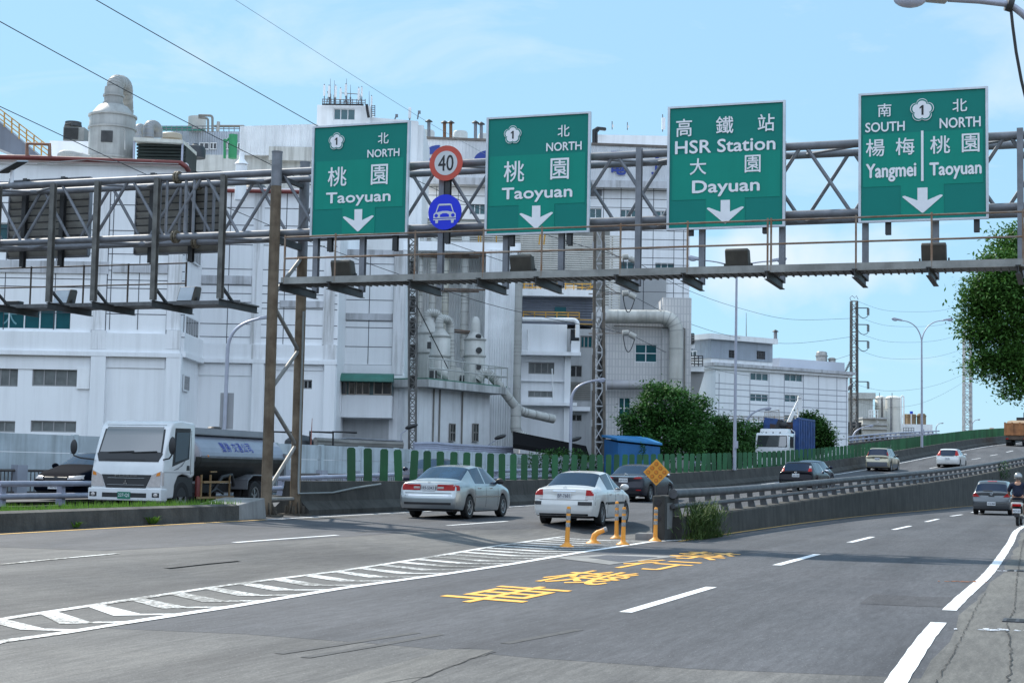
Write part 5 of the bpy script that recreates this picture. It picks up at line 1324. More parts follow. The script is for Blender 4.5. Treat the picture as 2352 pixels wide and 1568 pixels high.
# ------------------------------------------------------------------ trucks
class Body:
    """thin wrapper so that patches can be laid on a solid"""
    patch = Car.patch; plate = Car.plate
    def __init__(s, t, o, L, W): s.t = t; s.L = L; s.W = W; s.bvh = BVHTree.FromPolygons([v.co.copy() for v in o.data.vertices], [list(p.vertices) for p in o.data.polygons])
wtruck = paint('truck_white', (.72, .73, .74), 0, .3)
th = R(17) + math.pi; p = P(288, 1140, 39.9); p.z = .2
T_ = thing('tanker_truck', 'white cab tanker truck with a silver grey tank behind the grassy kerb', 'truck', p, -th)
mb = MB(); pr = [(-.04, .40), (0, .62), (-.03, 1.02), (-.10, 1.28), (-.40, 2.0), (-.55, 2.11), (-.9, 2.15), (-1.58, 2.12), (-1.66, 2.04), (-1.68, .92), (-1.62, .90), (-1.50, .86), (-1.32, .92), (-1.05, .95), (-.82, .90), (-.66, .70), (-.62, .42)]
mb.prism([(-1.0, a, b) for a, b in pr], (2.0, 0, 0)); cab = mb.build('cab', wtruck, T_, bevel=.055)
bd = Body(T_, cab, 3.2, 2.0)
ws = bd.patch('windscreen', mat('screen_glass', (.006, .014, .016), rough=.03, var=0, spec=1.0, coat=1), [(-.86, 1.43), (.86, 1.43), (.80, 2.0), (-.80, 2.0)], 'F', .012, (12, 6))
bd.patch('windscreen_seal', trim, [(-.91, 1.39), (.91, 1.39), (.845, 2.04), (-.845, 2.04)], 'F', .006, (12, 6)); bd.patch('cowl_panel', trim, [(-.84, 1.22), (.84, 1.22), (.93, 1.40), (-.93, 1.40)], 'F', .012, (10, 3)); bd.patch('cowl_slot', black, [(-.45, 1.25), (.65, 1.25), (.66, 1.28), (-.46, 1.28)], 'F', .018, (6, 1))
bd.patch('grille', trim, [(-.56, .64), (.56, .64), (.70, .93), (-.70, .93)], 'F', .014, (8, 3))
for z in (.70, .85): bd.patch('grille_bar', chrome, [(-.52, z), (.52, z), (.52, z + .012), (-.52, z + .012)], 'F', .03, (6, 1))
mb = MB(); add_text(mb, 'FUSO', (0, .02, .905), (-1, 0, 0), (0, 0, 1), .62, .035, .03)
for a in (90, 210, 330): q = Vector((math.cos(R(a)), 0, math.sin(R(a)))); r_ = Vector((-q.z, 0, q.x)); c0 = Vector((0, .03, .755)); mb.prism([c0, c0 + q * .03 + r_ * .02, c0 + q * .065, c0 + q * .03 - r_ * .02], (0, .006, 0))
mb.build('lettering', chrome, T_)
for sg in (-1, 1):
    o = bd.patch('headlight', tail_clear, [(sg * .60, .67), (sg * .965, .67), (sg * .965, 1.02), (sg * .72, .93)], 'F', .02); bd.patch('indicator', tail_amber, [(sg * .84, .90), (sg * .95, .92), (sg * .95, 1.0), (sg * .86, .97)], 'F', .026, (3, 1))
    bd.patch('headlight', tail_clear, [(-.10 if sg < 0 else -.05, .70), (-.02, .70), (-.03, 1.0), (-.10, .98)], 'L' if sg < 0 else 'S', .012, (3, 3))
mb = MB(); mb.box(-1.03, 1.03, -.25, .07, .36, .63); mb.build('bumper', wtruck, T_, bevel=.03)
mb = MB(); mb.box(-.62, .62, .06, .075, .43, .53); mb.box(-.98, -.78, .06, .075, .44, .54); mb.box(.78, .98, .06, .075, .44, .54); mb.build('bumper_intake', trim, T_)
mb = MB(); mb.box(-.18, .18, .076, .085, .40, .55); o = mb.build('number_plate', mat('plate_green', (.01, .16, .10), rough=.5, var=0), T_); mb = MB(); add_text(mb, '227-QS', (0, .088, .475), (-1, 0, 0), (0, 0, 1), .31, .085, .03); mb.build('plate_lettering', plate_w, o)
for sg in (-1, 1): mb = MB(); mb.ball((sg * .88, .078, .49), .06, .012, .04, 10, 6); mb.build('fog_light', tail_clear, T_, 60)
for ax in 'LS':
    bd.patch('side_window', cglass, [(-1.30, 1.32), (-.62, 1.22), (-.66, 1.88), (-1.34, 1.90)], ax, .012, (6, 4)); bd.patch('window_seal', trim, [(-1.36, 1.30), (-.50, 1.12), (-.60, 1.98), (-1.40, 1.99)], ax, .005, (6, 4)); bd.patch('door_seam', trim, [(-1.46, .95), (-1.445, .95), (-1.445, 1.95), (-1.46, 1.95)], ax, .004, (1, 6)); bd.patch('waist_line', mat('seam_grey', (.3, .3, .31), rough=.6, var=0), [(-1.60, .985), (-.08, .985), (-.08, 1.0), (-1.60, 1.0)], ax, .004, (8, 1))
    bd.patch('swoosh', mat('swoosh_grey', (.22, .23, .26), rough=.4, var=.1), [(-.80, 1.06), (-.56, 1.04), (-1.0, 1.13), (-1.22, 1.30)], ax, .006, (6, 2)); bd.patch('door_handle', trim, [(-1.40, 1.04), (-1.24, 1.04), (-1.26, 1.15), (-1.38, 1.15)], ax, .012, (2, 2))
mb = MB(); mb.tube([(.95, -.05, 1.25), (1.25, .12, 1.28), (1.42, .16, 1.33), (1.43, .14, 1.6)], .018, 8); mb.ball((1.43, .15, 1.52), .10, .05, .17, 12, 8); mb.build('mirror', trim, T_, 60)
mb = MB(); mb.tube([(-.97, -.1, 1.27), (-1.2, .02, 1.30), (-1.28, .02, 1.4)], .018, 8); mb.ball((-1.25, -.02, 1.58), .10, .06, .2, 12, 8); mb.build('mirror', trim, T_, 60)
mb = MB(); mb.bar((.62, -.13, 1.42), (-.10, -.14, 1.45), .02); mb.bar((-.05, -.13, 1.42), (-.75, -.14, 1.45), .02); mb.build('wiper', trim, T_)
mb = MB(); mb.box(-.95, -.2, -1.68, -.3, .45, .9); mb.box(.2, .95, -1.68, -.3, .5, .9); mb.box(-.42, .42, -7.0, -.4, .52, .72); mb.build('chassis', trim, T_)
tk = MB(); n = 32; y0, y1 = -1.95, -7.1
for k, (z0, z1) in enumerate(((0, 1), (1, 0))):
    pass
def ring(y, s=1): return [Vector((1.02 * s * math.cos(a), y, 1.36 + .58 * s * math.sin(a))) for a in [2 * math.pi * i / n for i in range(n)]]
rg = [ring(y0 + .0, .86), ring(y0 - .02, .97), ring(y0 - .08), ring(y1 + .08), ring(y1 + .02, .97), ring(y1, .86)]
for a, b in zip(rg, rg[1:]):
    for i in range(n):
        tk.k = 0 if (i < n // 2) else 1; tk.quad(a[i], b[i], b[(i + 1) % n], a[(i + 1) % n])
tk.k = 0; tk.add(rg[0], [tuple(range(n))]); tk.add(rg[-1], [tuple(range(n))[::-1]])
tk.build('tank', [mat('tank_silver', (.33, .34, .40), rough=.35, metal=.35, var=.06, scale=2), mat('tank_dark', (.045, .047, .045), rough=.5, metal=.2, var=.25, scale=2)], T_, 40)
mb = MB(); mb.box(-1.035, -1.0, y1 + .05, y0 - .05, 1.34, 1.39); mb.box(1.0, 1.035, y1 + .05, y0 - .05, 1.34, 1.39); mb.box(-1.04, 1.04, y1 - .03, y1 + .1, .95, 1.5); mb.build('belt_rail', galv, T_)
mb = MB(); mb.box(-.62, .62, y1 + .3, y0 - .25, 1.88, 1.96)
for sg in (-.62, .62): mb.box(sg - .02, sg + .02, y1 + .3, y0 - .25, 1.9, 2.04)
mb.build('walkway', mat('tank_top', (.33, .34, .37), rough=.5, metal=.2, var=.1), T_); mb = MB(); mb.lathe([(.2, 1.95), (.2, 2.08), (.15, 2.12)], (0, -4.6, 0), 16); mb.build('manhole', trim, T_)
mb = MB(); 
for i, ch in enumerate('豐勝交通公司'): a = R(172.0); add_text(mb, ch, (-1.035 * math.cos(R(10)), -3.35 - .30 * i - (.1 if i > 1 else 0), 1.36 + .61 * math.sin(R(24))), (0, -1, 0), Vector((.42, 0, .9)).normalized(), .25, .24, .01)
for v in range(len(mb.v)): x, yy, z = mb.v[v]; s_ = min(1, max(-1, (z - 1.36) / .58)); mb.v[v] = (-1.02 * math.sqrt(1 - s_ * s_) - .012, yy, z)
mb.build('lettering', mat('letter_tank_blue', (.03, .05, .42), rough=.5, var=0), T_)
for yy in (-1.12, -5.35):
    for sg in (-1, 1):
        wheel(T_, sg * .84, yy, .40, .24, sg)
        if yy < -2: wheel(T_, sg * .58, yy, .40, .22, sg)
for sg in (-1, 1):
    mb = MB(); pts = [(-5.95, .55), (-5.9, .82), (-5.6, .95), (-5.1, .95), (-4.8, .82), (-4.75, .6)]
    for a, b in zip(pts, pts[1:]): mb.bar((sg * .74, a[0], a[1]), (sg * .74, b[0], b[1]), .5, .03, (0, 0, 1) if abs(a[1] - b[1]) < .12 else (0, 1, 0))
    mb.build('mudguard', mat('mudguard', (.22, .23, .25), rough=.5, metal=.2, var=.1), T_)
    mb = MB(); mb.bar((sg * .98, -1.9, .42), (sg * .98, -3.95, .42), .05); mb.bar((sg * .98, -2.2, .78), (sg * .98, -3.6, .78), .05)
    for yy in (-2.1, -2.6, -3.7): mb.bar((sg * .98, yy, .42), (sg * .98, yy, .95), .04)
    mb.bar((sg * .97, -2.6, 1.02), (sg * .97, -2.95, 1.02), .03); mb.build('side_guard', mat('guard_ochre', (.35, .22, .10), rough=.6, var=.2), T_)
    mb = MB(); mb.tube([(sg * .9, -2.9, .55), (sg * .95, -3.3, .9), (sg * .93, -3.9, .95), (sg * .9, -4.1, .7)], .05, 8); mb.tube([(sg * .92, -2.6, .5), (sg * .95, -3.0, .62), (sg * .9, -3.5, .5)], .03, 6); mb.build('hose', trim, T_, 50)
    mb = MB(); mb.lathe([(.07, .45), (.07, .85), (.03, .92)], (sg * .9, -2.05, 0), 12); mb.build('extinguisher', red_pipe, T_, 50); mb = MB(); mb.ball((sg * 1.02, -2.35, 1.38), .03, .05, .03); mb.ball((sg * 1.03, y1 - .02, 1.42), .04, .05, .05); mb.build('marker_light', tail_amber, T_, 60)
T_.scale = (1, 1, 1.13)
MATS['screen_glass'].node_tree.nodes['Principled BSDF'].inputs['IOR'].default_value = 1.65
# --- blue dump truck facing the camera
th = R(24.5) + math.pi; p = P(1772, 1050, 112); p.z = ZT(112)
D_ = thing('dump_truck', 'dump truck with white cab and blue corrugated body behind the green boards', 'truck', p, -th)
mb = MB(); pr = [(-.02, .5), (0, 1.2), (-.05, 1.7), (-.22, 2.55), (-.4, 2.68), (-1.7, 2.68), (-1.8, 2.6), (-1.85, .8), (-1.6, .8), (-1.35, 1.15), (-.85, 1.15), (-.6, .6)]
mb.prism([(-1.2, a, b) for a, b in pr], (2.4, 0, 0)); cab = mb.build('cab', wtruck, D_, bevel=.06); bd = Body(D_, cab, 3.7, 2.4)
bd.patch('windscreen', mat('screen_glass', None), [(-1.05, 1.72), (1.05, 1.72), (1.0, 2.45), (-1.0, 2.45)], 'F', .012, (10, 4)); bd.patch('windscreen_seal', trim, [(-1.1, 1.68), (1.1, 1.68), (1.04, 2.5), (-1.04, 2.5)], 'F', .006, (10, 4)); bd.patch('grille', trim, [(-.8, .95), (.8, .95), (.8, 1.3), (-.8, 1.3)], 'F', .012)
for ax in 'LS': bd.patch('side_window', dark_hole, [(-1.45, 1.65), (-.45, 1.65), (-.5, 2.42), (-1.45, 2.45)], ax, .012, (4, 3))
mb = MB(); mb.prism([(-1.0, -.45, 2.66), (-1.0, -.62, 2.98), (-1.0, -1.5, 3.0), (-1.0, -1.7, 2.66)], (2.0, 0, 0)); mb.build('roof_fairing', wtruck, D_, bevel=.08); mb = MB()
for x in (-.5, 0, .5): mb.ball((x, -.42, 2.70), .06, .05, .05)
mb.build('roof_lights', trim, D_, 60); mb = MB(); mb.box(-1.22, 1.22, -.2, .06, .45, .85); mb.build('bumper', wtruck, D_, bevel=.04)
for sg in (-1, 1): mb = MB(); mb.tube([(sg * 1.15, -.1, 2.5), (sg * 1.45, .08, 2.4), (sg * 1.45, .08, 1.8)], .02, 6); mb.box(sg * 1.45 - .12, sg * 1.45 + .12, .03, .10, 1.75, 2.25); mb.build('mirror', trim, D_); mb = MB(); mb.tube([(sg * 1.1, -1.95, 1.2), (sg * 1.15, -1.95, 2.8), (sg * .9, -1.9, 3.0)], .035, 6); mb.build('guard_tube', wtruck, D_, 50)
for yy in (-1.1, -5.0, -6.3):
    for sg in (-1, 1): wheel(D_, sg * 1.0, yy, .50, .30, sg)
mb = MB(); mb.box(-.5, .5, -7.4, -.6, .7, 1.0); mb.box(-1.1, 1.1, -2.4, -1.95, .9, 2.6); mb.build('chassis', mat('body_navy', (.012, .03, .12), rough=.6, var=.15), D_)
dblue = mat('dump_blue', (.035, .10, .32), rough=.55, var=.22, scale=2.2, streak=.4)
mb = MB()
for sg in (-1, 1):
    n = 10
    for i in range(n):
        y_ = -2.6 - 5.0 * i / n; mb.box(min(sg * 1.16, sg * 1.20), max(sg * 1.16, sg * 1.20), y_ - 5.0 / n, y_, 1.1, 3.8)
        mb.box(min(sg * 1.20, sg * 1.31), max(sg * 1.20, sg * 1.31), y_ - 5.0 / n * .45, y_ - .01, 1.15, 3.7)
    mb.bar((sg * 1.2, -2.6, 3.8), (sg * 1.2, -7.6, 3.8), .12)
mb.prism([(-1.2, -2.5, 1.05), (-1.2, -2.6, 3.75), (-1.2, -2.68, 3.75), (-1.2, -2.6, 1.05)], (.35, 0, 0)); mb.prism([(.85, -2.5, 1.05), (.85, -2.6, 3.75), (.85, -2.68, 3.75), (.85, -2.6, 1.05)], (.35, 0, 0)); mb.box(-1.16, 1.16, -7.6, -2.6, 1.0, 1.1); mb.box(-1.2, 1.2, -2.62, -2.5, 1.05, 2.55); mb.build('dump_body', dblue, D_)
mb = MB(); mb.box(-1.15, 1.15, -7.6, -7.5, 1.1, 3.7); mb.box(-1.155, -1.15, -7.5, -2.7, 1.1, 3.45); mb.box(1.15, 1.155, -7.5, -2.7, 1.1, 3.45); mb.build('rusty_lining', mat('lining_rust', (.10, .055, .04), rough=.85, var=.2, scale=3), D_)
mb = MB(); mb.box(-.35, .55, -2.4, -2.1, 2.6, 3.1); mb.bar((.3, -2.2, 2.9), (.0, -2.3, 3.65), .28); mb.bar((0, -2.3, 3.6), (-.7, -2.5, 3.2), .22); mb.ball((-.2, -2.3, 3.3), .35, .25, .25); mb.build('loader_crane', trim, D_)
# --- orange dump truck seen from behind
th = R(25); p = onleft(2334, 1024.4); O_ = thing('dump_truck', 'worn orange dump truck seen from behind at the top of the ramp', 'truck', p, -th)
orr = mat('dump_orange', (.50, .20, .07), rough=.6, var=.22, scale=1.6, streak=.5)
mb = MB(); mb.box(-1.22, 1.22, 0, .1, 1.25, 2.55); mb.box(-1.22, -1.12, .1, 5.0, 1.2, 2.45); mb.box(1.12, 1.22, .1, 5.0, 1.2, 2.45); mb.box(-1.2, 1.2, .1, 5, 1.15, 1.25); mb.box(-1.22, 1.22, 4.9, 5.05, 1.2, 3.0)
for x in (-1.17, -.4, .4, 1.17): mb.box(x - .09, x + .09, -.06, 0, 1.2, 2.62)
mb.box(-1.2, 1.2, -.05, 0, 2.42, 2.54); mb.box(-1.2, 1.2, -.045, 0, 1.22, 1.36); mb.build('tipper_body', orr, O_)
mb = MB(); mb.prism([(-1.1, .1, 2.3), (-1.1, 1.6, 2.8), (-1.1, 4.6, 3.0), (-1.1, 5.0, 2.3)], (2.2, 0, 0)); mb.build('tarp', mat('tarp', (.34, .24, .15), rough=.8, var=.2), O_); mb = MB(); mb.box(-1.15, 1.15, 5.2, 6.9, 1.0, 2.85); mb.build('cab', orr, O_, bevel=.08); mb = MB(); mb.box(-.6, 1.0, 5.0, 5.3, 2.9, 3.35); mb.tube([(.2, 5, 2.9), (.2, 5, 3.9)], .05, 6); mb.build('crane_head', trim, O_)
mb = MB(); mb.box(-.95, .95, .05, 5.2, .75, 1.15); mb.box(-1.1, 1.1, -.02, .12, .72, .92); mb.build('chassis', mat('chassis_rust', (.13, .09, .065), rough=.8, var=.25, scale=3), O_)
for yy in (1.1, 2.4, 5.9):
    for sg in (-1, 1):
        wheel(O_, sg * 1.02, yy, .50, .28, sg)
        if yy < 5: wheel(O_, sg * .70, yy, .50, .26, sg)
for sg in (-1, 1): mb = MB(); mb.box(sg * .95 - .14, sg * .95 + .14, -.05, -.02, .76, .88); mb.build('tail_light', tail_red, O_); mb = MB(); mb.box(sg * .85 - .3, sg * .85 + .3, .3, .33, .45, .95); mb.build('mudflap', trim, O_)
# ------------------------------------------------------------------ scooter and rider
th = R(23); p = gp(2337.5, 1207); SC = thing('motor_scooter', 'small black and white motor scooter ridden along the verge', 'scooter', p, -th)
wheel(SC, 0, .05, .235, .10, 1); wheel(SC, 0, 1.25, .225, .09, 1)
mb = MB(); mb.prism([(-.17, -.20, .62), (-.17, -.26, .80), (-.17, .60, .74), (-.17, .62, .36), (-.17, .15, .42)], (.34, 0, 0)); mb.build('body', paint('scooter_black', (.02, .02, .024)), SC, bevel=.06)
mb = MB(); mb.prism([(-.185, -.27, .66), (-.185, -.29, .80), (-.185, .25, .78), (-.185, .15, .66)], (.37, 0, 0)); mb.build('tail_cowl', paint('scooter_white', (.65, .65, .62)), SC, bevel=.05)
mb = MB(); mb.box(-.14, .14, -.315, -.28, .66, .74); mb.build('tail_light', tail_red, SC, bevel=.012); mb = MB(); mb.box(-.13, .13, -.34, -.325, .44, .58); o = mb.build('number_plate', plate_w, SC); mb = MB(); add_text(mb, 'MCP-203', (0, -.344, .505), (1, 0, 0), (0, 0, 1), .23, .07, .03); mb.build('plate_lettering', plate_ink, o)
mb = MB(); mb.box(-.08, .08, -.31, -.1, .30, .62); mb.build('mudguard', trim, SC); mb = MB(); mb.prism([(-.16, -.22, .80), (-.16, -.2, .87), (-.16, .30, .86), (-.16, .55, .80), (-.16, .55, .76)], (.32, 0, 0)); mb.build('seat', trim, SC, bevel=.03)
mb = MB(); mb.tube([(.14, -.25, .30), (.14, .3, .28)], .05, 10); mb.build('exhaust', galv_dark, SC, 50); mb = MB(); mb.prism([(-.2, 1.02, .3), (-.2, .9, .95), (-.2, .98, 1.0), (-.2, 1.12, .5)], (.4, 0, 0)); mb.box(-.17, .17, .55, 1.05, .26, .33); mb.build('leg_shield', mat('paint_scooter_white', None), SC, bevel=.04)
mb = MB(); mb.tube([(-.33, .86, 1.0), (-.1, .93, 1.03), (.1, .93, 1.03), (.33, .86, 1.0)], .02, 8); mb.tube([(0, 1.0, .9), (0, 1.25, .25)], .03, 8); mb.build('handlebar', trim, SC, 50)
for sg in (-1, 1): mb = MB(); mb.tube([(sg * .25, .92, 1.02), (sg * .32, .92, 1.2)], .008, 5); mb.ball((sg * .34, .92, 1.23), .06, .02, .045); mb.build('mirror', trim, SC, 60)
def skin(name, verts, edges, radii, m, parent, root=0, sub=2):
    me = bpy.data.meshes.new(name); me.from_pydata(verts, edges, []); me.update(); o = bpy.data.objects.new(name, me); COL.objects.link(o)
    sk = o.modifiers.new('k', 'SKIN'); 
    for i, rr in enumerate(radii): d = me.skin_vertices[0].data[i]; d.radius = rr if isinstance(rr, tuple) else (rr, rr); d.use_root = i == root
    s2 = o.modifiers.new('s', 'SUBSURF'); s2.levels = sub; s2.render_levels = sub; bpy.context.view_layer.update()
    m2 = bpy.data.meshes.new_from_object(o.evaluated_get(bpy.context.evaluated_depsgraph_get())); bpy.data.objects.remove(o); m2.materials.clear(); m2.materials.append(m); m2.polygons.foreach_set('use_smooth', [True] * len(m2.polygons))
    q = bpy.data.objects.new(name, m2); COL.objects.link(q); q.parent = parent; return q
RD = thing('person', 'scooter rider in a silver helmet, navy shirt and dark shorts seen from behind', 'person', p, -th)
skinm = mat('skin', (.42, .22, .14), rough=.6, var=.05)
V = [(0, .18, .93), (0, .17, 1.10), (0, .20, 1.28), (0, .22, 1.40), (0, .25, 1.49), (0, .28, 1.58), (0, .29, 1.68)]; RR = [(.17, .13), (.17, .12), (.19, .12), (.16, .10), .055, .085, .09]; E_ = [(0, 1), (1, 2), (2, 3), (3, 4), (4, 5), (5, 6)]
for sg in (-1, 1):
    b = len(V); V += [(sg * .20, .21, 1.38), (sg * .31, .30, 1.17), (sg * .33, .62, 1.04), (sg * .33, .80, 1.03), (sg * .33, .86, 1.02)]; RR += [.07, .052, .04, .03, .034]; E_ += [(3, b), (b, b + 1), (b + 1, b + 2), (b + 2, b + 3), (b + 3, b + 4)]
    for k in range(4): f = len(V); V += [(sg * (.30 + .02 * k), .91, 1.035), (sg * (.30 + .02 * k), .93 - .004 * k, 1.0), (sg * (.30 + .02 * k), .895, .98)]; RR += [.0095, .009, .008]; E_ += [(b + 4, f), (f, f + 1), (f + 1, f + 2)]
    f = len(V); V += [(sg * .285, .86, 1.0), (sg * .275, .895, .985)]; RR += [.011, .009]; E_ += [(b + 4, f), (f, f + 1)]
    b = len(V); V += [(sg * .11, .20, .90), (sg * .21, .60, .84), (sg * .20, .62, .58), (sg * .19, .66, .40), (sg * .19, .78, .36)]; RR += [.10, .075, .058, .04, .04]; E_ += [(0, b), (b, b + 1), (b + 1, b + 2), (b + 2, b + 3), (b + 3, b + 4)]
skin('body', V, E_, RR, skinm, RD)
V = [(0, .18, .95), (0, .17, 1.10), (0, .20, 1.28), (0, .22, 1.41), (0, .24, 1.46)]; RR = [(.20, .155), (.205, .15), (.22, .15), (.17, .115), (.075, .07)]; E_ = [(0, 1), (1, 2), (2, 3), (3, 4)]
for sg in (-1, 1): b = len(V); V += [(sg * .21, .21, 1.385), (sg * .28, .27, 1.25), (sg * .32, .33, 1.14)]; RR += [.092, .082, .078]; E_ += [(3, b), (b, b + 1), (b + 1, b + 2)]
skin('shirt', V, E_, RR, mat('shirt_navy', (.012, .018, .045), rough=.9, var=.2, scale=9), RD)
V = [(0, .17, .98), (0, .18, .90)]; RR = [(.19, .145), (.185, .13)]; E_ = [(0, 1)]
for sg in (-1, 1): b = len(V); V += [(sg * .12, .22, .88), (sg * .19, .50, .85), (sg * .21, .62, .80)]; RR += [.125, .105, .095]; E_ += [(1, b), (b, b + 1), (b + 1, b + 2)]
skin('shorts', V, E_, RR, mat('shorts_dark', (.015, .015, .022), rough=.9, var=.2, scale=9), RD)
mb = MB(); mb.ball((0, .28, 1.66), .135, .155, .15, 24, 16); hm = mb.build('helmet', mat('helmet_silver', (.36, .37, .38), rough=.25, metal=.5, var=.1, scale=8), RD, 60); mb = MB(); mb.tube([(.133 * math.cos(a), .28 + .152 * math.sin(a), 1.60) for a in [k * .2618 for k in range(25)]], .014, 8, False); mb.build('helmet_rim', trim, hm, 60)
for sg in (-1, 1): mb = MB(); mb.prism([(sg * .19 - .045, .62, .335), (sg * .19 + .045, .62, .335), (sg * .19 + .045, .88, .335), (sg * .19 - .045, .88, .335)], (0, 0, .07)); mb.build('shoe', trim, RD, bevel=.025)
# ------------------------------------------------------------------ factory, block A and B and C (white panelled)
def part_boxes(bld, name, fr, m, items, bevel=0):
    """each item (x0,y0,x1,y1,front,depth) is a mesh of its own"""
    for it in items:
        mb = MB(); fr.box(mb, *it[:4], it[4] if len(it) > 4 else .1, it[5] if len(it) > 5 else .3); mb.build(name, m, bld, bevel=bevel)
def block(name, label, fr, rc_px, depth, m, wins=(), hs=(), vs=(), zb=0.3, jw=.036, joints=True, bld=None, ops=()):
    """wins: (x0,y0,x1,y1,n,rows,frame,glass)"""
    b = bld or thing(name, label, 'building', fr.w(0, 0, 0) * 0)
    a, c, z0, z1 = fr.rect(*rc_px); z0 = min(z0, zb) if zb is not None else z0
    rcs = [fr.rect(*w[:4]) for w in wins]
    mb = MB(); facade(mb, fr, (a, c, z0, z1), rcs + [fr.rect(*o) for o in ops])
    mb.box(a + .01, c - .01, .3, depth, z0, z1 - .01, fr.M)
    mb.k = 1
    if hs or vs: lines(mb, fr, hs, vs, jw)
    mb.build('wall', [m, joint], b)
    for w_, rc in zip(wins, rcs): window(b, fr, rc, w_[4], w_[5], w_[6] if len(w_) > 6 else winframe, w_[7] if len(w_) > 7 else glass_dark)
    return b
YA, YB_, YC = 80.0, 85.0, 89.0
fa, fb, fc = FY(YA), FY(YB_), FY(YC)
A = thing('factory_building', 'large white panelled factory block with stained joints behind the tanker truck', 'building')
HA = [(y, -500, 425) for y in (408.7, 455.7, 514.8, 568.5, 606.5, 628, 647, 706, 757)]
VA = [(15, 410, 757), (130, 410, 757), (258, 410, 757), (322, 410, 757), (216, 410, 800), (248, 410, 800), (387, 410, 800), (405, 410, 757)]
gw = (winwhite, glass_teal)
WA = [(74, 841, 180, 887, 4, 1, winframe, glass_frost), (-40, 841, 41, 887, 4, 1, winframe, glass_frost), (70, 966, 174.6, 992, 4, 1, winframe, glass_frost), (-40, 966, 34.4, 992, 3, 1, winframe, glass_frost),
      (-230, 704, 162, 754, 11, 1, *gw), (-60, 511, 20, 551, 2, 1, *gw)]
block('', '', fa, (-520, 374, 416, 1075), 14, white_panel, WA, HA, VA, bld=A)
part_boxes(A, 'fascia_band', fa, white_wall, [(-520, 759, 415, 803, .18, .5), (-520, 803, 417, 813, .30, .6)])
part_boxes(A, 'beam', fa, white_wall, [(-520, 814, 208, 843, .06, .3), (244, 814, 379, 845, .06, .3)])
part_boxes(A, 'column', fa, white_wall, [(207, 813, 241, 1080, .28, .5), (380, 813, 414, 1080, .28, .5)])
part_boxes(A, 'column', fa, white_stained, [(216, 410, 248, 758, .07, .3), (388, 410, 420, 758, .07, .3), (211, 759, 245, 802, .2, .3), (384, 759, 416, 802, .2, .3)])
part_boxes(A, 'stained_band', fa, dirt_band, [(-60, 599, 250, 627, .1, .3), (259, 606, 386, 627, .1, .3)])
part_boxes(A, 'vent_box', fa, white_clean, [(178, 845, 207, 893, .12, .3)])
part_boxes(A, 'parapet', fa, white_wall, [(-520, 366, 430, 376, .08, .5)])
mb = MB(); rc = fa.rect(5, 706, 38, 745); add_text(mb, '大', fa.w((rc[0] + rc[1]) / 2, .115, (rc[2] + rc[3]) / 2), (1, 0, 0), (0, 0, 1), rc[1] - rc[0], rc[3] - rc[2], .02); mb.build('window_lettering', mat('teal_pale', (.12, .28, .32), rough=.4, var=0), A)
# side wall between A and B carries louvred windows
xs = P(414, 885, YA).x
for (y0, y1, d0, d1) in ((728, 776, .7, 4.0), (560, 602, .7, 4.0), (862, 900, .8, 2.2)):
    z1 = P(430, y0, YA + 2).z; z0 = P(430, y1, YA + 2).z
    mb = MB(); mb.box(xs - .05, xs + .03, YA + d0, YA + d1, z0, z1); o = mb.build('window', winwhite, A)
    mb = MB()
    for k in range(5): mb.box(xs + .03, xs + .045, YA + d0 + .1 + (d1 - d0 - .1) / 5 * k, YA + d0 + (d1 - d0 - .1) / 5 * (k + .92), z0 + .08, z1 - .08)
    mb.build('pane', glass_dark, o)
mb = MB(); zq = P(430, 815, YA + 2).z; mb.box(xs - .1, xs + .22, YA, YB_, zq - .25, zq); mb.box(xs - .1, xs + .12, YA, YB_, zq, zq + 1.0); mb.build('fascia_band', white_wall, A)
B = thing('factory_building', 'white panelled factory wing with stained bands behind the brown gantry posts', 'building')
HB = [(y, 440, 775) for y in (475, 515, 560, 616, 653, 672, 692, 705, 742, 772, 789)]
VB = [(526, 440, 790), (581, 440, 838), (600, 440, 838), (655, 440, 790), (746, 440, 838), (760, 440, 838)]
block('', '', fb, (428, 440, 776, 1075), 12, white_panel, [(696.5, 872, 716.5, 893, 2, 1, winframe, glass_dark)], HB, VB, bld=B)
part_boxes(B, 'fascia_band', fb, white_wall, [(433, 791, 773, 826, .18, .5), (433, 826, 775, 835, .30, .6)])
part_boxes(B, 'stained_band', fb, dirt_band, [(441, 633, 578, 652, .1, .3), (643, 691, 744, 706, .1, .3), (441, 789, 578, 791, .1, .3)])
part_boxes(B, 'column', fb, white_wall, [(578, 835, 604, 1080, .28, .5), (743, 835, 769, 1080, .28, .5)])
part_boxes(B, 'column', fb, white_stained, [(580, 440, 604, 792, .08, .3), (745, 440, 771, 792, .08, .3), (579, 792, 605, 826, .2, .3), (744, 792, 771, 826, .2, .3)])
part_boxes(B, 'beam', fb, white_wall, [(436, 836, 577, 862, .06, .3), (605, 836, 742, 850, .06, .3)])
part_boxes(B, 'parapet', fb, white_wall, [(428, 432, 776, 442, .08, .5)])
Cb = thing('factory_building', 'white panelled factory bay with a green canopied window box', 'building')
HC = [(y, 778, 926) for y in (587.6, 604.7, 687.7, 719.4, 736, 751, 795, 836.6)]
VC = [(848, 588, 836), (903, 575, 866), (918, 588, 836)]
block('', '', fc, (768, 574, 929, 1075), 10, white_panel, [], HC, VC, bld=Cb)
part_boxes(Cb, 'stained_band', fc, dirt_band, [(786, 720, 901, 735, .1, .3), (782, 574, 926, 587, .1, .3)])
part_boxes(Cb, 'column', fc, white_wall, [(903, 862, 928, 1075, .12, .3)]); part_boxes(Cb, 'column', fc, white_stained, [(903, 588, 928, 861, .12, .3)])
part_boxes(Cb, 'beam', fc, white_wall, [(772, 838, 903, 866, .1, .3)])
rc = fc.rect(772, 872, 908, 962)
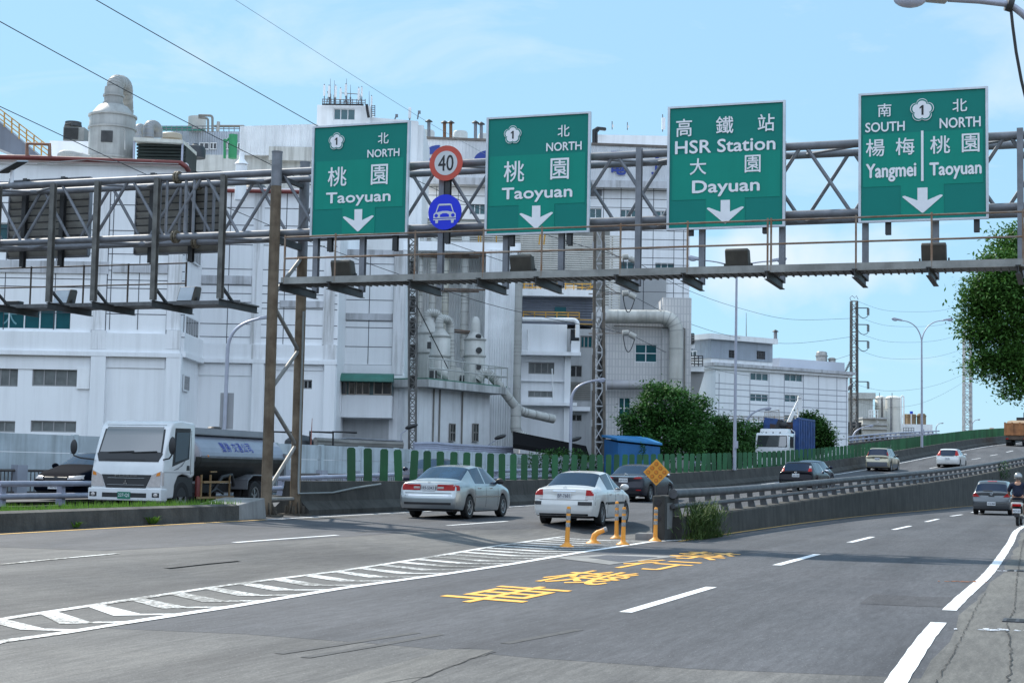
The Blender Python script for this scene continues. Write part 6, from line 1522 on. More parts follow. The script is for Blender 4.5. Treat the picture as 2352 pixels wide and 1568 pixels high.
mb = MB(); a, b, z0, z1 = fc.rect(772, 909, 903, 960); mb.box(a, b, -1.2, .1, z0, z1, fc.M); a2, b2, z2, z3 = fc.rect(772, 935, 790, 962); mb.box(a2, b2, -1.7, -1.21, z2 + .3, z1, fc.M); mb.build('bay_apron', white_wall, Cb)
mb = MB(); a, b, z0, z1 = fc.rect(776, 873, 904, 909); mb.box(a, b, -1.1, .1, z0, z1, fc.M); mb.build('bay_core', mat('bay_teal', (.06, .12, .13), rough=.3, var=.1), Cb)
for x0, x1, n in ((776, 801, 2), (806, 820, 1), (822, 853, 2), (862, 903, 2)):
    w0 = fc.rect(x0, 877, x1, 909); o = Fr(fc.w(0, -1.3, 0), (1, 0)); window(Cb, o, w0, n, 1, mat('bay_frame', (.33, .28, .24), rough=.5, var=.1), glass_dark)
mb = MB(); a, b, z0, z1 = fc.rect(775, 860, 909, 880)
n = 7
pts = [fc.w(a, -1.2 - .9 * math.sin(k / (n - 1) * 1.57), z0 + (z1 - z0) * math.cos(k / (n - 1) * 1.57)) for k in range(n)] + [fc.w(a, -1.15, z0), ]
mb.prism(pts, (b - a, 0, 0)); mb.build('canopy', mat('canopy_green', (.03, .17, .13), rough=.5, var=.15, scale=1.5), Cb)
mb = MB(); a, b, z0, z1 = fc.rect(776, 962, 892, 1075); mb.box(a, b, -.02, .02, .3, z1, fc.M); mb.build('shade_sheet', grey_wall, Cb)  # grey sheet puts the shade below the bay into the wall colour
# upper block behind, with the corrugated penthouse and parapet
U = thing('factory_upper_storey', 'peeling white parapet and corrugated penthouse set back on the factory roof', 'building')
f1 = FY(100.0)
mb = MB(); a, b, z0, z1 = f1.rect(425, 358, 800, 470); mb.box(a, b, 0, 12, z0 - 4, z1, f1.M); mb.build('parapet_wall', mat('peeling_white', (.60, .60, .57), rough=.8, var=.10, scale=.9, streak=.55), U)
mb = MB(); a, b, z0, z1 = f1.rect(553, 290, 730, 360); zq = f1.sz(553, 293)[1]; mb.prism([f1.w(a, -.4, z0), f1.w(b, -.4, z0), f1.w(b, -.4, z1 + .1), f1.w(a, -.4, zq)], (0, 9, 0)); mb.build('corrugated_penthouse', corr_white, U)
mb = MB(); a, b, z0, z1 = f1.rect(620, 341, 735, 372); mb.box(a, b, -.5, 0, z0, z1, f1.M); mb.build('rust_streaked_panel', mat('rust_panel', (.62, .61, .57), rough=.7, var=.06, scale=.5, streak=.9), U)
f2 = FY(112.0)
mb = MB(); a, b, z0, z1 = f2.rect(395, 301, 560, 366); mb.box(a, b, 0, 10, z0 - 3, z1, f2.M); mb.build('corrugated_storey', corr_blue, U)
for x0, x1 in ((424, 434), (458, 480), (482, 498), (518, 527), (540, 553)): window(U, Fr(f2.w(0, -.16, 0), (1, 0)), f2.rect(x0, 328, x1, 344), 2, 1, winwhite, glass_dark)
# roof slab of block A visible above parapet: canopy shed
def canopy():
    t = thing('roof_canopy', 'open canopy with pale sheet roof and painted dark shade below beside the big scrubber tank', 'canopy')
    f = FY(88.0); mb = MB(); a, b, z0, z1 = f.rect(306, 316, 420, 322); d = 4
    mb.prism([f.w(a, 0, z1), f.w(b, 0, z1 - .1), f.w(b, 0, z0 - .15), f.w(a, 0, z0 - .05)], (0, d, .1)); mb.build('roof', mat('canopy_roof', (.55, .55, .5), rough=.5, var=.1, scale=.5, streak=.3), t)
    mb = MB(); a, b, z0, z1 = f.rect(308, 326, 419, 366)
    mb.box(a, b, .9, 4, z0 - 1.5, z1, f.M)  # dark-coloured box stands in for the shade inside the open canopy
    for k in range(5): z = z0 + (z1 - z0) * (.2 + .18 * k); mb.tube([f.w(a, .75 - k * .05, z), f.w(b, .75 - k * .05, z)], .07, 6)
    mb.build('shade_backing', mat('dark_green_shade', (.02, .03, .026), rough=.8, var=.2), t)
    for x in (307, 418):
        mb = MB(); s, z = f.sz(x, 320); s2_, z2 = f.sz(x - 2, 372); mb.bar(f.w(s, .2, z2 - 1), f.w(s, .2, z), .1); mb.build('post', railgrey, t)
canopy()
# ------------------------------------------------------------------ roof plant
def lathe_thing(name, label, cat, Y, cx, prof_px, m, n=28, parts=()):
    """prof_px: (half width px, y px) from bottom to top"""
    t = thing(name, label, cat); mb = MB(); k = P(cx, 784, Y).x
    ybot = prof_px[0][1]; c = P(cx, ybot, Y)
    sc = (c - EYE).length / FPX
    mb.lathe([(r * sc, (ybot - y) * sc) for r, y in prof_px], c, n); mb.build('tank', m, t, 40)
    mb = MB()
    for r, y in parts: mb.lathe([(r * sc, (ybot - y) * sc - .06), (r * sc + .07, (ybot - y) * sc - .05), (r * sc + .07, (ybot - y) * sc + .05), (r * sc, (ybot - y) * sc + .06)], c, n)
    mb.build('tank', [m, ductb], t, 40)
    return t, c, sc
def elbow(c0, pts_px, Y, r_px, m, name='duct', parent=None, bands=True, dy=None):
    pts = [P(x, y, Y + (dy[i] if dy else 0)) for i, (x, y) in enumerate(pts_px)]
    # round the corners
    o = [pts[0]]
    for i in range(1, len(pts) - 1):
        a, b, c = pts[i - 1], pts[i], pts[i + 1]; r = min((b - a).length * .48, (c - b).length * .48, r_px * Y / FPX * 2.4)
        p, q = b + (a - b).normalized() * r, b + (c - b).normalized() * r
        for k in range(6):
            t = k / 5; o.append((1 - t) ** 2 * p + 2 * t * (1 - t) * b + t * t * q)
    o.append(pts[-1])
    R0 = r_px * Y / FPX
    mb = MB(); mb.tube(o, R0, 18)
    if bands:
        mb.k = 1
        for a, b in zip(o, o[1:]):
            n = max(1, int((b - a).length / (R0 * 3.2)))
            for k in range(n):
                p = a.lerp(b, (k + .5) / n); dd = (b - a).normalized(); mb.tube([p - dd * .03, p + dd * .03], R0 * 1.035, 18)
    return mb.build(name, [m, mat('duct_seam', (.36, .36, .34), rough=.6, var=.1)], parent, 40)
YT = 90.0
t, c, sc = lathe_thing('scrubber_tank', 'big grey cylindrical scrubber tank with conical top on the factory roof', 'tank', YT, 255, [(50, 372), (50.5, 300), (50, 271), (49, 269), (32, 248), (20.5, 243), (20.5, 212), (20, 205)], ductw, 32, [(50.5, 366), (50.5, 299), (50.5, 271), (20.5, 242), (20.5, 224)])
elbow(None, [(264, 214), (264, 190), (287, 192), (287, 240), (289, 262)], YT, 18.5, ductw, 'duct', t, True, [0, 0, 1.2, 2.2, 2.4])
for x0, y0, x1, y1, k in ((236, 250, 264, 263, 1), (233, 301, 258, 326, 0)):
    mb = MB(); p = P((x0 + x1) / 2, (y0 + y1) / 2, YT - 1.28 + .24 * k); w2, h2 = (x1 - x0) / 2 * sc, (y1 - y0) / 2 * sc
    Mx = Matrix.Translation(p) @ Matrix.Rotation(R(-30 * k), 4, 'X'); mb.box(-w2, w2, -.05, .12, -h2, h2, Mx); mb.build('hatch', steel_dark, t)
mb = MB(); mb.tube([P(287, 344, YT - 1.2), P(287, 300, YT - 1.2), P(281, 296, YT - 1.25)], .05, 8); mb.build('pipe', ductw, t, 40)
for k, (cx, yb, hw, Y, top) in enumerate(((316, 318, 9, 97, 292), (341, 316, 13, 92, 288))):
    t = thing('vent_cowl', ('small', 'larger')[k] + ' grey gooseneck vent pipe above the roof canopy', 'vent')
    elbow(None, [(cx, yb), (cx, top), (cx + hw * 1.5, top + 2), (cx + hw * 1.5, yb)], Y, hw, mat('vent_grey', (.33, .34, .36), rough=.45, metal=.3, var=.1), 'duct', t, True, [0, 0, .6, .8])
lathe_thing('roof_tank', 'flat beige roof tank behind the canopy', 'tank', 98, 394, [(23, 320), (23, 310), (21, 308), (8, 305)], mat('beige_tank', (.42, .37, .29), rough=.6, var=.1), 24)
lathe_thing('water_tank', 'squat black plastic water tank on the factory roof', 'tank', 93, 448, [(23, 363), (23.5, 344), (20, 338), (8, 334.5), (6, 331)], mat('black_plastic', (.025, .03, .036), rough=.45, var=.1), 24)
t, c, sc = lathe_thing('green_vessel', 'bright green cylindrical vessel beside the corrugated penthouse', 'tank', 94, 534, [(9.5, 364), (10, 312), (10, 310)], mat('vessel_green', (.035, .30, .12), rough=.45, var=.12), 20)
mb = MB(); 
for q in ((516, 364, 320),): mb.tube([P(q[0], q[1], 94), P(q[0], q[2], 94)], .08, 8)
mb.tube([P(518, 326, 94), P(526, 318, 94)], .07, 8); mb.build('pipe', mat('vessel_green', None), t, 40)
t, c, sc = lathe_thing('sphere_drum', 'pale ribbed round drum lying on the upper roof', 'tank', 112, 452, [(1, 303), (20, 300), (20, 270), (1, 268)], mat('drum', (.50, .50, .47), rough=.5, var=.1), 24)
t = thing('rooftop_pipework', 'grey gooseneck pipes rising beside the round drum', 'pipes')
elbow(None, [(478, 303), (478, 272), (456, 270)], 110, 2.6, ductb, 'pipe', t, False); elbow(None, [(488, 303), (488, 266), (456, 265)], 110, 2.8, ductb, 'pipe', t, False); elbow(None, [(492, 290), (560, 290)], 110, 3, ductb, 'pipe', t, False); elbow(None, [(500, 302), (502, 280)], 110, 4, ductw, 'pipe', t, False)
t = thing('roof_railing', 'thin pale railing and green pipes along the upper roof', 'railing')
f = FY(110.5); mb = MB()
for y in (290, 296): mb.tube([P(356, y, 110.5), P(560, y, 110.5)], .03, 6)
for i in range(18): mb.tube([P(358 + i * 12, 302, 110.5), P(358 + i * 12, 289, 110.5)], .03, 6)
mb.build('rails', galv, t, 40); mb = MB(); mb.tube([P(355, 298, 111), P(470, 298, 111)], .09, 8); mb.tube([P(360, 293, 111.2), P(440, 293, 111.2)], .07, 8); mb.build('pipe', mat('pipe_green', (.05, .28, .24), rough=.5, var=.1), t, 40)
t = thing('cooling_tower', 'boxy dark slatted cooling tower with a fan on the white plant room', 'cooling tower')
f = FY(96.0); mb = MB(); a, b, z0, z1 = f.rect(145, 292, 193, 323); mb.box(a, b, 0, 2.4, z0, z1, f.M); mb.build('casing', mat('ct_grey', (.25, .26, .25), rough=.6, var=.15), t)
mb = MB()
for k in range(14): z = z0 + .08 + (z1 - z0 - .16) * k / 13; mb.box(a + .05, b - .35, -.04, .0, z, z + .03, f.M)
mb.build('louvre', steel_dark, t); mb = MB(); c = P(168, 292, 97.2); mb.lathe([(.55, 0), (.5, .2), (.5, .3)], c, 20); mb.tube([P(150, 286, 96.5), P(165, 284, 96.5), P(165, 292, 96.5)], .06, 8); mb.build('fan_ring', galv_dark, t, 40)
t = thing('plant_room', 'low white plant room under the cooling tower', 'building'); mb = MB(); f.box(mb, 113, 324, 208, 380, 0, 5); mb.build('wall', white_wall, t)
t = thing('roof_stair', 'grey enclosed stair gallery with an orange handrail climbing off the left of the frame', 'stair')
mb = MB(); Y = 84
pts = [P(-30, 256, Y), P(88, 356, Y), P(88, 378, Y), P(-30, 330, Y)]; mb.prism(pts, (0, 2, 0)); mb.build('gallery', corr_stair, t)
mb = MB()
for dy in (0, 10, 20): mb.tube([P(-20, 236 + dy * 1.1, Y - .1), P(117, 348 + dy * 1.1 - 8, Y - .1)], .035, 6)
for i in range(7): x = 10 + i * 17; yb = 290 + (x) * .8; mb.tube([P(x, yb - 6, Y - .1), P(x, yb - 40, Y - .1)], .04, 6)
mb.build('handrail', yellowp, t, 40)
t = thing('red_pipe', 'long rusty red pipe running along the factory parapet', 'pipe')
mb = MB(); Y = YA - .3; mb.tube([P(-500, 352, Y), P(-10, 361, Y), P(60, 362, Y), P(230, 368, Y), P(415, 374.5, Y), P(427, 383, Y), P(434, 394, Y + .5)], .13, 12); mb.build('main', red_pipe, t, 40)
mb = MB(); mb.tube([P(62, 362, Y), P(62, 330, Y), P(114, 332, Y), P(114, 362, Y)], .1, 10); mb.build('riser', mat('pipe_ochre', (.32, .16, .10), rough=.6, var=.2), t, 40)
mb = MB(); mb.tube([P(86, 376, Y - .1), P(200, 367, Y - .1), P(260, 372, Y - .1), P(410, 377, Y - .1)], .03, 6); mb.build('hose', ductw, t, 40)
elbow(None, [(150, 374), (138, 356), (160, 356), (205, 366)], 82.5, 11, ductw, 'duct', thing('roof_duct', 'grey bent duct lying behind the parapet pipe', 'duct'))
t = thing('red_pipe', 'short red pipe along the lower wing parapet behind the truss', 'pipe'); mb = MB(); mb.tube([P(518, 438, YB_ - .3), P(690, 441, YB_ - .3)], .11, 10); mb.build('main', red_pipe, t, 40)
lathe_thing('black_tank', 'black domed tank on the lower wing roof partly behind the brown post', 'tank', 88, 582, [(36, 446), (36, 436), (25, 426), (8, 421)], mat('black_plastic', None), 24)
lathe_thing('black_tank', 'black tank behind the rear gantry post', 'tank', 88, 672, [(24, 486), (24, 462), (17, 448), (6, 444)], mat('black_plastic', None), 24)
t, c, sc = lathe_thing('vent_stack', 'white capped vent stack rising behind the truss splice', 'vent', 84, 552, [(13, 460), (13, 392), (13, 381), (16, 378), (6, 366), (6, 356), (5, 350)], white_clean, 20)
# ------------------------------------------------------------------ white tower with antennas
T = thing('stair_tower', 'white stair tower with a triple window and a cluster of phone antennas on top', 'building')
f = FY(104.0)
block('', '', f, (724, 242, 846, 560), 6, white_clean, [(766, 249.5, 815, 276, 3, 1, winwhite, glass_teal)], bld=T, zb=None)
mb = MB(); a, b, z0, z1 = f.rect(846, 270, 958, 400); mb.prism([f.w(a, .5, z0 - 8), f.w(b, .5, z0 - 8), f.w(b, .5, z1 - .1), f.w(a, .5, z1 + .1)], (0, 5, 0)); mb.box(a - 3, b + .35, .8, 9, z0 - 8, z1 - .3, f.M); mb.build('side_wall', white_clean, T)
mb = MB(); p = P(846, 245, 103.9)
mb.tube([P(842, 240, 103.7), P(844, 255, 103.7), P(847, 270, 103.7)], .1, 6); mb.tube([P(740, 240, 103.7), P(835, 241, 103.7)], .06, 6); mb.build('cable_run', black, T, 40)
mb = MB()
for x in (854, 861): mb.tube([P(x, 268, 104.2), P(x, 242, 104.2)], .03, 6)
for k in range(6): mb.tube([P(853, 266 - k * 4.5, 104.2), P(862, 266 - k * 4.5, 104.2)], .025, 6)
mb.build('ladder', galv, T, 40)
t = thing('antenna_frame', 'thin pale railing frame around the antennas on the white tower', 'frame')
mb = MB(); Y = 104.5
for y in (228, 234): mb.tube([P(740, y, Y), P(840, y + 3, Y)], .03, 6)
for i in range(11): mb.tube([P(741 + i * 9.8, 241, Y), P(741 + i * 9.8, 228, Y)], .03, 6)
mb.tube([P(785, 214, Y), P(828, 217, Y)], .03, 6)
for x0, y0, x1, y1 in ((750, 240, 758, 205), (760, 240, 752, 210), (790, 240, 796, 222), (800, 240, 793, 222), (822, 240, 828, 220), (832, 240, 826, 220)): mb.tube([P(x0, y0, Y), P(x1, y1, Y)], .03, 6)
mb.build('rails', galv, t, 40)
for k, (x, y0, y1, wd) in enumerate(((745, 196.5, 220, 5), (756, 198, 223, 5), (771, 198, 224, 5), (782.5, 204, 228, 5), (794.5, 195, 220, 5.5), (824, 203, 229, 5), (831, 201.5, 222, 4), (853.5, 222, 245, 4))):
    t = thing('panel_antenna', ('white panel antenna at the left corner of the tower frame', 'second white panel antenna from the tower left corner', 'third white panel antenna along the tower frame', 'shorter white panel antenna standing lower in the middle of the frame', 'slightly tilted white panel antenna beside the thin whip masts', 'first of two white panel antennas at the frame right end', 'outermost white panel antenna at the frame right end', 'white panel antenna on the mast beside the tower ladder')[k], 'antenna', (0, 0, 0), 0, 'panel antennas on the white tower')
    mb = MB(); fr = FY(104.5 - .2); fr.box(mb, x - wd / 2, y0, x + wd / 2, y1, .1, .16); mb.build('radome', white_clean, t, bevel=.03)
    mb = MB(); mb.tube([P(x, 242 if x < 850 else 270, 104.55), P(x, y0 - 3, 104.55)], .035, 6); mb.build('mast', galv, t, 40)
for k, (x, y0, y1) in enumerate(((759, 181, 240), (768, 185, 240), (796, 181, 240), (805, 195, 240), (848, 210, 268))):
    mb = MB(); mb.tube([P(x, y1, 104.6), P(x, y0, 104.6)], .035, 6, True, .012); mb.tube([P(x, y1, 104.6), P(x, (y0 + y1) / 2 + 6, 104.6)], .06, 6)
    tag(mb.build('whip_antenna', galv, None, 40), ('thin whip mast second to rise from the tower left corner', 'thin whip mast right beside the second panel antenna', 'tallest whip mast above the tilted panel antenna', 'whip mast on a tripod between the panel antennas', 'thin whip mast by the tower ladder')[k], 'antenna', 'whip antennas on the white tower')
for k, (x, y0, y1) in enumerate(((941.5, 276, 250), (943, 276, 250))):
    if k: continue
    t = thing('panel_antenna', 'single white panel antenna on the lower tower roof', 'antenna'); mb = MB(); FY(104.2).box(mb, 938, 247.5, 944.5, 272, .1, .2); mb.build('radome', white_clean, t, bevel=.03); mb = MB(); mb.tube([P(941, 276, 104.3), P(941, 270, 104.3)], .05, 6); mb.build('mast', galv, t)
for x, y, lb in ((911, 266, 'small floodlight on the tower roof edge'), (963, 258, 'small floodlight on a short mast at the tower roof corner')):
    t = thing('roof_floodlight', lb, 'floodlight'); mb = MB(); FY(104.0).box(mb, x - 3, y - 3, x + 3, y + 3, .1, .25); mb.build('lamp', galv, t); mb = MB(); mb.tube([P(x - 2, y + 3, 104), P(x - 4, 274, 104)], .05, 6); mb.build('mast', galv, t)
# ------------------------------------------------------------------ tall main plant building
Mn = thing('plant_building', 'tall white panelled plant building with blue lettering behind the signs', 'building')
YM = 118.0; f = FY(YM)
HM = [(y, 962, 1582) for y in (428, 448, 468, 503, 520, 540, 562, 582, 598, 622, 640, 662)]
VM = [(x, 428, 700) for x in (1000, 1050, 1135, 1200, 1285, 1385, 1425, 1500, 1548, 1570)]
WM = [(1078, 469, 1114, 493, 3, 1, winwhite, glass_teal), (1340, 478, 1382, 501, 3, 1, winwhite, glass_teal), (1425, 481, 1463, 499.5, 3, 1, winwhite, glass_teal), (1504, 484, 1548, 499, 3, 1, winwhite, glass_teal),
      (1425, 600, 1457, 619, 2, 1, winwhite, glass_teal), (1504, 604, 1548, 619, 3, 1, winwhite, glass_teal)]
block('', '', f, (962, 428, 1583, 1000), 20, white_panel, WM, HM, VM, bld=Mn, jw=.04)
mb = MB(); a, b, z0, z1 = f.rect(966, 322, 1583, 428); zr_ = f.sz(1583, 345)[1]; zl_ = f.sz(966, 322)[1]
mb.prism([f.w(a, -.6, z0), f.w(b, -.6, z0), f.w(b, -.6, zr_), f.w(a, -.6, zl_)], (0, 12, 0)); mb.build('roof_screen', corrug('screen_white', (.68, .70, .73), .5, .35, .15), Mn)
mb = MB(); mb.prism([f.w(a, -.7, zl_ - .02), f.w(b, -.7, zr_ - .02), f.w(b, -.7, zr_ + .15), f.w(a, -.7, zl_ + .15)], (0, .3, 0)); mb.build('roof_edge', mat('edge_brown', (.2, .17, .15), rough=.7, var=.2), Mn)
mb = MB(); a, b, z0, z1 = f.rect(966, 416, 1583, 432); mb.box(a, b, -.75, -.6, z0, z1, f.M); mb.build('stained_band', dirt_band, Mn)
mb = MB(); a, b, z0, z1 = f.rect(1368, 298, 1540, 345); mb.box(a, b, 2, 10, z0 - 1, z1, f.M); mb.build('upper_block', white_clean, Mn)
mb = MB(); a, b, z0, z1 = f.rect(1376, 329, 1527, 333); mb.box(a, b, 1.9, 2, z0, z1, f.M); mb.build('groove', joint, Mn)
mb = MB(); mb.tube([P(1364, 342, 119), P(1364, 300, 119), P(1372, 295, 119.5), P(1390, 297, 120)], .14, 8); mb.tube([P(1370, 342, 119), P(1370, 304, 119), P(1376, 297, 119.5)], .1, 8); mb.build('cable_run', black, Mn, 40)
blue_let = mat('letter_blue', (.02, .05, .28), rough=.5, var=.05)
mb = MB()
for ch, x0, y0, x1, y1 in (('電', 1399, 352, 1437, 406), ('子', 1485, 352, 1525, 406)):
    a, b, z0, z1 = f.rect(x0, y0, x1, y1); add_text(mb, ch, f.w((a + b) / 2, -.72, (z0 + z1) / 2), (1, 0, 0), (0, 0, 1), b - a, z1 - z0, .05)
mb.build('lettering', blue_let, Mn)
mb = MB()
for cx, cy, rx, ry, a0, a1, t0 in ((1008, 362, 33, 25, 85, 175, .75), (1008, 366, 33, 22, 178, 250, .8), (1124, 372, 35, 23, 70, 178, .78)):
    n = 14; c = f.sz(cx, cy); kx_ = YM / FPX
    for i in range(n):
        u0, u1 = R(a0 + (a1 - a0) * i / n), R(a0 + (a1 - a0) * (i + 1) / n)
        tk = lambda u: t0 - .55 * math.sin((u - R(a0)) / (R(a1) - R(a0)) * math.pi)
        q = [(c[0] + rx * kx_ * r * math.cos(u), c[1] + ry * kx_ * r * math.sin(u)) for u, r in ((u0, 1), (u1, 1), (u1, tk(u1)), (u0, tk(u0)))]
        mb.prism([f.w(s, -.62, z) for s, z in q], (0, -.06, 0))
mb.build('logo', blue_let, Mn)
mb = MB(); a, b, z0, z1 = f.rect(1423, 640, 1529, 722); mb.box(a, b, -.3, 0, z0, z1, f.M); mb.k = 1; mb.box(a, b, -.31, -.3, z0 + (z1 - z0) * .62, z0 + (z1 - z0) * .63, f.M); mb.box((a + b) / 2, (a + b) / 2 + .05, -.31, -.3, z0, z1, f.M); mb.build('grey_cladding', [mat('clad_grey', (.36, .37, .38), rough=.6, var=.05), joint], Mn)
mb = MB(); a, b, z0, z1 = f.rect(1354, 437, 1382, 450); mb.box(a, b, -.1, 0, z0, z1, f.M)
for k in range(6): mb.box(a, b, -.14, -.1, z0 + (z1 - z0) * k / 6, z0 + (z1 - z0) * (k + .5) / 6, f.M)
mb.build('vent_grille', galv, Mn)
for k, (cx, w2, yt) in enumerate(((981, 17, 298), (1057, 17, 300), (1112, 14, 306))):
    lathe_thing('roof_water_tank', ('pale plastic roof tank beside the green pipe', 'pale plastic roof tank between the rusty flues', 'pale roof tank half hidden by the second Taoyuan sign')[k], 'tank', 121, cx, [(w2, 325), (w2, yt + 6), (w2 * .85, yt + 2), (w2 * .3, yt)], mat('tank_grey', (.58, .60, .58), rough=.5, var=.08), 24)
for k, (x, yt, mm, lb) in enumerate(((985, 275, galv, 'galvanised flue with a dark cap nearest the white tower'), (1021, 278, rust, 'rusty flue directly above the speed limit sign'), (1035.5, 278, rust, 'rusty flue beside the pale roof tank'), (1092, 278, galv, 'tall galvanised flue near the second Taoyuan sign'), (1105.5, 281, galv, 'shorter galvanised flue touching the second Taoyuan sign'))):
    t = thing('flue', lb, 'flue', (0, 0, 0), 0, 'flues on the plant roof'); mb = MB(); mb.tube([P(x, 326, 119.5), P(x, yt + 5, 119.5)], .13, 10); mb.build('pipe', mm, t, 40)
    mb = MB(); c = P(x, yt + 5, 119.5); mb.lathe([(.30, 0), (.28, .04), (.05, .2)], c, 12); mb.build('cap', steel_dark, t, 40)
t = thing('green_pipe', 'green bent pipe on the plant roof beside the white tower', 'pipe'); elbow(None, [(960, 292), (973, 292), (973, 322)], 118.8, 2, mat('pipe_green', (.05, .28, .24), rough=.5, var=.1), 'pipe', t, False)
for k, (x, y0, y1) in enumerate(((1408, 287, 296), (1443, 289, 297), (1524, 271, 301))):
    t = thing('roof_antenna', ('stubby antenna on the upper block nearer the cables', 'stubby antenna in the middle of the upper block', 'white panel antenna beside the station sign edge')[k], 'antenna'); mb = MB(); FY(120).box(mb, x - (1.5 if k < 2 else 4), y0, x + (1.5 if k < 2 else 4), y1 - 4, .1, .2); mb.build('radome', white_clean, t); mb = MB(); mb.tube([P(x - 2, y1 + 2, 120.1), P(x - 2, y0 - 8, 120.1)], .04, 6); mb.build('mast', galv, t)
ducth = mat('duct_pale', (.60, .60, .57), rough=.55, var=.12, scale=.9, streak=.35)
# ------------------------------------------------------------------ louvre screens and process deck behind the annex
t = thing('louvre_screen', 'open white horizontal louvre screens around the process deck', 'screen')
def louvre(x0, y0, x1, y1, Y, n, m, nv=3):
    f = FY(Y); a, b, z0, z1 = f.rect(x0, y0, x1, y1); mb = MB()
    for k in range(n): z = z0 + (z1 - z0) * (k + .5) / n; mb.box(a, b, 0, .12, z - (z1 - z0) / n * .3, z + (z1 - z0) / n * .3, f.M)
    for k in range(nv + 1): x = a + (b - a) * k / nv; mb.box(x - .05, x + .05, .13, .25, z0, z1, f.M)
    mb.build('louvre', m, t)
louv = mat('louvre_white', (.58, .57, .53), rough=.6, var=.1, scale=.8, streak=.2)
louvre(934, 508, 1200, 556, 112, 9, louv, 8); louvre(1196, 540, 1368, 640, 110, 20, louv, 5); louvre(1388, 540, 1424, 712, 108, 30, louv, 2)
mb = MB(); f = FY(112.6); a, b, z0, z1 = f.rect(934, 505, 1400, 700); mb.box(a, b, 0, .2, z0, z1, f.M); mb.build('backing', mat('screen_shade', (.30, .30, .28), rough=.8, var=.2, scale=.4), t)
# ------------------------------------------------------------------ annex: corrugated hall with scrubber platform
X0, X1 = P(950, 887, 88), P(1139, 906, 95.5)
fx = Fr((X0.x, X0.y), (X1.x - X0.x, X1.y - X0.y))
H = thing('process_hall', 'tall pale corrugated process hall with ducts and a scrubber platform', 'building')
mb = MB(); f = FY(101.0); a, b, z0, z1 = f.rect(940, 572, 1116, 1060); mb.box(a, b, 0, 4, .2, z1, f.M); mb.build('back_wall', corr_grey, H)
mb = MB(); f = FY(98.0); a, b, z0, z1 = f.rect(1114, 574, 1184, 1060); mb.box(a, b, 0, 7, .2, z1, f.M); mb.build('side_wall', corr_white, H)
mb = MB(); f = FY(98.0); a, b, z0, z1 = f.rect(925, 553, 1196, 574); mb.box(a, b, .5, 5, z0, z1, f.M); mb.build('roof_slab', white_clean, H)
mb = MB(); a, b, z0, z1 = f.rect(1112, 574, 1120, 1045); mb.box(a, b, -.15, .05, .2, z1, f.M); mb.build('corner_trim', white_clean, H)
f = fx
mb = MB(); a0, _ = f.sz(955, 960); a1, _ = f.sz(1124, 960); zs = f.sz(1040, 897)[1]; mb.box(a0, a1, 0, 6, .2, zs, f.M); mb.build('lower_wall', corr_white, H)
mb = MB(); s0 = f.sz(949, 887)[0]; s1 = f.sz(1139, 906)[0]; mb.box(s0, s1, -1.0, 7, zs, zs + .42, f.M); mb.k = 1; mb.box(s0 + .1, s1 - .1, -.85, 6.9, zs + .42, zs + .5, f.M); mb.build('platform_slab', [mat('slab_stained', (.55, .56, .56), rough=.8, var=.15, scale=1.2, streak=.7), mat('slab_green', (.05, .17, .12), rough=.7, var=.1)], H)
for x0, x1 in ((1037, 1049), (1090, 1102)):
    o = Fr(f.w(0, -.2, 0), f.t); window(H, o, o.rect(x0, 972, x1, 1014), 2, 2, ductb, glass_dark)
mb = MB()
for x in (994, 1008, 1060): s, z = f.sz(x, 950); mb.tube([f.w(s, -.06, .5), f.w(s, -.06, zs)], .05, 6)
mb.build('downpipe', ductb, H, 40)
rl = MB(); zp = zs + .5
for h in (.55, 1.1): rl.tube([f.w(s0 + .1, -.85, zp + h), f.w(s1 - .1, -.85, zp + h), f.w(s1 - .1, 3, zp + h)], .04, 6)
n = 12
for i in range(n + 1): s = s0 + .1 + (s1 - s0 - .2) * i / n; rl.tube([f.w(s, -.85, zp), f.w(s, -.85, zp + 1.1)], .035, 6)
tag(rl.build('platform_railing', mat('rail_pale', (.45, .46, .44), rough=.5, var=.1), None, 40), 'pale tube railing around the scrubber platform', 'railing')
def scrub(label, Y, cx, yb, hw, ys, ytop, neck, hatches=(), side=None):
    t = thing('scrubber', label, 'scrubber', (0, 0, 0), 0, 'scrubbers on the hall platform'); c = P(cx, yb, Y); sc = Y / FPX; c.z = zs + .5; yb2 = yb
    zpx = lambda y: P(cx, y, Y).z - c.z
    mb = MB(); mb.lathe([(hw * sc, 0), (hw * sc, zpx(ys)), (neck * sc, zpx(ytop)), (neck * sc, zpx(ytop) + .05)], c, 28); mb.k = 1
    for y in (ys, (ys + yb) / 2 - 8): mb.lathe([(hw * sc, zpx(y) - .05), (hw * sc + .06, zpx(y) - .04), (hw * sc + .06, zpx(y) + .04), (hw * sc, zpx(y) + .05)], c, 28)
    mb.build('shell', [ducth, mat('duct_seam', (.36, .36, .34), rough=.6, var=.1)], t, 40)
    for x, y in hatches:
        q = P(x, y, Y); d = Vector((q.x - c.x, 0, 0)); dy = -math.sqrt(max(.05, (hw * sc) ** 2 - d.x ** 2)); p = Vector((q.x, c.y + dy, q.z))
        nrm = Vector((d.x, dy, 0)).normalized(); mb = MB(); mb.tube([p - nrm * .15, p + nrm * .08], 7.0 * sc, 16); mb.build('porthole', steel_dark, t, 40)
    return t
t = scrub('largest scrubber with a wide cone behind the lattice hoist', 97, 982, 872, 27, 766, 735, 11)
elbow(None, [(982, 740), (982, 718), (1008, 720), (1008, 752)], 97, 10, ducth, 'duct', t, True, [0, 0, .2, .3])
t = scrub('middle scrubber with a conical cap and a swan neck pipe', 93, 1009, 880, 23.5, 773, 757, 10)
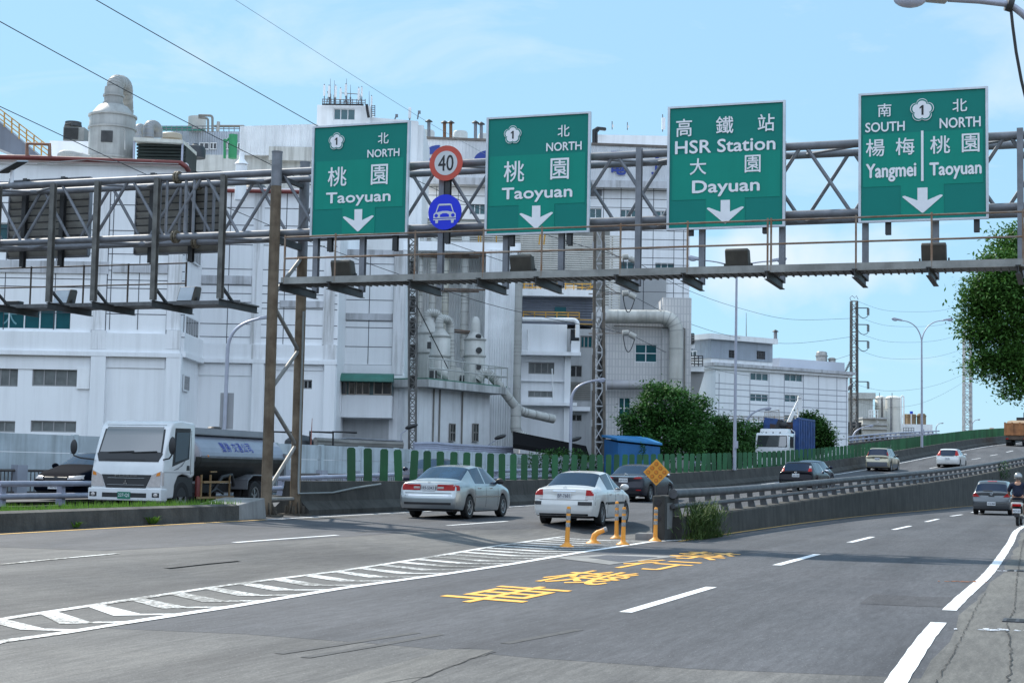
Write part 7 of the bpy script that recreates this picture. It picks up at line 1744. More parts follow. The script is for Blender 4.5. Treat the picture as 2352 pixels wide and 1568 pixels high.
elbow(None, [(1009, 760), (1009, 731), (1034, 733), (1034, 800), (1037, 860)], 93, 9.5, ducth, 'duct', t, True, [0, 0, .9, 1, 1])
mb = MB(); FY(91.6).box(mb, 981, 785, 990, 800, 0, .3); FY(91.6).box(mb, 986, 851, 1003, 868, 0, .3); mb.build('hatch', steel_dark, t)
t = scrub('scrubber with four dark portholes on its right side', 95, 1089, 872, 24, 780, 764, 10.5, ((1100, 806), (1098.5, 843), (1098.5, 869)))
mb = MB(); sc = 95 / FPX; c = P(1092, 764, 95); mb.lathe([(10.5 * sc, -.3), (10.5 * sc, .55), (9 * sc, .8), (5 * sc, .95)], c, 20); mb.build('dome', ducth, t, 40); mb = MB(); c = P(1099, 772, 94.5); mb.ball(c, .18, .1, .15); mb.build('porthole', steel_dark, t, 40)
for k, (x, r, y0, y1, lb) in enumerate(((967, 4.5, 540, 748, 'slim pale vertical duct beside the lattice hoist'), (996, 8.3, 520, 716, 'pale vertical duct left of the sign hanger'), (1023, 8, 560, 800, 'cream vertical duct right of the sign hanger'), (1068, 9, 540, 820, 'pale vertical duct with rusty collars near the corrugated corner'))):
    t = thing('vertical_duct', lb, 'duct', (0, 0, 0), 0, 'vertical ducts on the process hall'); elbow(None, [(x + 2, y0), (x, (y0 + y1) / 2), (x - 3, y1)], 99.6, r, mat('duct_cream', (.62, .61, .53), rough=.55, var=.12, scale=.8, streak=.4) if k == 2 else ducth, 'duct', t)
for y, lb in ((584, 'upper rusty steel bracket beam clamping the vertical ducts'), (662, 'lower rusty steel bracket beam clamping the vertical ducts'), (757, 'short rusty bracket beam under the duct with collars')):
    mb = MB(); x0 = 962 if y < 700 else 1040; mb.bar(P(x0, y, 99.2), P(1117 if y < 700 else 1080, y + 4, 99.2), .08, .1); mb.bar(P(x0, y + 5, 99.3), P(1100 if y < 700 else 1078, y + 8, 99.3), .08, .1); tag(mb.build('bracket_beam', mat('rust_dull', (.24, .17, .13), rough=.8, var=.3, scale=3)), lb, 'bracket')
t = thing('diagonal_duct', 'grey round duct dropping diagonally from the platform to the yard pipe', 'duct')
elbow(None, [(1098, 872), (1114, 852), (1132, 866), (1192, 944), (1271, 962)], 94.2, 10.5, ducth, 'duct', t, True, [0, 0, 0, 1.5, 3])
t = thing('yard_duct', 'grey duct bending down and away above the dark canopy', 'duct'); elbow(None, [(1186, 930), (1184, 995), (1212, 1008), (1218, 1030)], 95.5, 12, ducth, 'duct', t)
t = thing('vertical_duct', 'long grey vertical duct at the edge of the corrugated hall', 'duct', (0, 0, 0), 0, 'vertical ducts on the process hall'); elbow(None, [(1192, 640), (1189, 800), (1186, 935)], 97, 8.7, mat('duct_mid_grey', (.42, .42, .40), rough=.6, var=.12, scale=.8, streak=.4), 'duct', t)  # one even mid grey for this duct
# fan and motors
t = thing('fan_blower', 'pale round fan blower with a motor on the scrubber platform', 'fan'); mb = MB(); c = P(1047, 862, 91.5); mb.tube([c, c + Vector((0, .7, 0))], .5, 20); mb.tube([c + Vector((-.4, .3, -.1)), c + Vector((-1.0, .3, .3))], .28, 14); mb.build('casing', ducth, t, 40); mb = MB(); mb.tube([P(1056, 868, 91.6), P(1066, 869, 91.6)], .2, 12); mb.build('motor', steel_dark, t, 40)
# lattice hoist tower
t = thing('lattice_hoist', 'rusty grey lattice hoist tower in front of the white factory corner', 'tower')
def lattice_tower(parent, x0, x1, yt, yb, Y, dep, n, m, leg=.06, br=.03, taper=0, zb=None, gus=False, rmat=None):
    pb0, pb1, pt0, pt1 = P(x0 - taper, yb, Y), P(x1 + taper, yb, Y), P(x0, yt, Y), P(x1, yt, Y)
    if zb is not None: pb0.z = pb1.z = zb
    D = Vector((0, dep, 0)); legs = [(pb0, pt0), (pb1, pt1), (pb1 + D, pt1 + D), (pb0 + D, pt0 + D)]
    for a, b in legs:
        mb = MB(); mb.bar(a, b, leg); mb.build('leg', m, parent)
    mb = MB(); mb.k = 0
    for i in range(n):
        for j in range(4):
            (a, b), (c, d) = legs[j], legs[(j + 1) % 4]; u, v = i / n, (i + 1) / n
            p, q = (a.lerp(b, u), c.lerp(d, v)) if (i + j) % 2 else (c.lerp(d, u), a.lerp(b, v))
            mb.bar(p, q, br); mb.bar(a.lerp(b, v), c.lerp(d, v), br)
            if gus and i % 2 == 0:
                g = a.lerp(b, u); mb.bar(g - Vector((0, .02, leg)), g + Vector((0, -.02, leg * 1.6)), leg * 1.9, .03, (0, 1, 0))
    mb.build('lattice', rmat or m, parent)
    return legs
lattice_tower(t, 938, 958, 527, 1055, 86.5, .5, 34, mat('hoist_steel', (.15, .15, .145), rough=.6, metal=.3, var=.2, scale=3), .09, .045, -3, .3)
mb = MB(); f = FY(87.0); 
for i, y in enumerate((600, 680, 730, 790, 862)): f.box(mb, 942, y, 953, y + (30, 36, 40, 30, 28)[i], 0, .25)
mb.build('hoist_cage', steel_dark, t)
mb = MB(); mb.tube([P(956, 700, 86), P(1031, 850, 91)], .03, 6); tag(mb.build('stay_cable', steel_dark), 'dark stay cable slanting from the lattice hoist to the platform', 'cable')
# pipe rack above the noise wall
t = thing('pipe_rack', 'weathered pipes on a rack running above the noise wall', 'pipes')
for y0, y1, y2, r, mm in ((1010, 1018, 1020, .13, ductb), (1018, 1023, 1025, .10, ductb), (1006, 1008, 1013, .05, galv), (1024, 1028, 1030, .07, galv)):
    mb = MB(); mb.tube([P(724, y0, 78), P(775, y0 + 3, 80), P(800, y1 - 2, 81), P(925, y2, 83)], r, 8); mb.build('pipe', mm, t, 40)
for y0, r in ((1019, .09), (1024, .07), (1029, .09), (1034, .12)):
    mb = MB(); mb.tube([P(950, y0, 85), P(1000, y0 - 1, 86), P(1040, y0 + 3, 87.5), P(1177, y0 + 10, 91)], r, 8); mb.build('pipe', railgrey, t, 40)
for x0 in (628, 712, 765):
    mb = MB(); mb.tube([P(x0, 1030, 78), P(x0, 991, 78), P(x0 + 55, 993, 78)], .06, 6); mb.build('frame', black, t, 40)
lathe_thing('vessel', 'low dark domed vessel behind the noise wall beside the gantry posts', 'tank', 79, 688, [(36, 1030), (34, 1012), (20, 1001), (4, 998)], mat('black_plastic', None), 20)
mb = MB(); mb.tube([P(714, 1022, 77.5), P(717, 960, 77.5)], .035, 6, True, .012); tag(mb.build('thin_mast', mat('mast_red', (.45, .15, .11), rough=.6, var=.3, scale=6), None, 40), 'thin red and white mast standing behind the noise wall', 'mast')
# ------------------------------------------------------------------ middle building
Mb = thing('factory_building', 'grey white stepped factory building with ledges between ducts and pylon', 'building')
YD = 101.0; f = FY(YD); f3 = FY(YD + 3)
block('', '', f, (1196, 744, 1300, 1075), 8, white_wall, [(1214, 832, 1273, 858.6, 4, 1, winframe, glass_frost), (1213, 897.7, 1271.6, 912, 4, 1, winframe, glass_frost)], bld=Mb)
block('', '', f3, (1299, 755, 1363, 1075), 8, grey_wall, [(1309.5, 839, 1336.4, 866, 2, 1, winframe, glass_dark), (1333, 771, 1360, 799, 3, 1, winframe, glass_teal), (1311, 951, 1336, 967, 2, 1, winframe, glass_dark)], bld=Mb)
part_boxes(Mb, 'ledge', f, white_wall, [(1196, 810, 1333, 818, 1.0, 1.2), (1196, 924.5, 1324, 932, .8, 1), (1196, 874, 1298, 876, .2, .3)])
part_boxes(Mb, 'column', f, white_wall, [(1295, 819, 1309, 1075, .35, .6)])
part_boxes(Mb, 'balcony_box', f, white_wall, [(1311, 785, 1331, 811, .8, 1.6)])
part_boxes(Mb, 'beam', f, white_wall, [(1196, 819, 1295, 831, .1, .3), (1309, 930, 1360, 940, -2.4, .5)])
mb = MB(); FY(YD - .7).box(mb, 1311, 756, 1330, 787, 0, 1.5); mb.build('lift_window', glass_dark, Mb)
mb = MB(); ff = FY(YD + 2.9)
for k in range(9): ff.box(mb, 1308, 877 + k * 4.6, 1356, 880.5 + k * 4.6, 0, .15)
mb.build('louvre', ductb, Mb)
mb = MB(); f4 = FY(YD + 3.5); f4.box(mb, 1198, 681, 1363, 745, 0, 5); mb.build('upper_storey', corr_dark, Mb)
mb = MB(); f4.box(mb, 1196, 667, 1365, 682, .6, 6); mb.build('roof_band', white_clean, Mb)
mb = MB(); f4.box(mb, 1274, 705, 1300, 730, .05, .1); mb.build('door', glass_teal, Mb)
mb = MB()
for y in (716, 722, 729): mb.tube([P(1201, y, YD + .2), P(1331, y + 2, YD + .2)], .04, 6)
for i in range(6): mb.tube([P(1202 + i * 25.7, 731, YD + .2), P(1202 + i * 25.7, 716 + i * .4, YD + .2)], .04, 6)
for y in (734, 744): mb.tube([P(1331, y, YD + .2), P(1362, y + 1, YD + .2)], .04, 6)
tag(mb.build('yellow_railing', yellowp, None, 40), 'yellow railing on the balcony below the dark upper storey', 'railing')
mb = MB()
for y in (652, 660): mb.tube([P(1201, y, YD + 4), P(1362, y, YD + 4)], .04, 6)
for i in range(9): mb.tube([P(1204 + i * 19, 668, YD + 4), P(1204 + i * 19, 650, YD + 4)], .04, 6)
mb.tube([P(1345, 668, YD + 4), P(1364, 655, YD + 4)], .05, 6); tag(mb.build('yellow_railing', yellowp, None, 40), 'yellow railing on the roof above the pale roof band', 'railing')
mb = MB()
for x in (1099, 1104, 1140): mb.tube([P(x, 556, 105), P(x, 520, 105)], .05, 6)
for x in (1238, 1249): mb.tube([P(x, 562, 106), P(x + 4, 530, 106)], .06, 6)
tag(mb.build('yellow_ladder', yellowp, None, 40), 'yellow ladders and rail ends on the process deck', 'ladder')
t = thing('white_pipe', 'white pipe along the balcony turning down past the lift window', 'pipe'); elbow(None, [(1200, 733), (1327, 735), (1326, 775)], YD - 1.1, 5, white_clean, 'pipe', t, False)
for k, x in enumerate((1218, 1239, 1262)):
    pass
t = thing('roof_equipment', 'small pale machines and a tank on the roof deck by the yellow railing', 'equipment'); mb = MB(); f5 = FY(YD + 5); f5.box(mb, 1262, 655, 1325, 668, 0, 2); f5.box(mb, 1233, 650, 1250, 668, 0, 1.5); mb.build('casing', ducth, t); mb = MB(); mb.tube([P(1212, 668, YD + 5), P(1212, 652, YD + 5), P(1222, 652, YD + 5), P(1222, 668, YD + 5)], .2, 10); mb.build('pipe', galv, t, 40)
t = thing('drain_pipe', 'thin white drain pipe down the stepped factory wall', 'pipe'); mb = MB(); mb.tube([P(1268, 846, YD - .2), P(1271, 918, YD - .2)], .05, 6); mb.tube([P(1213, 757, YD - .2), P(1213, 806, YD - .2), P(1199, 806, YD - .2)], .07, 8); mb.build('pipe', white_clean, t, 40)
# dark canopy in the yard
t = thing('yard_canopy', 'black sloping lean to roof in the factory yard above the green boards', 'canopy')
mb = MB(); mb.prism([P(1178, 1018, 88), P(1355, 1051, 96), P(1355, 1056, 96), P(1178, 1029, 88)], (0, 5, .8)); mb.build('roof', mat('canopy_dark', (.014, .014, .015), rough=1, var=0, spec=0), t)
mb = MB()
for x, Y in ((1182, 88.3), (1260, 92), (1340, 95.5)): p = P(x, 1040, Y); mb.bar(Vector((p.x, p.y, .2)), Vector((p.x, p.y, p.z)), .15)
mb.build('post', steel_dark, t); mb = MB(); mb.bar(P(1190, 1046, 90), P(1290, 1052, 93), .25); mb.build('red_beam', red_pipe, t)
# ------------------------------------------------------------------ tiled block with big ducts
Tb = thing('tiled_building', 'grey tiled factory block with large bent white ducts on its face', 'building')
tile = mat('tile_grey', (.44, .43, .43), rough=.6, var=.06, scale=2)
nt_ = tile.node_tree; bs = nt_.nodes['Principled BSDF']; bt = nt_.nodes.new('ShaderNodeTexBrick'); ge = nt_.nodes.new('ShaderNodeNewGeometry'); mp_ = nt_.nodes.new('ShaderNodeMapping')
mp_.inputs['Rotation'].default_value = (R(90), 0, 0); bt.inputs['Color1'].default_value = (.58, .57, .56, 1); bt.inputs['Color2'].default_value = (.52, .51, .51, 1); bt.inputs['Mortar'].default_value = (.44, .44, .445, 1); bt.inputs['Scale'].default_value = 1.0; bt.inputs['Brick Width'].default_value = .2; bt.inputs['Row Height'].default_value = .5; bt.inputs['Mortar Size'].default_value = .035; bt.offset = 0
nt_.links.new(ge.outputs['Position'], mp_.inputs[0]); nt_.links.new(mp_.outputs[0], bt.inputs[0]); nt_.links.new(bt.outputs[0], bs.inputs['Base Color'])
YE = 104.0; f = FY(YE)
block('', '', f, (1386, 712, 1584, 1075), 9, tile, [(1458.5, 790, 1508.5, 832, 2, 2, winwhite, glass_teal), (1420.6, 912, 1447, 962, 2, 2, winwhite, glass_teal)], bld=Tb)
mb = MB(); f.box(mb, 1519, 685, 1585, 1075, .4, 8); mb.build('stair_core', tile, Tb)
big = mat('duct_big', (.54, .53, .49), rough=.5, var=.12, scale=.6, streak=.45)
t = thing('large_duct', 'large white duct running along the tiled wall and bending down behind the tree', 'duct'); elbow(None, [(1386, 727), (1554, 728), (1551, 905)], YE - 1.0, 16, big, 'duct', t)
t = thing('large_duct', 'straight grey mauve duct low on the tiled wall behind the tree', 'duct'); elbow(None, [(1386, 883), (1512, 884), (1530, 890)], YE - .8, 11, mat('duct_mauve', (.40, .39, .41), rough=.5, var=.1), 'duct', t)
mb = MB(); mb.tube([P(1573, 754, YE - .55), P(1572, 900, YE - .55)], .05, 6); mb.tube([P(1410, 748, YE - .1), P(1572, 754, YE - .55)], .04, 6); tag(mb.build('wall_pipe', ductb, None, 40), 'thin wall pipe beside the vertical leg of the large duct', 'pipe')
t = thing('fire_stair', 'grey stair bracket and railings on the end of the tiled block', 'stair')
mb = MB(); mb.prism([P(1585, 1018 - 165, 106), P(1619, 853, 106), P(1600, 918, 106), P(1585, 918, 106)], (0, 2, 0)); mb.build('stringer', mat('stair_grey', (.30, .30, .30), rough=.7, var=.05), t)
mb = MB()
for y0, x1 in ((766, 1594), (817, 1614)):
    for k in range(4): mb.tube([P(1585, y0 + k * 6, 105.5), P(x1, y0 + k * 6, 105.5)], .035, 6)
    for k in range(4): mb.tube([P(1586 + (x1 - 1586) * k / 3, y0, 105.5), P(1586 + (x1 - 1586) * k / 3, y0 + 24, 105.5)], .035, 6)
mb.build('railing', steel_dark, t, 40)
mb = MB(); FY(105.6).box(mb, 1585, 840, 1617, 853, 0, 2); FY(105.6).box(mb, 1585, 787, 1596, 800, 0, 2); mb.build('landing', white_clean, t)
# ------------------------------------------------------------------ office block
O0, O1 = P(1643, 940, 138), P(1948, 950, 147)
fo = Fr((O0.x, O0.y), (O1.x - O0.x, O1.y - O0.y))
Of = thing('office_building', 'white panelled office block with teal strip windows and a corrugated penthouse', 'building')
WO = [(1724, 856.5, 1764.6, 874, 3, 1, winwhite, glass_teal), (1802.5, 858.5, 1843, 876, 3, 1, winwhite, glass_teal), (1723.5, 904.5, 1764, 922, 3, 1, winwhite, glass_teal), (1802.5, 906.5, 1843, 924, 3, 1, winwhite, glass_teal), (1802, 953, 1842, 972, 3, 1, winwhite, glass_teal)]
a, c = 0, (O1 - O0).length; zt0 = fo.sz(1776, 846)[1]
rcs = [fo.rect(*w_[:4]) for w_ in WO]
mb = MB(); facade(mb, fo, (a, c, .2, zt0), rcs); mb.box(a + .01, c - .01, .3, 18, .2, zt0 - .01, fo.M); mb.k = 1
lines(mb, fo, [(y, 1643, 1946) for y in (879, 892, 906.5, 924, 939, 954, 968, 983, 997)], [(x, 858, 1030) for x in (1651, 1688, 1722, 1766, 1801, 1845, 1880, 1922, 1944)], .06, .015); mb.build('wall', [white_panel, mat('joint_grey', (.28, .29, .33), rough=.8, var=0)], Of)
for w_, rc in zip(WO, rcs): window(Of, fo, rc, 3, 1, winwhite, glass_teal)
mb = MB(); z0 = fo.sz(1776, 849)[1]; z1 = fo.sz(1776, 842)[1]; mb.box(-.5, c + .5, -.5, 18, z0, z1, fo.M); mb.k = 1; mb.box(-.3, c + .3, -.25, 18, fo.sz(1776, 855.5)[1], z0, fo.M); mb.build('cornice', [dirt_band, white_clean], Of)
mb = MB(); a1, z2 = fo.sz(1648, 826); b1, z3 = fo.sz(1788, 830); zc = fo.sz(1720, 826)[1]; mb.box(a1, b1, .8, 12, z1 - .2, zc, fo.M); mb.build('penthouse_base', white_clean, Of)
zp2 = fo.sz(1720, 781)[1]; a1 = fo.sz(1645, 800)[0]; b1 = fo.sz(1787, 800)[0]
PW = [(1674, 804, 1689, 822), (1738, 806, 1758, 825)]
fp = Fr(fo.w(0, .7, 0), fo.t); rc2 = [fp.rect(*w_) for w_ in PW]
mb = MB(); facade(mb, fp, (a1, b1, zc, zp2), rc2); mb.box(a1 + .01, b1 - .01, .3, 13, zc, zp2 - .02, fp.M); mb.build('penthouse', corr_blue, Of)
for rc in rc2: window(Of, fp, rc, 4, 3, steel_dark, glass_dark)
mb = MB(); mb.box(a1 - .4, b1 + .3, -.4, 13.5, zp2 - .1, zp2 + .36, fp.M); mb.build('penthouse_fascia', white_clean, Of)
f6 = Fr(fo.w(0, 2.5, 0), fo.t); mb = MB(); mb.box(f6.sz(1790, 835)[0], f6.sz(1940, 840)[0], 0, 8, z1 - .3, f6.sz(1860, 827)[1], f6.M); mb.build('roof_block', mat('roof_block', (.52, .56, .64), rough=.7, var=.06, scale=.5), Of)
# left return of the office
for (u0, u1, y0, y1) in ((2.0, 3.4, 860, 877), (6, 7.6, 858, 880), (2.0, 3.4, 905, 921), (6, 7.6, 905, 922), (2.5, 3.6, 801, 817), (6.5, 7.4, 803, 820)):
    zz0, zz1 = fo.sz(1643, y1)[1], fo.sz(1643, y0)[1]
    mb = MB(); x_ = -.03 if y0 > 840 else a1 - .03; mb.box(x_ - .02, x_ + .05, u0, u1, zz0, zz1, fo.M); o = mb.build('window', winwhite, Of)
    mb = MB(); mb.box(x_ - .03, x_ - .018, u0 + .1, (u0 + u1) / 2 - .06, zz0 + .1, zz1 - .1, fo.M); mb.box(x_ - .03, x_ - .018, (u0 + u1) / 2 + .06, u1 - .1, zz0 + .1, zz1 - .1, fo.M); mb.build('pane', glass_dark, o)
for k, (cx, w2, yb, yt, lb) in enumerate(((1887, 12.5, 829, 807, 'larger steel water tank on the office roof'), (1911, 8, 830, 821, 'smaller steel water tank on the office roof'))):
    lathe_thing('steel_tank', lb, 'tank', 150, cx, [(w2, yb + 16), (w2, yt + 4), (w2 * .85, yt + 1.5), (w2 * .3, yt)], mat('tank_steel', (.40, .39, .37), rough=.4, metal=.5, var=.2, scale=2), 20, [(w2, (yb + yt) / 2)])
mb = MB(); mb.tube([P(1714, 776, 142), P(1714, 718, 142)], .05, 6, True, .02); tag(mb.build('whip_antenna', galv, None, 40), 'thin whip mast on the office penthouse roof', 'antenna')
t = thing('flue', 'short capped flue at the corner of the office penthouse', 'flue'); mb = MB(); mb.tube([P(1781, 780, 143), P(1781, 762, 143)], .16, 10); mb.build('pipe', galv, t, 40); mb = MB(); mb.lathe([(.3, 0), (.28, .05), (.05, .2)], P(1781, 762, 143), 10); mb.build('cap', steel_dark, t, 40)
t = thing('roof_walkway', 'railed green edged platform in front of the office block', 'platform')
mb = MB(); FY(132).box(mb, 1668, 970, 1850, 974, 0, 4); mb.build('deck', mat('slab_green', None), t); mb = MB()
for y in (955, 962): mb.tube([P(1670, y, 131.8), P(1850, y + 3, 131.8)], .04, 6)
for i in range(16): mb.tube([P(1672 + i * 11.8, 971, 131.8), P(1672 + i * 11.8, 955, 131.8)], .04, 6)
for i in range(8): mb.tube([P(1757 + i * 4.6, 970, 131.5), P(1757 + i * 4.6, 945 - (i == 7) * 4, 131.5)], .04, 6)
mb.tube([P(1757, 946, 131.5), P(1790, 941, 131.5)], .04, 6); mb.build('railing', mat('rail_tan', (.36, .33, .30), rough=.6, var=.1), t, 40); mb = MB(); FY(132).box(mb, 1690, 974, 1850, 1000, .5, 3); mb.build('wall', grey_wall, t)
t = thing('white_derrick', 'white steel A shaped lifting post beside the office windows', 'crane'); mb = MB(); mb.bar(P(1836, 972, 131), P(1837, 912, 131), .35); mb.bar(P(1811, 970, 131), P(1834, 922, 131), .28); mb.build('frame', white_clean, t); mb = MB(); FY(131).box(mb, 1833, 909, 1841, 914, .3, .6); mb.build('head', white_clean, t)
# ------------------------------------------------------------------ far plant with silos
Fp = thing('far_plant', 'far pale industrial shed and low concrete buildings beyond the lattice pylon', 'building')
f = FY(235.0)
mb = MB(); a, b, z0, z1 = f.rect(1946, 914, 2012, 1000); mb.box(a, b, 2, 20, .2, z1, f.M); mb.box(a, b + .3, 1.5, 21, z1, z1 + .9, f.M); mb.build('shed_wall', corrug('shed_far', (.50, .51, .48), .6, .4, .2), Fp)
mb = MB(); f.box(mb, 1971, 996, 2051, 1030, 0, 8); f.box(mb, 1985, 992, 2045, 997, -.5, 8); mb.build('low_building', white_clean, Fp)
mb = MB(); f.box(mb, 1988, 1003, 2040, 1030, .06, .3); mb.build('roller_opening', dark_hole, Fp)
mb = MB(); FY(240).box(mb, 2070, 974, 2142, 1030, 0, 8); mb.build('white_parapet', white_clean, Fp); mb = MB(); FY(239).box(mb, 2052, 994, 2120, 1030, 0, 5); mb.build('low_wall', grey_wall, Fp)
t = thing('thickener_tank', 'square grey concrete tank marked 5 in front of the silos', 'tank'); f = FY(232.0)
mb = MB(); f.box(mb, 1982, 959, 2037, 1000, 0, 7); mb.build('shell', mat('far_conc', (.50, .49, .45), rough=.9, var=.08, scale=.3, streak=.3), t); mb = MB(); f.box(mb, 1980, 958, 2038, 962, .4, 8); f.box(mb, 1980, 974, 2038, 976, .3, 1); f.box(mb, 1980, 984, 2038, 986, .3, 1); mb.build('rib', grey_wall, t)
mb = MB(); q = f.sz(2015, 967); add_text(mb, '5', f.w(q[0], -.08, q[1]), (1, 0, 0), (0, 0, 1), .33, .42, .03); mb.build('lettering', swhite, t)
mb = MB()
for k in range(5): mb.tube([P(1996 + k * 5, 959, 231), P(1996 + k * 5, 942, 231)], .05, 6)
mb.tube([P(1996, 942, 231), P(2018, 942, 231)], .05, 6); mb.tube([P(1996, 950, 231), P(2018, 950, 231)], .05, 6); mb.build('railing', white_clean, t, 40)
for k, (cx, w2, yb, yt, lb) in enumerate(((2023, 12.5, 1000, 911, 'rear tall steel silo beside the far shed'), (2052, 17.2, 1000, 911, 'nearer tall steel silo with a ladder'))):
    t, c, sc = lathe_thing('silo', lb, 'silo', 237 - k * 3 + 3, cx, [(w2, yb), (w2, yt + 5), (w2 * .8, yt + 2), (w2 * .2, yt)], mat('silo_steel', (.74, .72, .66), rough=.5, metal=.15, var=.08, scale=.6, streak=.3), 28, [(w2, yt + 6), (w2, yt + 28)])
    mb = MB(); x = cx + (-5 if k else 3); Yq = c.y - w2 * sc - .1
    for i in range(26): mb.tube([P(x - 1.6, yb - 12 - i * 2.9, Yq), P(x + 1.6, yb - 12 - i * 2.9, Yq)], .05, 4)
    for e in (-1.7, 1.7): mb.tube([P(x + e, yb - 8, Yq), P(x + e, yt, Yq)], .05, 5)
    mb.build('ladder', galv, t, 40); mb = MB(); mb.tube([P(cx - 3, yt, 236), P(cx - 3, yt - 9, 236)], .06, 5); mb.build('mast', galv, t, 40)
t = thing('silo_pipe', 'white inverted U pipe rising beside the silos', 'pipe'); elbow(None, [(2070, 984), (2070, 909), (2076, 909), (2076, 978)], 233, 1.6, white_clean, 'pipe', t, False)
brn = mat('tank_brown', (.25, .17, .09), rough=.7, var=.2, scale=.6)
for k, (cx, w2, yt, lb) in enumerate(((2081, 7, 951, 'brown tank half hidden behind its neighbour'), (2093, 10.5, 951, 'wide flat brown tank with a blue motor pole'), (2116.5, 10, 950, 'domed brown tank behind the tall street lamp'))):
    lathe_thing('brown_tank', lb, 'tank', 242 + (k == 0) * 5, cx, [(w2, 978), (w2, yt + (4 if k == 2 else 1)), (w2 * .7, yt + .4), (w2 * .2, yt)], brn, 24, [(w2, yt + 6)])
t = thing('motor_pole', 'white pole with a blue motor head above the brown tank', 'motor'); mb = MB(); mb.tube([P(2093, 974, 240), P(2093, 950, 240)], .08, 6); mb.build('pole', swhite, t, 40); mb = MB(); FY(240).box(mb, 2091, 944, 2097, 950, 0, .4); mb.build('motor', mat('motor_blue', (.01, .06, .5), rough=.4, var=0), t)
mb = MB()
for y in (982, 988): mb.tube([P(2074, y, 238), P(2100, y, 238)], .05, 5)
for i in range(5): mb.tube([P(2075 + i * 6, 992, 238), P(2075 + i * 6, 982, 238)], .05, 5)
tag(mb.build('far_railing', galv, None, 40), 'pale railing on the far low wall under the brown tanks', 'railing')
for x0, x1 in ((1945, 1962), (1969, 1983)):
    pass
mb = MB(); f = FY(233); f.box(mb, 1944, 969, 1984, 980, 0, 3); mb.k = 1; f.box(mb, 1944, 981, 1984, 995, 0, 3); tag(mb.build('dark_vessel', [mat('black_plastic', None), mat('dark_green_shade', None)]), 'dark low vessels on a green base behind the lattice pylon', 'tank')
# ------------------------------------------------------------------ blue shed
s = thing('blue_shed', 'blue corrugated shed with a mono pitch roof in front of the trees', 'shed')
YS = 92.0
p = [P(1387, 1008, YS), P(1420, 1016, YS - 2.5), P(1516, 1026, YS - .5), P(1480, 1012, YS + 3)]
w0 = [Vector((q.x, q.y, .2)) for q in p]
mb = MB()
for i in range(4): j = (i + 1) % 4; mb.quad(w0[i], w0[j], p[j], p[i])
mb.build('wall', corr_shed, s)
mb = MB(); ctr = sum(p, Vector()) / 4; q = [ctr + (v - ctr) * 1.08 + Vector((0, 0, .12)) for v in p]; mb.prism(q, (0, 0, .12)); mb.build('roof', mat('shed_roof', (.03, .22, .50), rough=.5, var=.1, scale=1), s)
# ------------------------------------------------------------------ lamps
lampm = mat('lamp_grey', (.40, .42, .50), rough=.45, metal=.3, var=.08, scale=2)
lensm = mat('lamp_lens', (.55, .60, .75), rough=.15, var=.05)
def head(t, p, d, L_=.75, parent=None, tilt=.12):
    d = Vector(d); d.z = 0; d.normalize(); d = Vector((d.x, d.y, tilt)).normalized(); s = d.cross(Vector((0, 0, 1))).normalized(); u = s.cross(d)
    mb = MB(); k = L_ / .75
    pr = [(0, .05), (.10, .08), (.35, .10), (.62, .13), (.75, .06), (.75, .0), (.30, -.03), (0, -.04)]
    for sg in (1,):
        A = [p + d * (a * k) + u * (b * k) - s * .11 * k for a, b in pr]; mb.prism(A, s * .22 * k)
    o = mb.build('lamp_head', lampm, t, bevel=.02 * k)
    mb = MB(); M = Matrix((d, s, u)).transposed(); mb.ball(p + d * .52 * k - u * .0 * k, .21 * k, .10 * k, .11 * k, 14, 8, M); mb.build('lens', lensm, o, 40)
def bez(a, b, c, n=12): return [(1 - t) ** 2 * a + 2 * t * (1 - t) * b + t * t * c for t in [i / n for i in range(n + 1)]]
def arm_lamp(label, base, px_pole_top, px_ctrl, px_end, Y, r=.07, zb=None, plate=None, L_=.8):
    b = P(*base, Y); 
    if zb is not None: b.z = zb
    t = thing('street_lamp', label, 'street lamp', (0, 0, 0), 0, 'street lamps along the roads')
    a = P(*px_pole_top, Y); c = P(*px_ctrl, Y); e = P(*px_end, Y)
    mb = MB(); mb.tube([b] + bez(a, c, e), r, 10, True, r * .55); mb.build('pole', lampm, t, 50); head(t, e - (e - c).normalized() * .1, e - c, L_)
    return t
def twin_lamp(label, base, top, fork, l, r, Y, pr=.10):
    t = thing('street_lamp', label, 'street lamp', (0, 0, 0), 0, 'street lamps along the roads')
    mb = MB(); mb.tube([P(*base, Y), P(*fork, Y)], pr, 12, True, pr * .6); mb.build('pole', lampm, t, 50)
    mb = MB(); b = P(*base, Y); mb.box(b.x - .02, b.x + .16, b.y - .2, b.y - .1, b.z + 1.2, b.z + 1.6); mb.build('service_box', lampm, t)
    for e, cx in ((l, l), (r, r)):
        a = P(*fork, Y); E_ = P(*e, Y); C_ = Vector((a.x * .85 + E_.x * .15, Y, E_.z - .1))
        mb = MB(); mb.tube(bez(a, C_, E_), pr * .5, 8, True, pr * .35); mb.build('arm', lampm, t, 50); head(t, E_, E_ - a, .95)
twin_lamp('tall twin armed street lamp rising from the green boards behind the station sign', (1687, 1079), (1693, 610), (1692, 625), (1617, 598), (1768, 600), 88)
twin_lamp('tall twin armed street lamp standing clear against the sky near the far silos', (2117.5, 1027), (2117, 770), (2117, 783), (2072, 736), (2165, 736), 141, .12)
t = arm_lamp('curved street lamp with a grey plate on its pole beside the tanker truck', (514, 990), (523, 800), (528, 742), (600, 731), 66, .085, .4)
mb = MB(); FY(66.1).box(mb, 505, 902, 536, 985, 0, .04); tag(mb.build('sign_plate', mat('plate_back', (.30, .31, .33), rough=.5, metal=.2, var=.05)), 'blank grey back of a road sign mounted on the curved lamp pole', 'sign back')
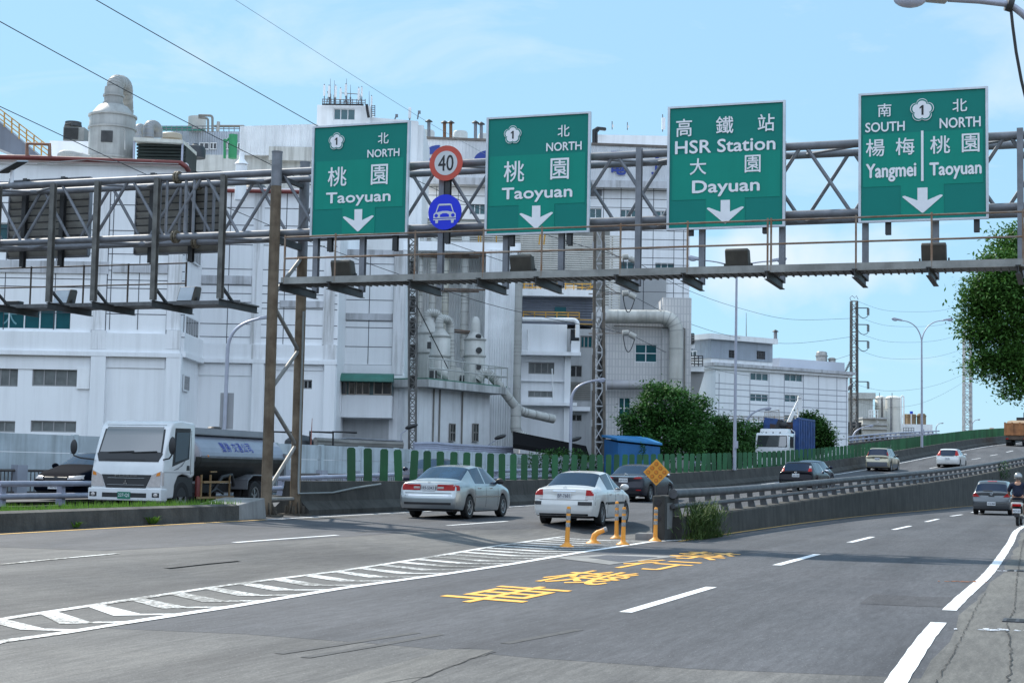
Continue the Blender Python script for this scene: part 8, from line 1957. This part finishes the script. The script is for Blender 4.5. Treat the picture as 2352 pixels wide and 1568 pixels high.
arm_lamp('curved street lamp in front of the stepped building and the pylon', (1309.5, 1060), (1312, 918), (1316, 882), (1362, 875), 88, .09, .3)
arm_lamp('curved street lamp just left of the white derrick, above the dump truck', (1708, 1060), (1710, 985), (1713, 950), (1748, 940), 108, .09, .8)
arm_lamp('curved street lamp at the foot of the far lattice pylon', (1957, 1040), (1959, 1003), (1963, 985), (1990, 979), 160, .10, 2.5)
arm_lamp('tiny far street lamp beyond the ramp crest nearer the silos', (2150, 996), (2150, 984), (2151, 974), (2159, 972), 310, .11, 5)
arm_lamp('tiny far street lamp beyond the ramp crest beside the farthest pylon', (2233, 990), (2233, 975), (2234, 966), (2243, 964), 300, .11, 5)
for (hx, hy, ax, ay, Y, lb) in ((945, 979, 921, 996, 84, 'small dark yard lamp beside the lattice hoist foot'), (1149, 1003, 1121, 1022, 90, 'small dark yard lamp at the corrugated hall corner'), (1322, 1008, 1309, 1018, 90, 'small dark yard lamp next to the curved street lamp')):
    t = thing('yard_lamp', lb, 'yard lamp', (0, 0, 0), 0, 'yard lamps over the wall'); a, h = P(ax, ay, Y), P(hx, hy, Y)
    mb = MB(); mb.tube([Vector((a.x, a.y, .3)), a, h], .03, 6); mb.build('arm', lampm, t, 40); mb = MB(); mb.ball(h, .36, .2, .12, 12, 8, Matrix.Rotation(R(-18), 3, 'Y')); mb.build('hood', steel_dark, t, 40)
# near lamp at the top edge
t = thing('street_lamp', 'near street lamp head entering the frame at the top edge with a hanging black cable', 'street lamp', (0, 0, 0), 0, 'street lamps along the roads')
Y = 25
mb = MB(); mb.tube([Vector((9.9, Y, 0)), Vector((9.7, Y, 6.5))] + bez(Vector((9.7, Y, 7.2)), P(2400, 60, Y), P(2318, 10, Y))[0:] + [P(2250, 2, Y), P(2178, -2, Y)], .085, 14, True, .05); mb.build('pole', lampm, t, 50)
mb = MB(); a, b = P(2176, -4, Y), P(2110, -10, Y); mb.bar(a, b, .22, .15); mb.build('lamp_head', mat('lamp_pale', (.52, .53, .54), rough=.5, var=.08), t, bevel=.03)
mb = MB(); c = P(2090, -3, Y); mb.ball(c, .27, .17, .15, 20, 12); mb.build('lens', lensm, t, 50)
mb = MB(); mb.tube([P(2312, 8, Y), P(2325, 12, Y)], .12, 12); mb.build('clamp', steel_dark, t, 40)
mb = MB(); mb.tube([P(2321, 12, Y), P(2326, 60, Y), P(2334, 120, Y), P(2346, 185, Y), P(2362, 250, Y)], .026, 8); tag(mb.build('cable', black, None, 40), 'thick black cable hanging from the near lamp arm', 'cable')
# ------------------------------------------------------------------ pylons
rustl = mat('pylon_steel', (.40, .40, .40), rough=.55, metal=.3, var=.2, scale=1.5, dark=(.20, .15, .12))
def insul(mb, a, b, n, r):
    a, b = Vector(a), Vector(b)
    mb.tube([a, b], r * .3, 6)
    for i in range(n):
        c = a.lerp(b, (i + .5) / n); d = (b - a).normalized(); mb.tube([c - d * r * .25, c + d * r * .25], r, 10)
porc = mat('porcelain', (.50, .49, .45), rough=.3, var=.1)
porc_d = mat('porcelain_dark', (.14, .14, .15), rough=.35, var=.1)
wire_m = mat('wire', (.03, .032, .036), rough=.6, var=0)
t = thing('lattice_pylon', 'rusty lattice pylon with pale insulators in front of the tiled block', 'pylon')
lattice_tower(t, 1367, 1386, 524, 1062, 92, .6, 15, mat('pylon_leg', (.17, .145, .12), rough=.7, metal=.2, var=.25, scale=2), .15, .06, 4, .2, True, mat('pylon_brace', (.50, .51, .52), rough=.55, metal=.2, var=.15, scale=2))
for y in (591, 674, 765):
    mb = MB(); mb.bar(P(1352, y + 1, 92), P(1428, y, 92), .07, .07); mb.bar(P(1388, y - 20, 92.3), P(1420, y, 92), .05); mb.build('cross_arm', rustl, t)
    mb = MB(); insul(mb, P(1430, y, 92), P(1443, y - 1, 92), 6, .17); insul(mb, P(1446, y + 2, 92), P(1459, y + 9, 92), 6, .17); mb.build('insulator', porc, t, 40)
    mb = MB(); mb.tube(bez(P(1431, y + 4, 92), P(1440, y + 78, 92), P(1458, y + 12, 92)), .03, 6); mb.build('jumper', wire_m, t, 40)
t = thing('lattice_pylon', 'grey lattice pylon with three side arms beside the office block', 'pylon')
lattice_tower(t, 1956.5, 1969.5, 691, 1060, 185, .65, 24, mat('pylon_dark', (.10, .10, .10), rough=.6, metal=.2, var=.2, scale=2), .17, .06, 1, .5, False, rustl)
for y in (707, 745, 783, 876):
    mb = MB(); mb.bar(P(1963, y, 185), P(1995, y + .5, 185), .10); mb.bar(P(1966, y + 12, 185), P(1966, y, 185), .08); mb.build('cross_arm', steel_dark, t)
    mb = MB(); insul(mb, P(1994, y + 1, 185), P(1994, y + 17, 185), 7, .16); mb.build('insulator', porc_d, t, 40)
    if y < 800: mb = MB(); mb.tube(bez(P(1971, y + 14, 185), P(1982, y + 30, 185), P(1994, y + 18, 185), 8), .04, 5); mb.build('jumper', wire_m, t, 40)
mb = MB()
for (a, b) in (((1953, 830), (1939, 858)), ((1947, 878), (1930, 896)), ((1958, 880), (1946, 896))): insul(mb, P(*a, 185), P(*b, 185), 8, .17)
mb.build('insulator', porc_d, t, 40)
mb = MB(); mb.tube([P(1955, 692, 185), P(1952, 684, 185), P(1957, 679, 185), P(1963, 684, 185), P(1967, 679, 185), P(1971, 688, 185)], .04, 6); mb.build('ring', galv, t, 40)
t = thing('lattice_pylon', 'slim far lattice pylon half hidden behind the right hand tree', 'pylon'); lattice_tower(t, 2216, 2231, 760, 1010, 245, .9, 22, mat('pylon_brace', None), .2, .09, 1, 4)
# overhead wires
def wire(label, pts, r=.018, m=wire_m):
    """pts: (x, y, Y) with a smooth curve through them"""
    q = [P(*p) for p in pts]; o = []
    for i in range(len(q) - 1):
        p0, p1, p2, p3 = q[max(i - 1, 0)], q[i], q[i + 1], q[min(i + 2, len(q) - 1)]
        for k in range(8):
            s = k / 8; o.append(.5 * ((2 * p1) + (p2 - p0) * s + (2 * p0 - 5 * p1 + 4 * p2 - p3) * s * s + (3 * p1 - p0 - 3 * p2 + p3) * s ** 3))
    o.append(q[-1]); mb = MB(); mb.tube(o, r, 5); tag(mb.build('overhead_wire', m, None, 60), label, 'wire', 'overhead wires'); 
wire('dark overhead wire passing behind the first green sign to the top pylon arm', [(-150, -330, 36), (150, -47, 50), (220, 0, 54), (730, 290, 72), (943, 407, 80), (1114, 485, 85), (1257, 540, 89), (1428, 591, 92)], .018)
wire('dark overhead wire reaching the middle pylon arm behind the brown post', [(-400, -240, 36), (-60, 12, 50), (0, 50, 52), (340, 235, 65), (624, 379, 74), (900, 510, 82), (1301, 647, 90), (1428, 674, 92)], .018)
wire('dark overhead wire crossing the factory wall to the lowest pylon arm', [(-400, 40, 46), (-60, 217, 60), (0, 245, 62), (345, 405, 72), (520, 476, 77), (707, 553, 81), (921, 631.5, 85), (1150, 706, 89), (1428, 764, 92)], .018)
wire('thin pale overhead wire descending to the pylon top', [(200, -230, 46), (500, -25, 60), (540, 0, 61), (940, 255, 76), (1106, 350, 83), (1380, 500, 92)], .010, mat('wire_pale', (.25, .30, .30), rough=.5, var=0))
for y0, mid, y1, lb in ((600, (1700, 712), 711, 'wire between the two nearer pylons, topmost of the three'), (683, (1700, 780), 753, 'wire between the two nearer pylons, middle of the three'), (774, (1720, 872), 793, 'wire between the two nearer pylons, lowest of the three')):
    wire(lb, [(1459, y0, 92), ((1459 + mid[0]) / 2, (y0 + mid[1]) / 2 + 10, 115), (mid[0], mid[1] - 4 + (y0 > 700) * -6, 140), (1820, (mid[1] + y1) / 2 + 22, 160), (1958, y1 + 20, 185)], .018)
for y0, ym, y1, lb in ((692, 716, 700, 'sky wire beyond the far pylon, uppermost'), (727, 750, 732, 'sky wire beyond the far pylon second from the top'), (764, 786, 765, 'sky wire beyond the far pylon third from the top'), (803, 824, 800, 'sky wire beyond the far pylon fourth from the top'), (884, 894, 858, 'low sky wire crossing behind the silos and the lamp pole'), (922, 930, 875, 'lowest sky wire sagging in front of the silos')):
    wire(lb, [(1970, y0, 185), (2030, (y0 + ym) / 2 + 8, 200), (2100, ym, 215), (2160, (ym + y1) / 2 + 5, 228), (2217, y1, 245)], .015)
for a, b, lb in (((1939, 858), (1871, 955), 'slanting service wire from the far pylon nearest the office window'), ((1930, 896), (1873, 957), 'slanting service wire from the far pylon, middle one'), ((1946, 896), (1876, 965), 'slanting service wire from the far pylon nearest its legs')):
    wire(lb, [(*a, 185), ((a[0] + b[0]) / 2, (a[1] + b[1]) / 2 + 3, 172), (*b, 160)], .02)
# ------------------------------------------------------------------ trees
bark = mat('bark', (.09, .07, .05), rough=.9, var=.2, scale=3, bump=.4)
def tree(name, label, base, lobes, n, leaf, m, seed, clump=.35, trunk_r=.15, group=None, per=26):
    rnd = random.Random(seed); t = thing(name, label, 'tree', (0, 0, 0), 0, group)
    base = Vector(base); cen = sum((Vector(l[0]) for l in lobes), Vector()) / len(lobes)
    mb = MB(); fk = base.lerp(Vector((base.x, base.y, cen.z)), .45)
    mb.tube([base, base.lerp(fk, .5) + Vector((.06, .05, 0)), fk], trunk_r * 1.2, 10, True, trunk_r * .8)
    for c, r in lobes:
        c = Vector(c); mid = fk.lerp(c, .55) + Vector((rnd.uniform(-.2, .2), rnd.uniform(-.2, .2), -.15)); mb.tube([fk, mid, c], trunk_r * .6, 7, True, trunk_r * .15)
        for k in range(5):
            d = Vector((rnd.gauss(0, 1), rnd.gauss(0, 1), rnd.gauss(0, .8))).normalized(); mb.tube([c.lerp(mid, .4), c + Vector((d.x * r[0], d.y * r[1], d.z * r[2])) * .75], trunk_r * .2, 5, True, trunk_r * .05)
    mb.build('trunk', bark, t, 50)
    tot = sum(l[1][0] * l[1][2] for l in lobes); cr = MB(); V, F_ = [], []
    for c, r in lobes:
        c = Vector(c); k = int(n * r[0] * r[2] / tot / per)
        for i in range(k):
            d = Vector((rnd.gauss(0, 1), rnd.gauss(0, 1), rnd.gauss(0, 1))).normalized(); q = rnd.uniform(.25, 1.04) ** .5 * (1.2 if rnd.random() < .1 else 1)
            p = c + Vector((d.x * r[0] * q, d.y * r[1] * q, d.z * r[2] * q)); cs = clump * rnd.uniform(.6, 1.3)
            for j in range(per):
                s = p + Vector((rnd.gauss(0, cs), rnd.gauss(0, cs), rnd.gauss(0, cs * .55)))
                a = Vector((rnd.gauss(0, 1), rnd.gauss(0, 1), rnd.gauss(-.2, .6))).normalized(); b = a.cross(Vector((rnd.gauss(0, .5), rnd.gauss(0, .5), 1))).normalized()
                L2 = leaf * rnd.uniform(.6, 1.25); o = len(V)
                V += [s, s + a * L2 * .5 + b * L2 * .23, s + a * L2, s + a * L2 * .5 - b * L2 * .23]; F_.append((o, o + 1, o + 2, o + 3))
    cr.add(V, F_); cr.build('crown', m, t)
    return t
f_dark = foliage('foliage_dark', (.012, .046, .012), (.06, .155, .03), 1.0)
f_mid = foliage('foliage_mid', (.014, .055, .014), (.065, .18, .035), .9)
f_near = foliage('foliage_near', (.018, .058, .012), (.095, .225, .04), .8, .4)
def L3(x, y, Y, rx, rz, ry=None): k = Y / FPX; return (P(x, y, Y), (rx * k, ry or rx * k, rz * k))
tree('broadleaf_tree', 'large dark green broadleaf tree behind the yellow diamond marker', (P(1530, 1050, 97).x, 97, .2), [L3(1530, 935, 97, 62, 48), L3(1480, 970, 97, 48, 50), L3(1575, 975, 97, 48, 52), L3(1530, 1010, 97, 90, 40), L3(1600, 930, 98, 26, 22), L3(1455, 1020, 96, 30, 34), L3(1510, 893, 97, 30, 14), L3(1563, 908, 97, 22, 14), L3(1443, 965, 96, 16, 14), L3(1612, 960, 98, 20, 14)], 26000, .23, f_mid, 3, .30, .14, 'trees in front of the factory')
tree('broadleaf_tree', 'lower dark tree mass between the big tree and the lamp pole', (P(1650, 1050, 104).x, 104, .4), [L3(1645, 1000, 104, 40, 46), L3(1690, 1005, 105, 36, 42), L3(1620, 1020, 103, 34, 36), L3(1660, 1035, 104, 70, 26)], 17000, .23, f_dark, 4, .30, .13, 'trees in front of the factory')
tree('broadleaf_tree', 'small paler tree left of the blue dump truck', (P(1740, 1050, 118).x, 118, .6), [L3(1745, 998, 118, 34, 24), L3(1725, 1020, 118, 22, 26), L3(1775, 990, 119, 24, 16)], 7000, .25, f_mid, 5, .3, .10, 'trees in front of the factory')
tree('broadleaf_tree', 'small dense tree behind the blue dump truck', (P(1880, 1050, 122).x, 122, .6), [L3(1880, 995, 122, 30, 34), L3(1858, 957, 122, 19, 9), L3(1868, 975, 122, 26, 14), L3(1893, 1012, 122, 22, 24), L3(1820, 990, 123, 26, 12)], 10000, .25, f_dark, 6, .28, .10, 'trees in front of the factory')
tree('broadleaf_tree', 'large leafy tree hanging into the frame from the verge beyond the gantry', (21.8, 57, 0), [L3(2330, 690, 57, 88, 90), L3(2270, 660, 57, 52, 50), L3(2255, 740, 57, 48, 46), L3(2290, 800, 57, 62, 56), L3(2345, 860, 57, 52, 56), L3(2340, 560, 58, 56, 42), L3(2400, 640, 60, 110, 120), L3(2265, 838, 57, 34, 28), L3(2440, 800, 60, 110, 110), L3(2300, 600, 57, 46, 26), L3(2245, 690, 57, 34, 24)], 70000, .17, f_near, 7, .25, .22)
# hedge behind the boards, tuft at the nose, bush on the wall
def bush(name, label, c, r, n, leaf, m, seed, cat='shrub'):
    rnd = random.Random(seed); V, F_ = [], []; c = Vector(c)
    for i in range(n):
        d = Vector((rnd.gauss(0, 1), rnd.gauss(0, 1), rnd.gauss(0, 1))).normalized() * rnd.uniform(.2, 1) ** .5
        s = c + Vector((d.x * r[0], d.y * r[1], d.z * r[2])); a = Vector((rnd.gauss(0, 1), rnd.gauss(0, 1), rnd.gauss(0, .6))).normalized(); b = a.cross(Vector((0, 0, 1))).normalized(); L2 = leaf * rnd.uniform(.6, 1.2); o = len(V)
        V += [s, s + a * L2 * .5 + b * L2 * .25, s + a * L2, s + a * L2 * .5 - b * L2 * .25]; F_.append((o, o + 1, o + 2, o + 3))
    mb = MB(); mb.add(V, F_); return tag(mb.build(name, m), label, cat)
q = P(1290, 1060, 86); bush('creeper', 'yellow green creeper over the wall behind the green boards', q, (2.3, .5, .75), 3500, .16, mat('f_mid_', (0, 0, 0)) if 0 else f_mid, 8, 'creeper')
bush('creeper', 'small creeper hanging on the blue shed corner', P(1476, 1035, 89.6), (.22, .2, .45), 260, .14, f_mid, 9, 'creeper')
bush('wall_bush', 'small bush sprouting from the ramp retaining wall', (*BC.off(107, -.42), 2.2), (.5, .35, .7), 500, .14, f_dark, 10)
gd = foliage('grass_dry', (.025, .06, .014), (.10, .15, .04), 2.0)
rnd = random.Random(4); mb = MB(); c0 = Vector((*BC.off(38.6, -.4), 0))
for i in range(1700):
    yy = rnd.gauss(38.9, .75); x, Y_ = BC.off(yy, rnd.uniform(-.75, -.22)); z0 = rnd.choice((0, 0, .3, .55, .7)) * rnd.uniform(.6, 1); a = rnd.uniform(0, 6.28); h = rnd.uniform(.1, .42); o = rnd.uniform(.1, .42)
    p = Vector((x, Y_, z0)); tip = p + Vector((math.cos(a) * o, math.sin(a) * o, h * rnd.uniform(.2, 1))); mid = p.lerp(tip, .5) + Vector((0, 0, h * .22)); wv = Vector((-math.sin(a), math.cos(a), 0)) * .009
    mb.add([p - wv, p + wv, mid + wv * .8, mid - wv * .8, tip], [(0, 1, 2, 3), (3, 2, 4)])
tag(mb.build('grass_tuft', gd), 'tall dry and green grass tuft growing over the barrier beside the nose block', 'grass tuft')
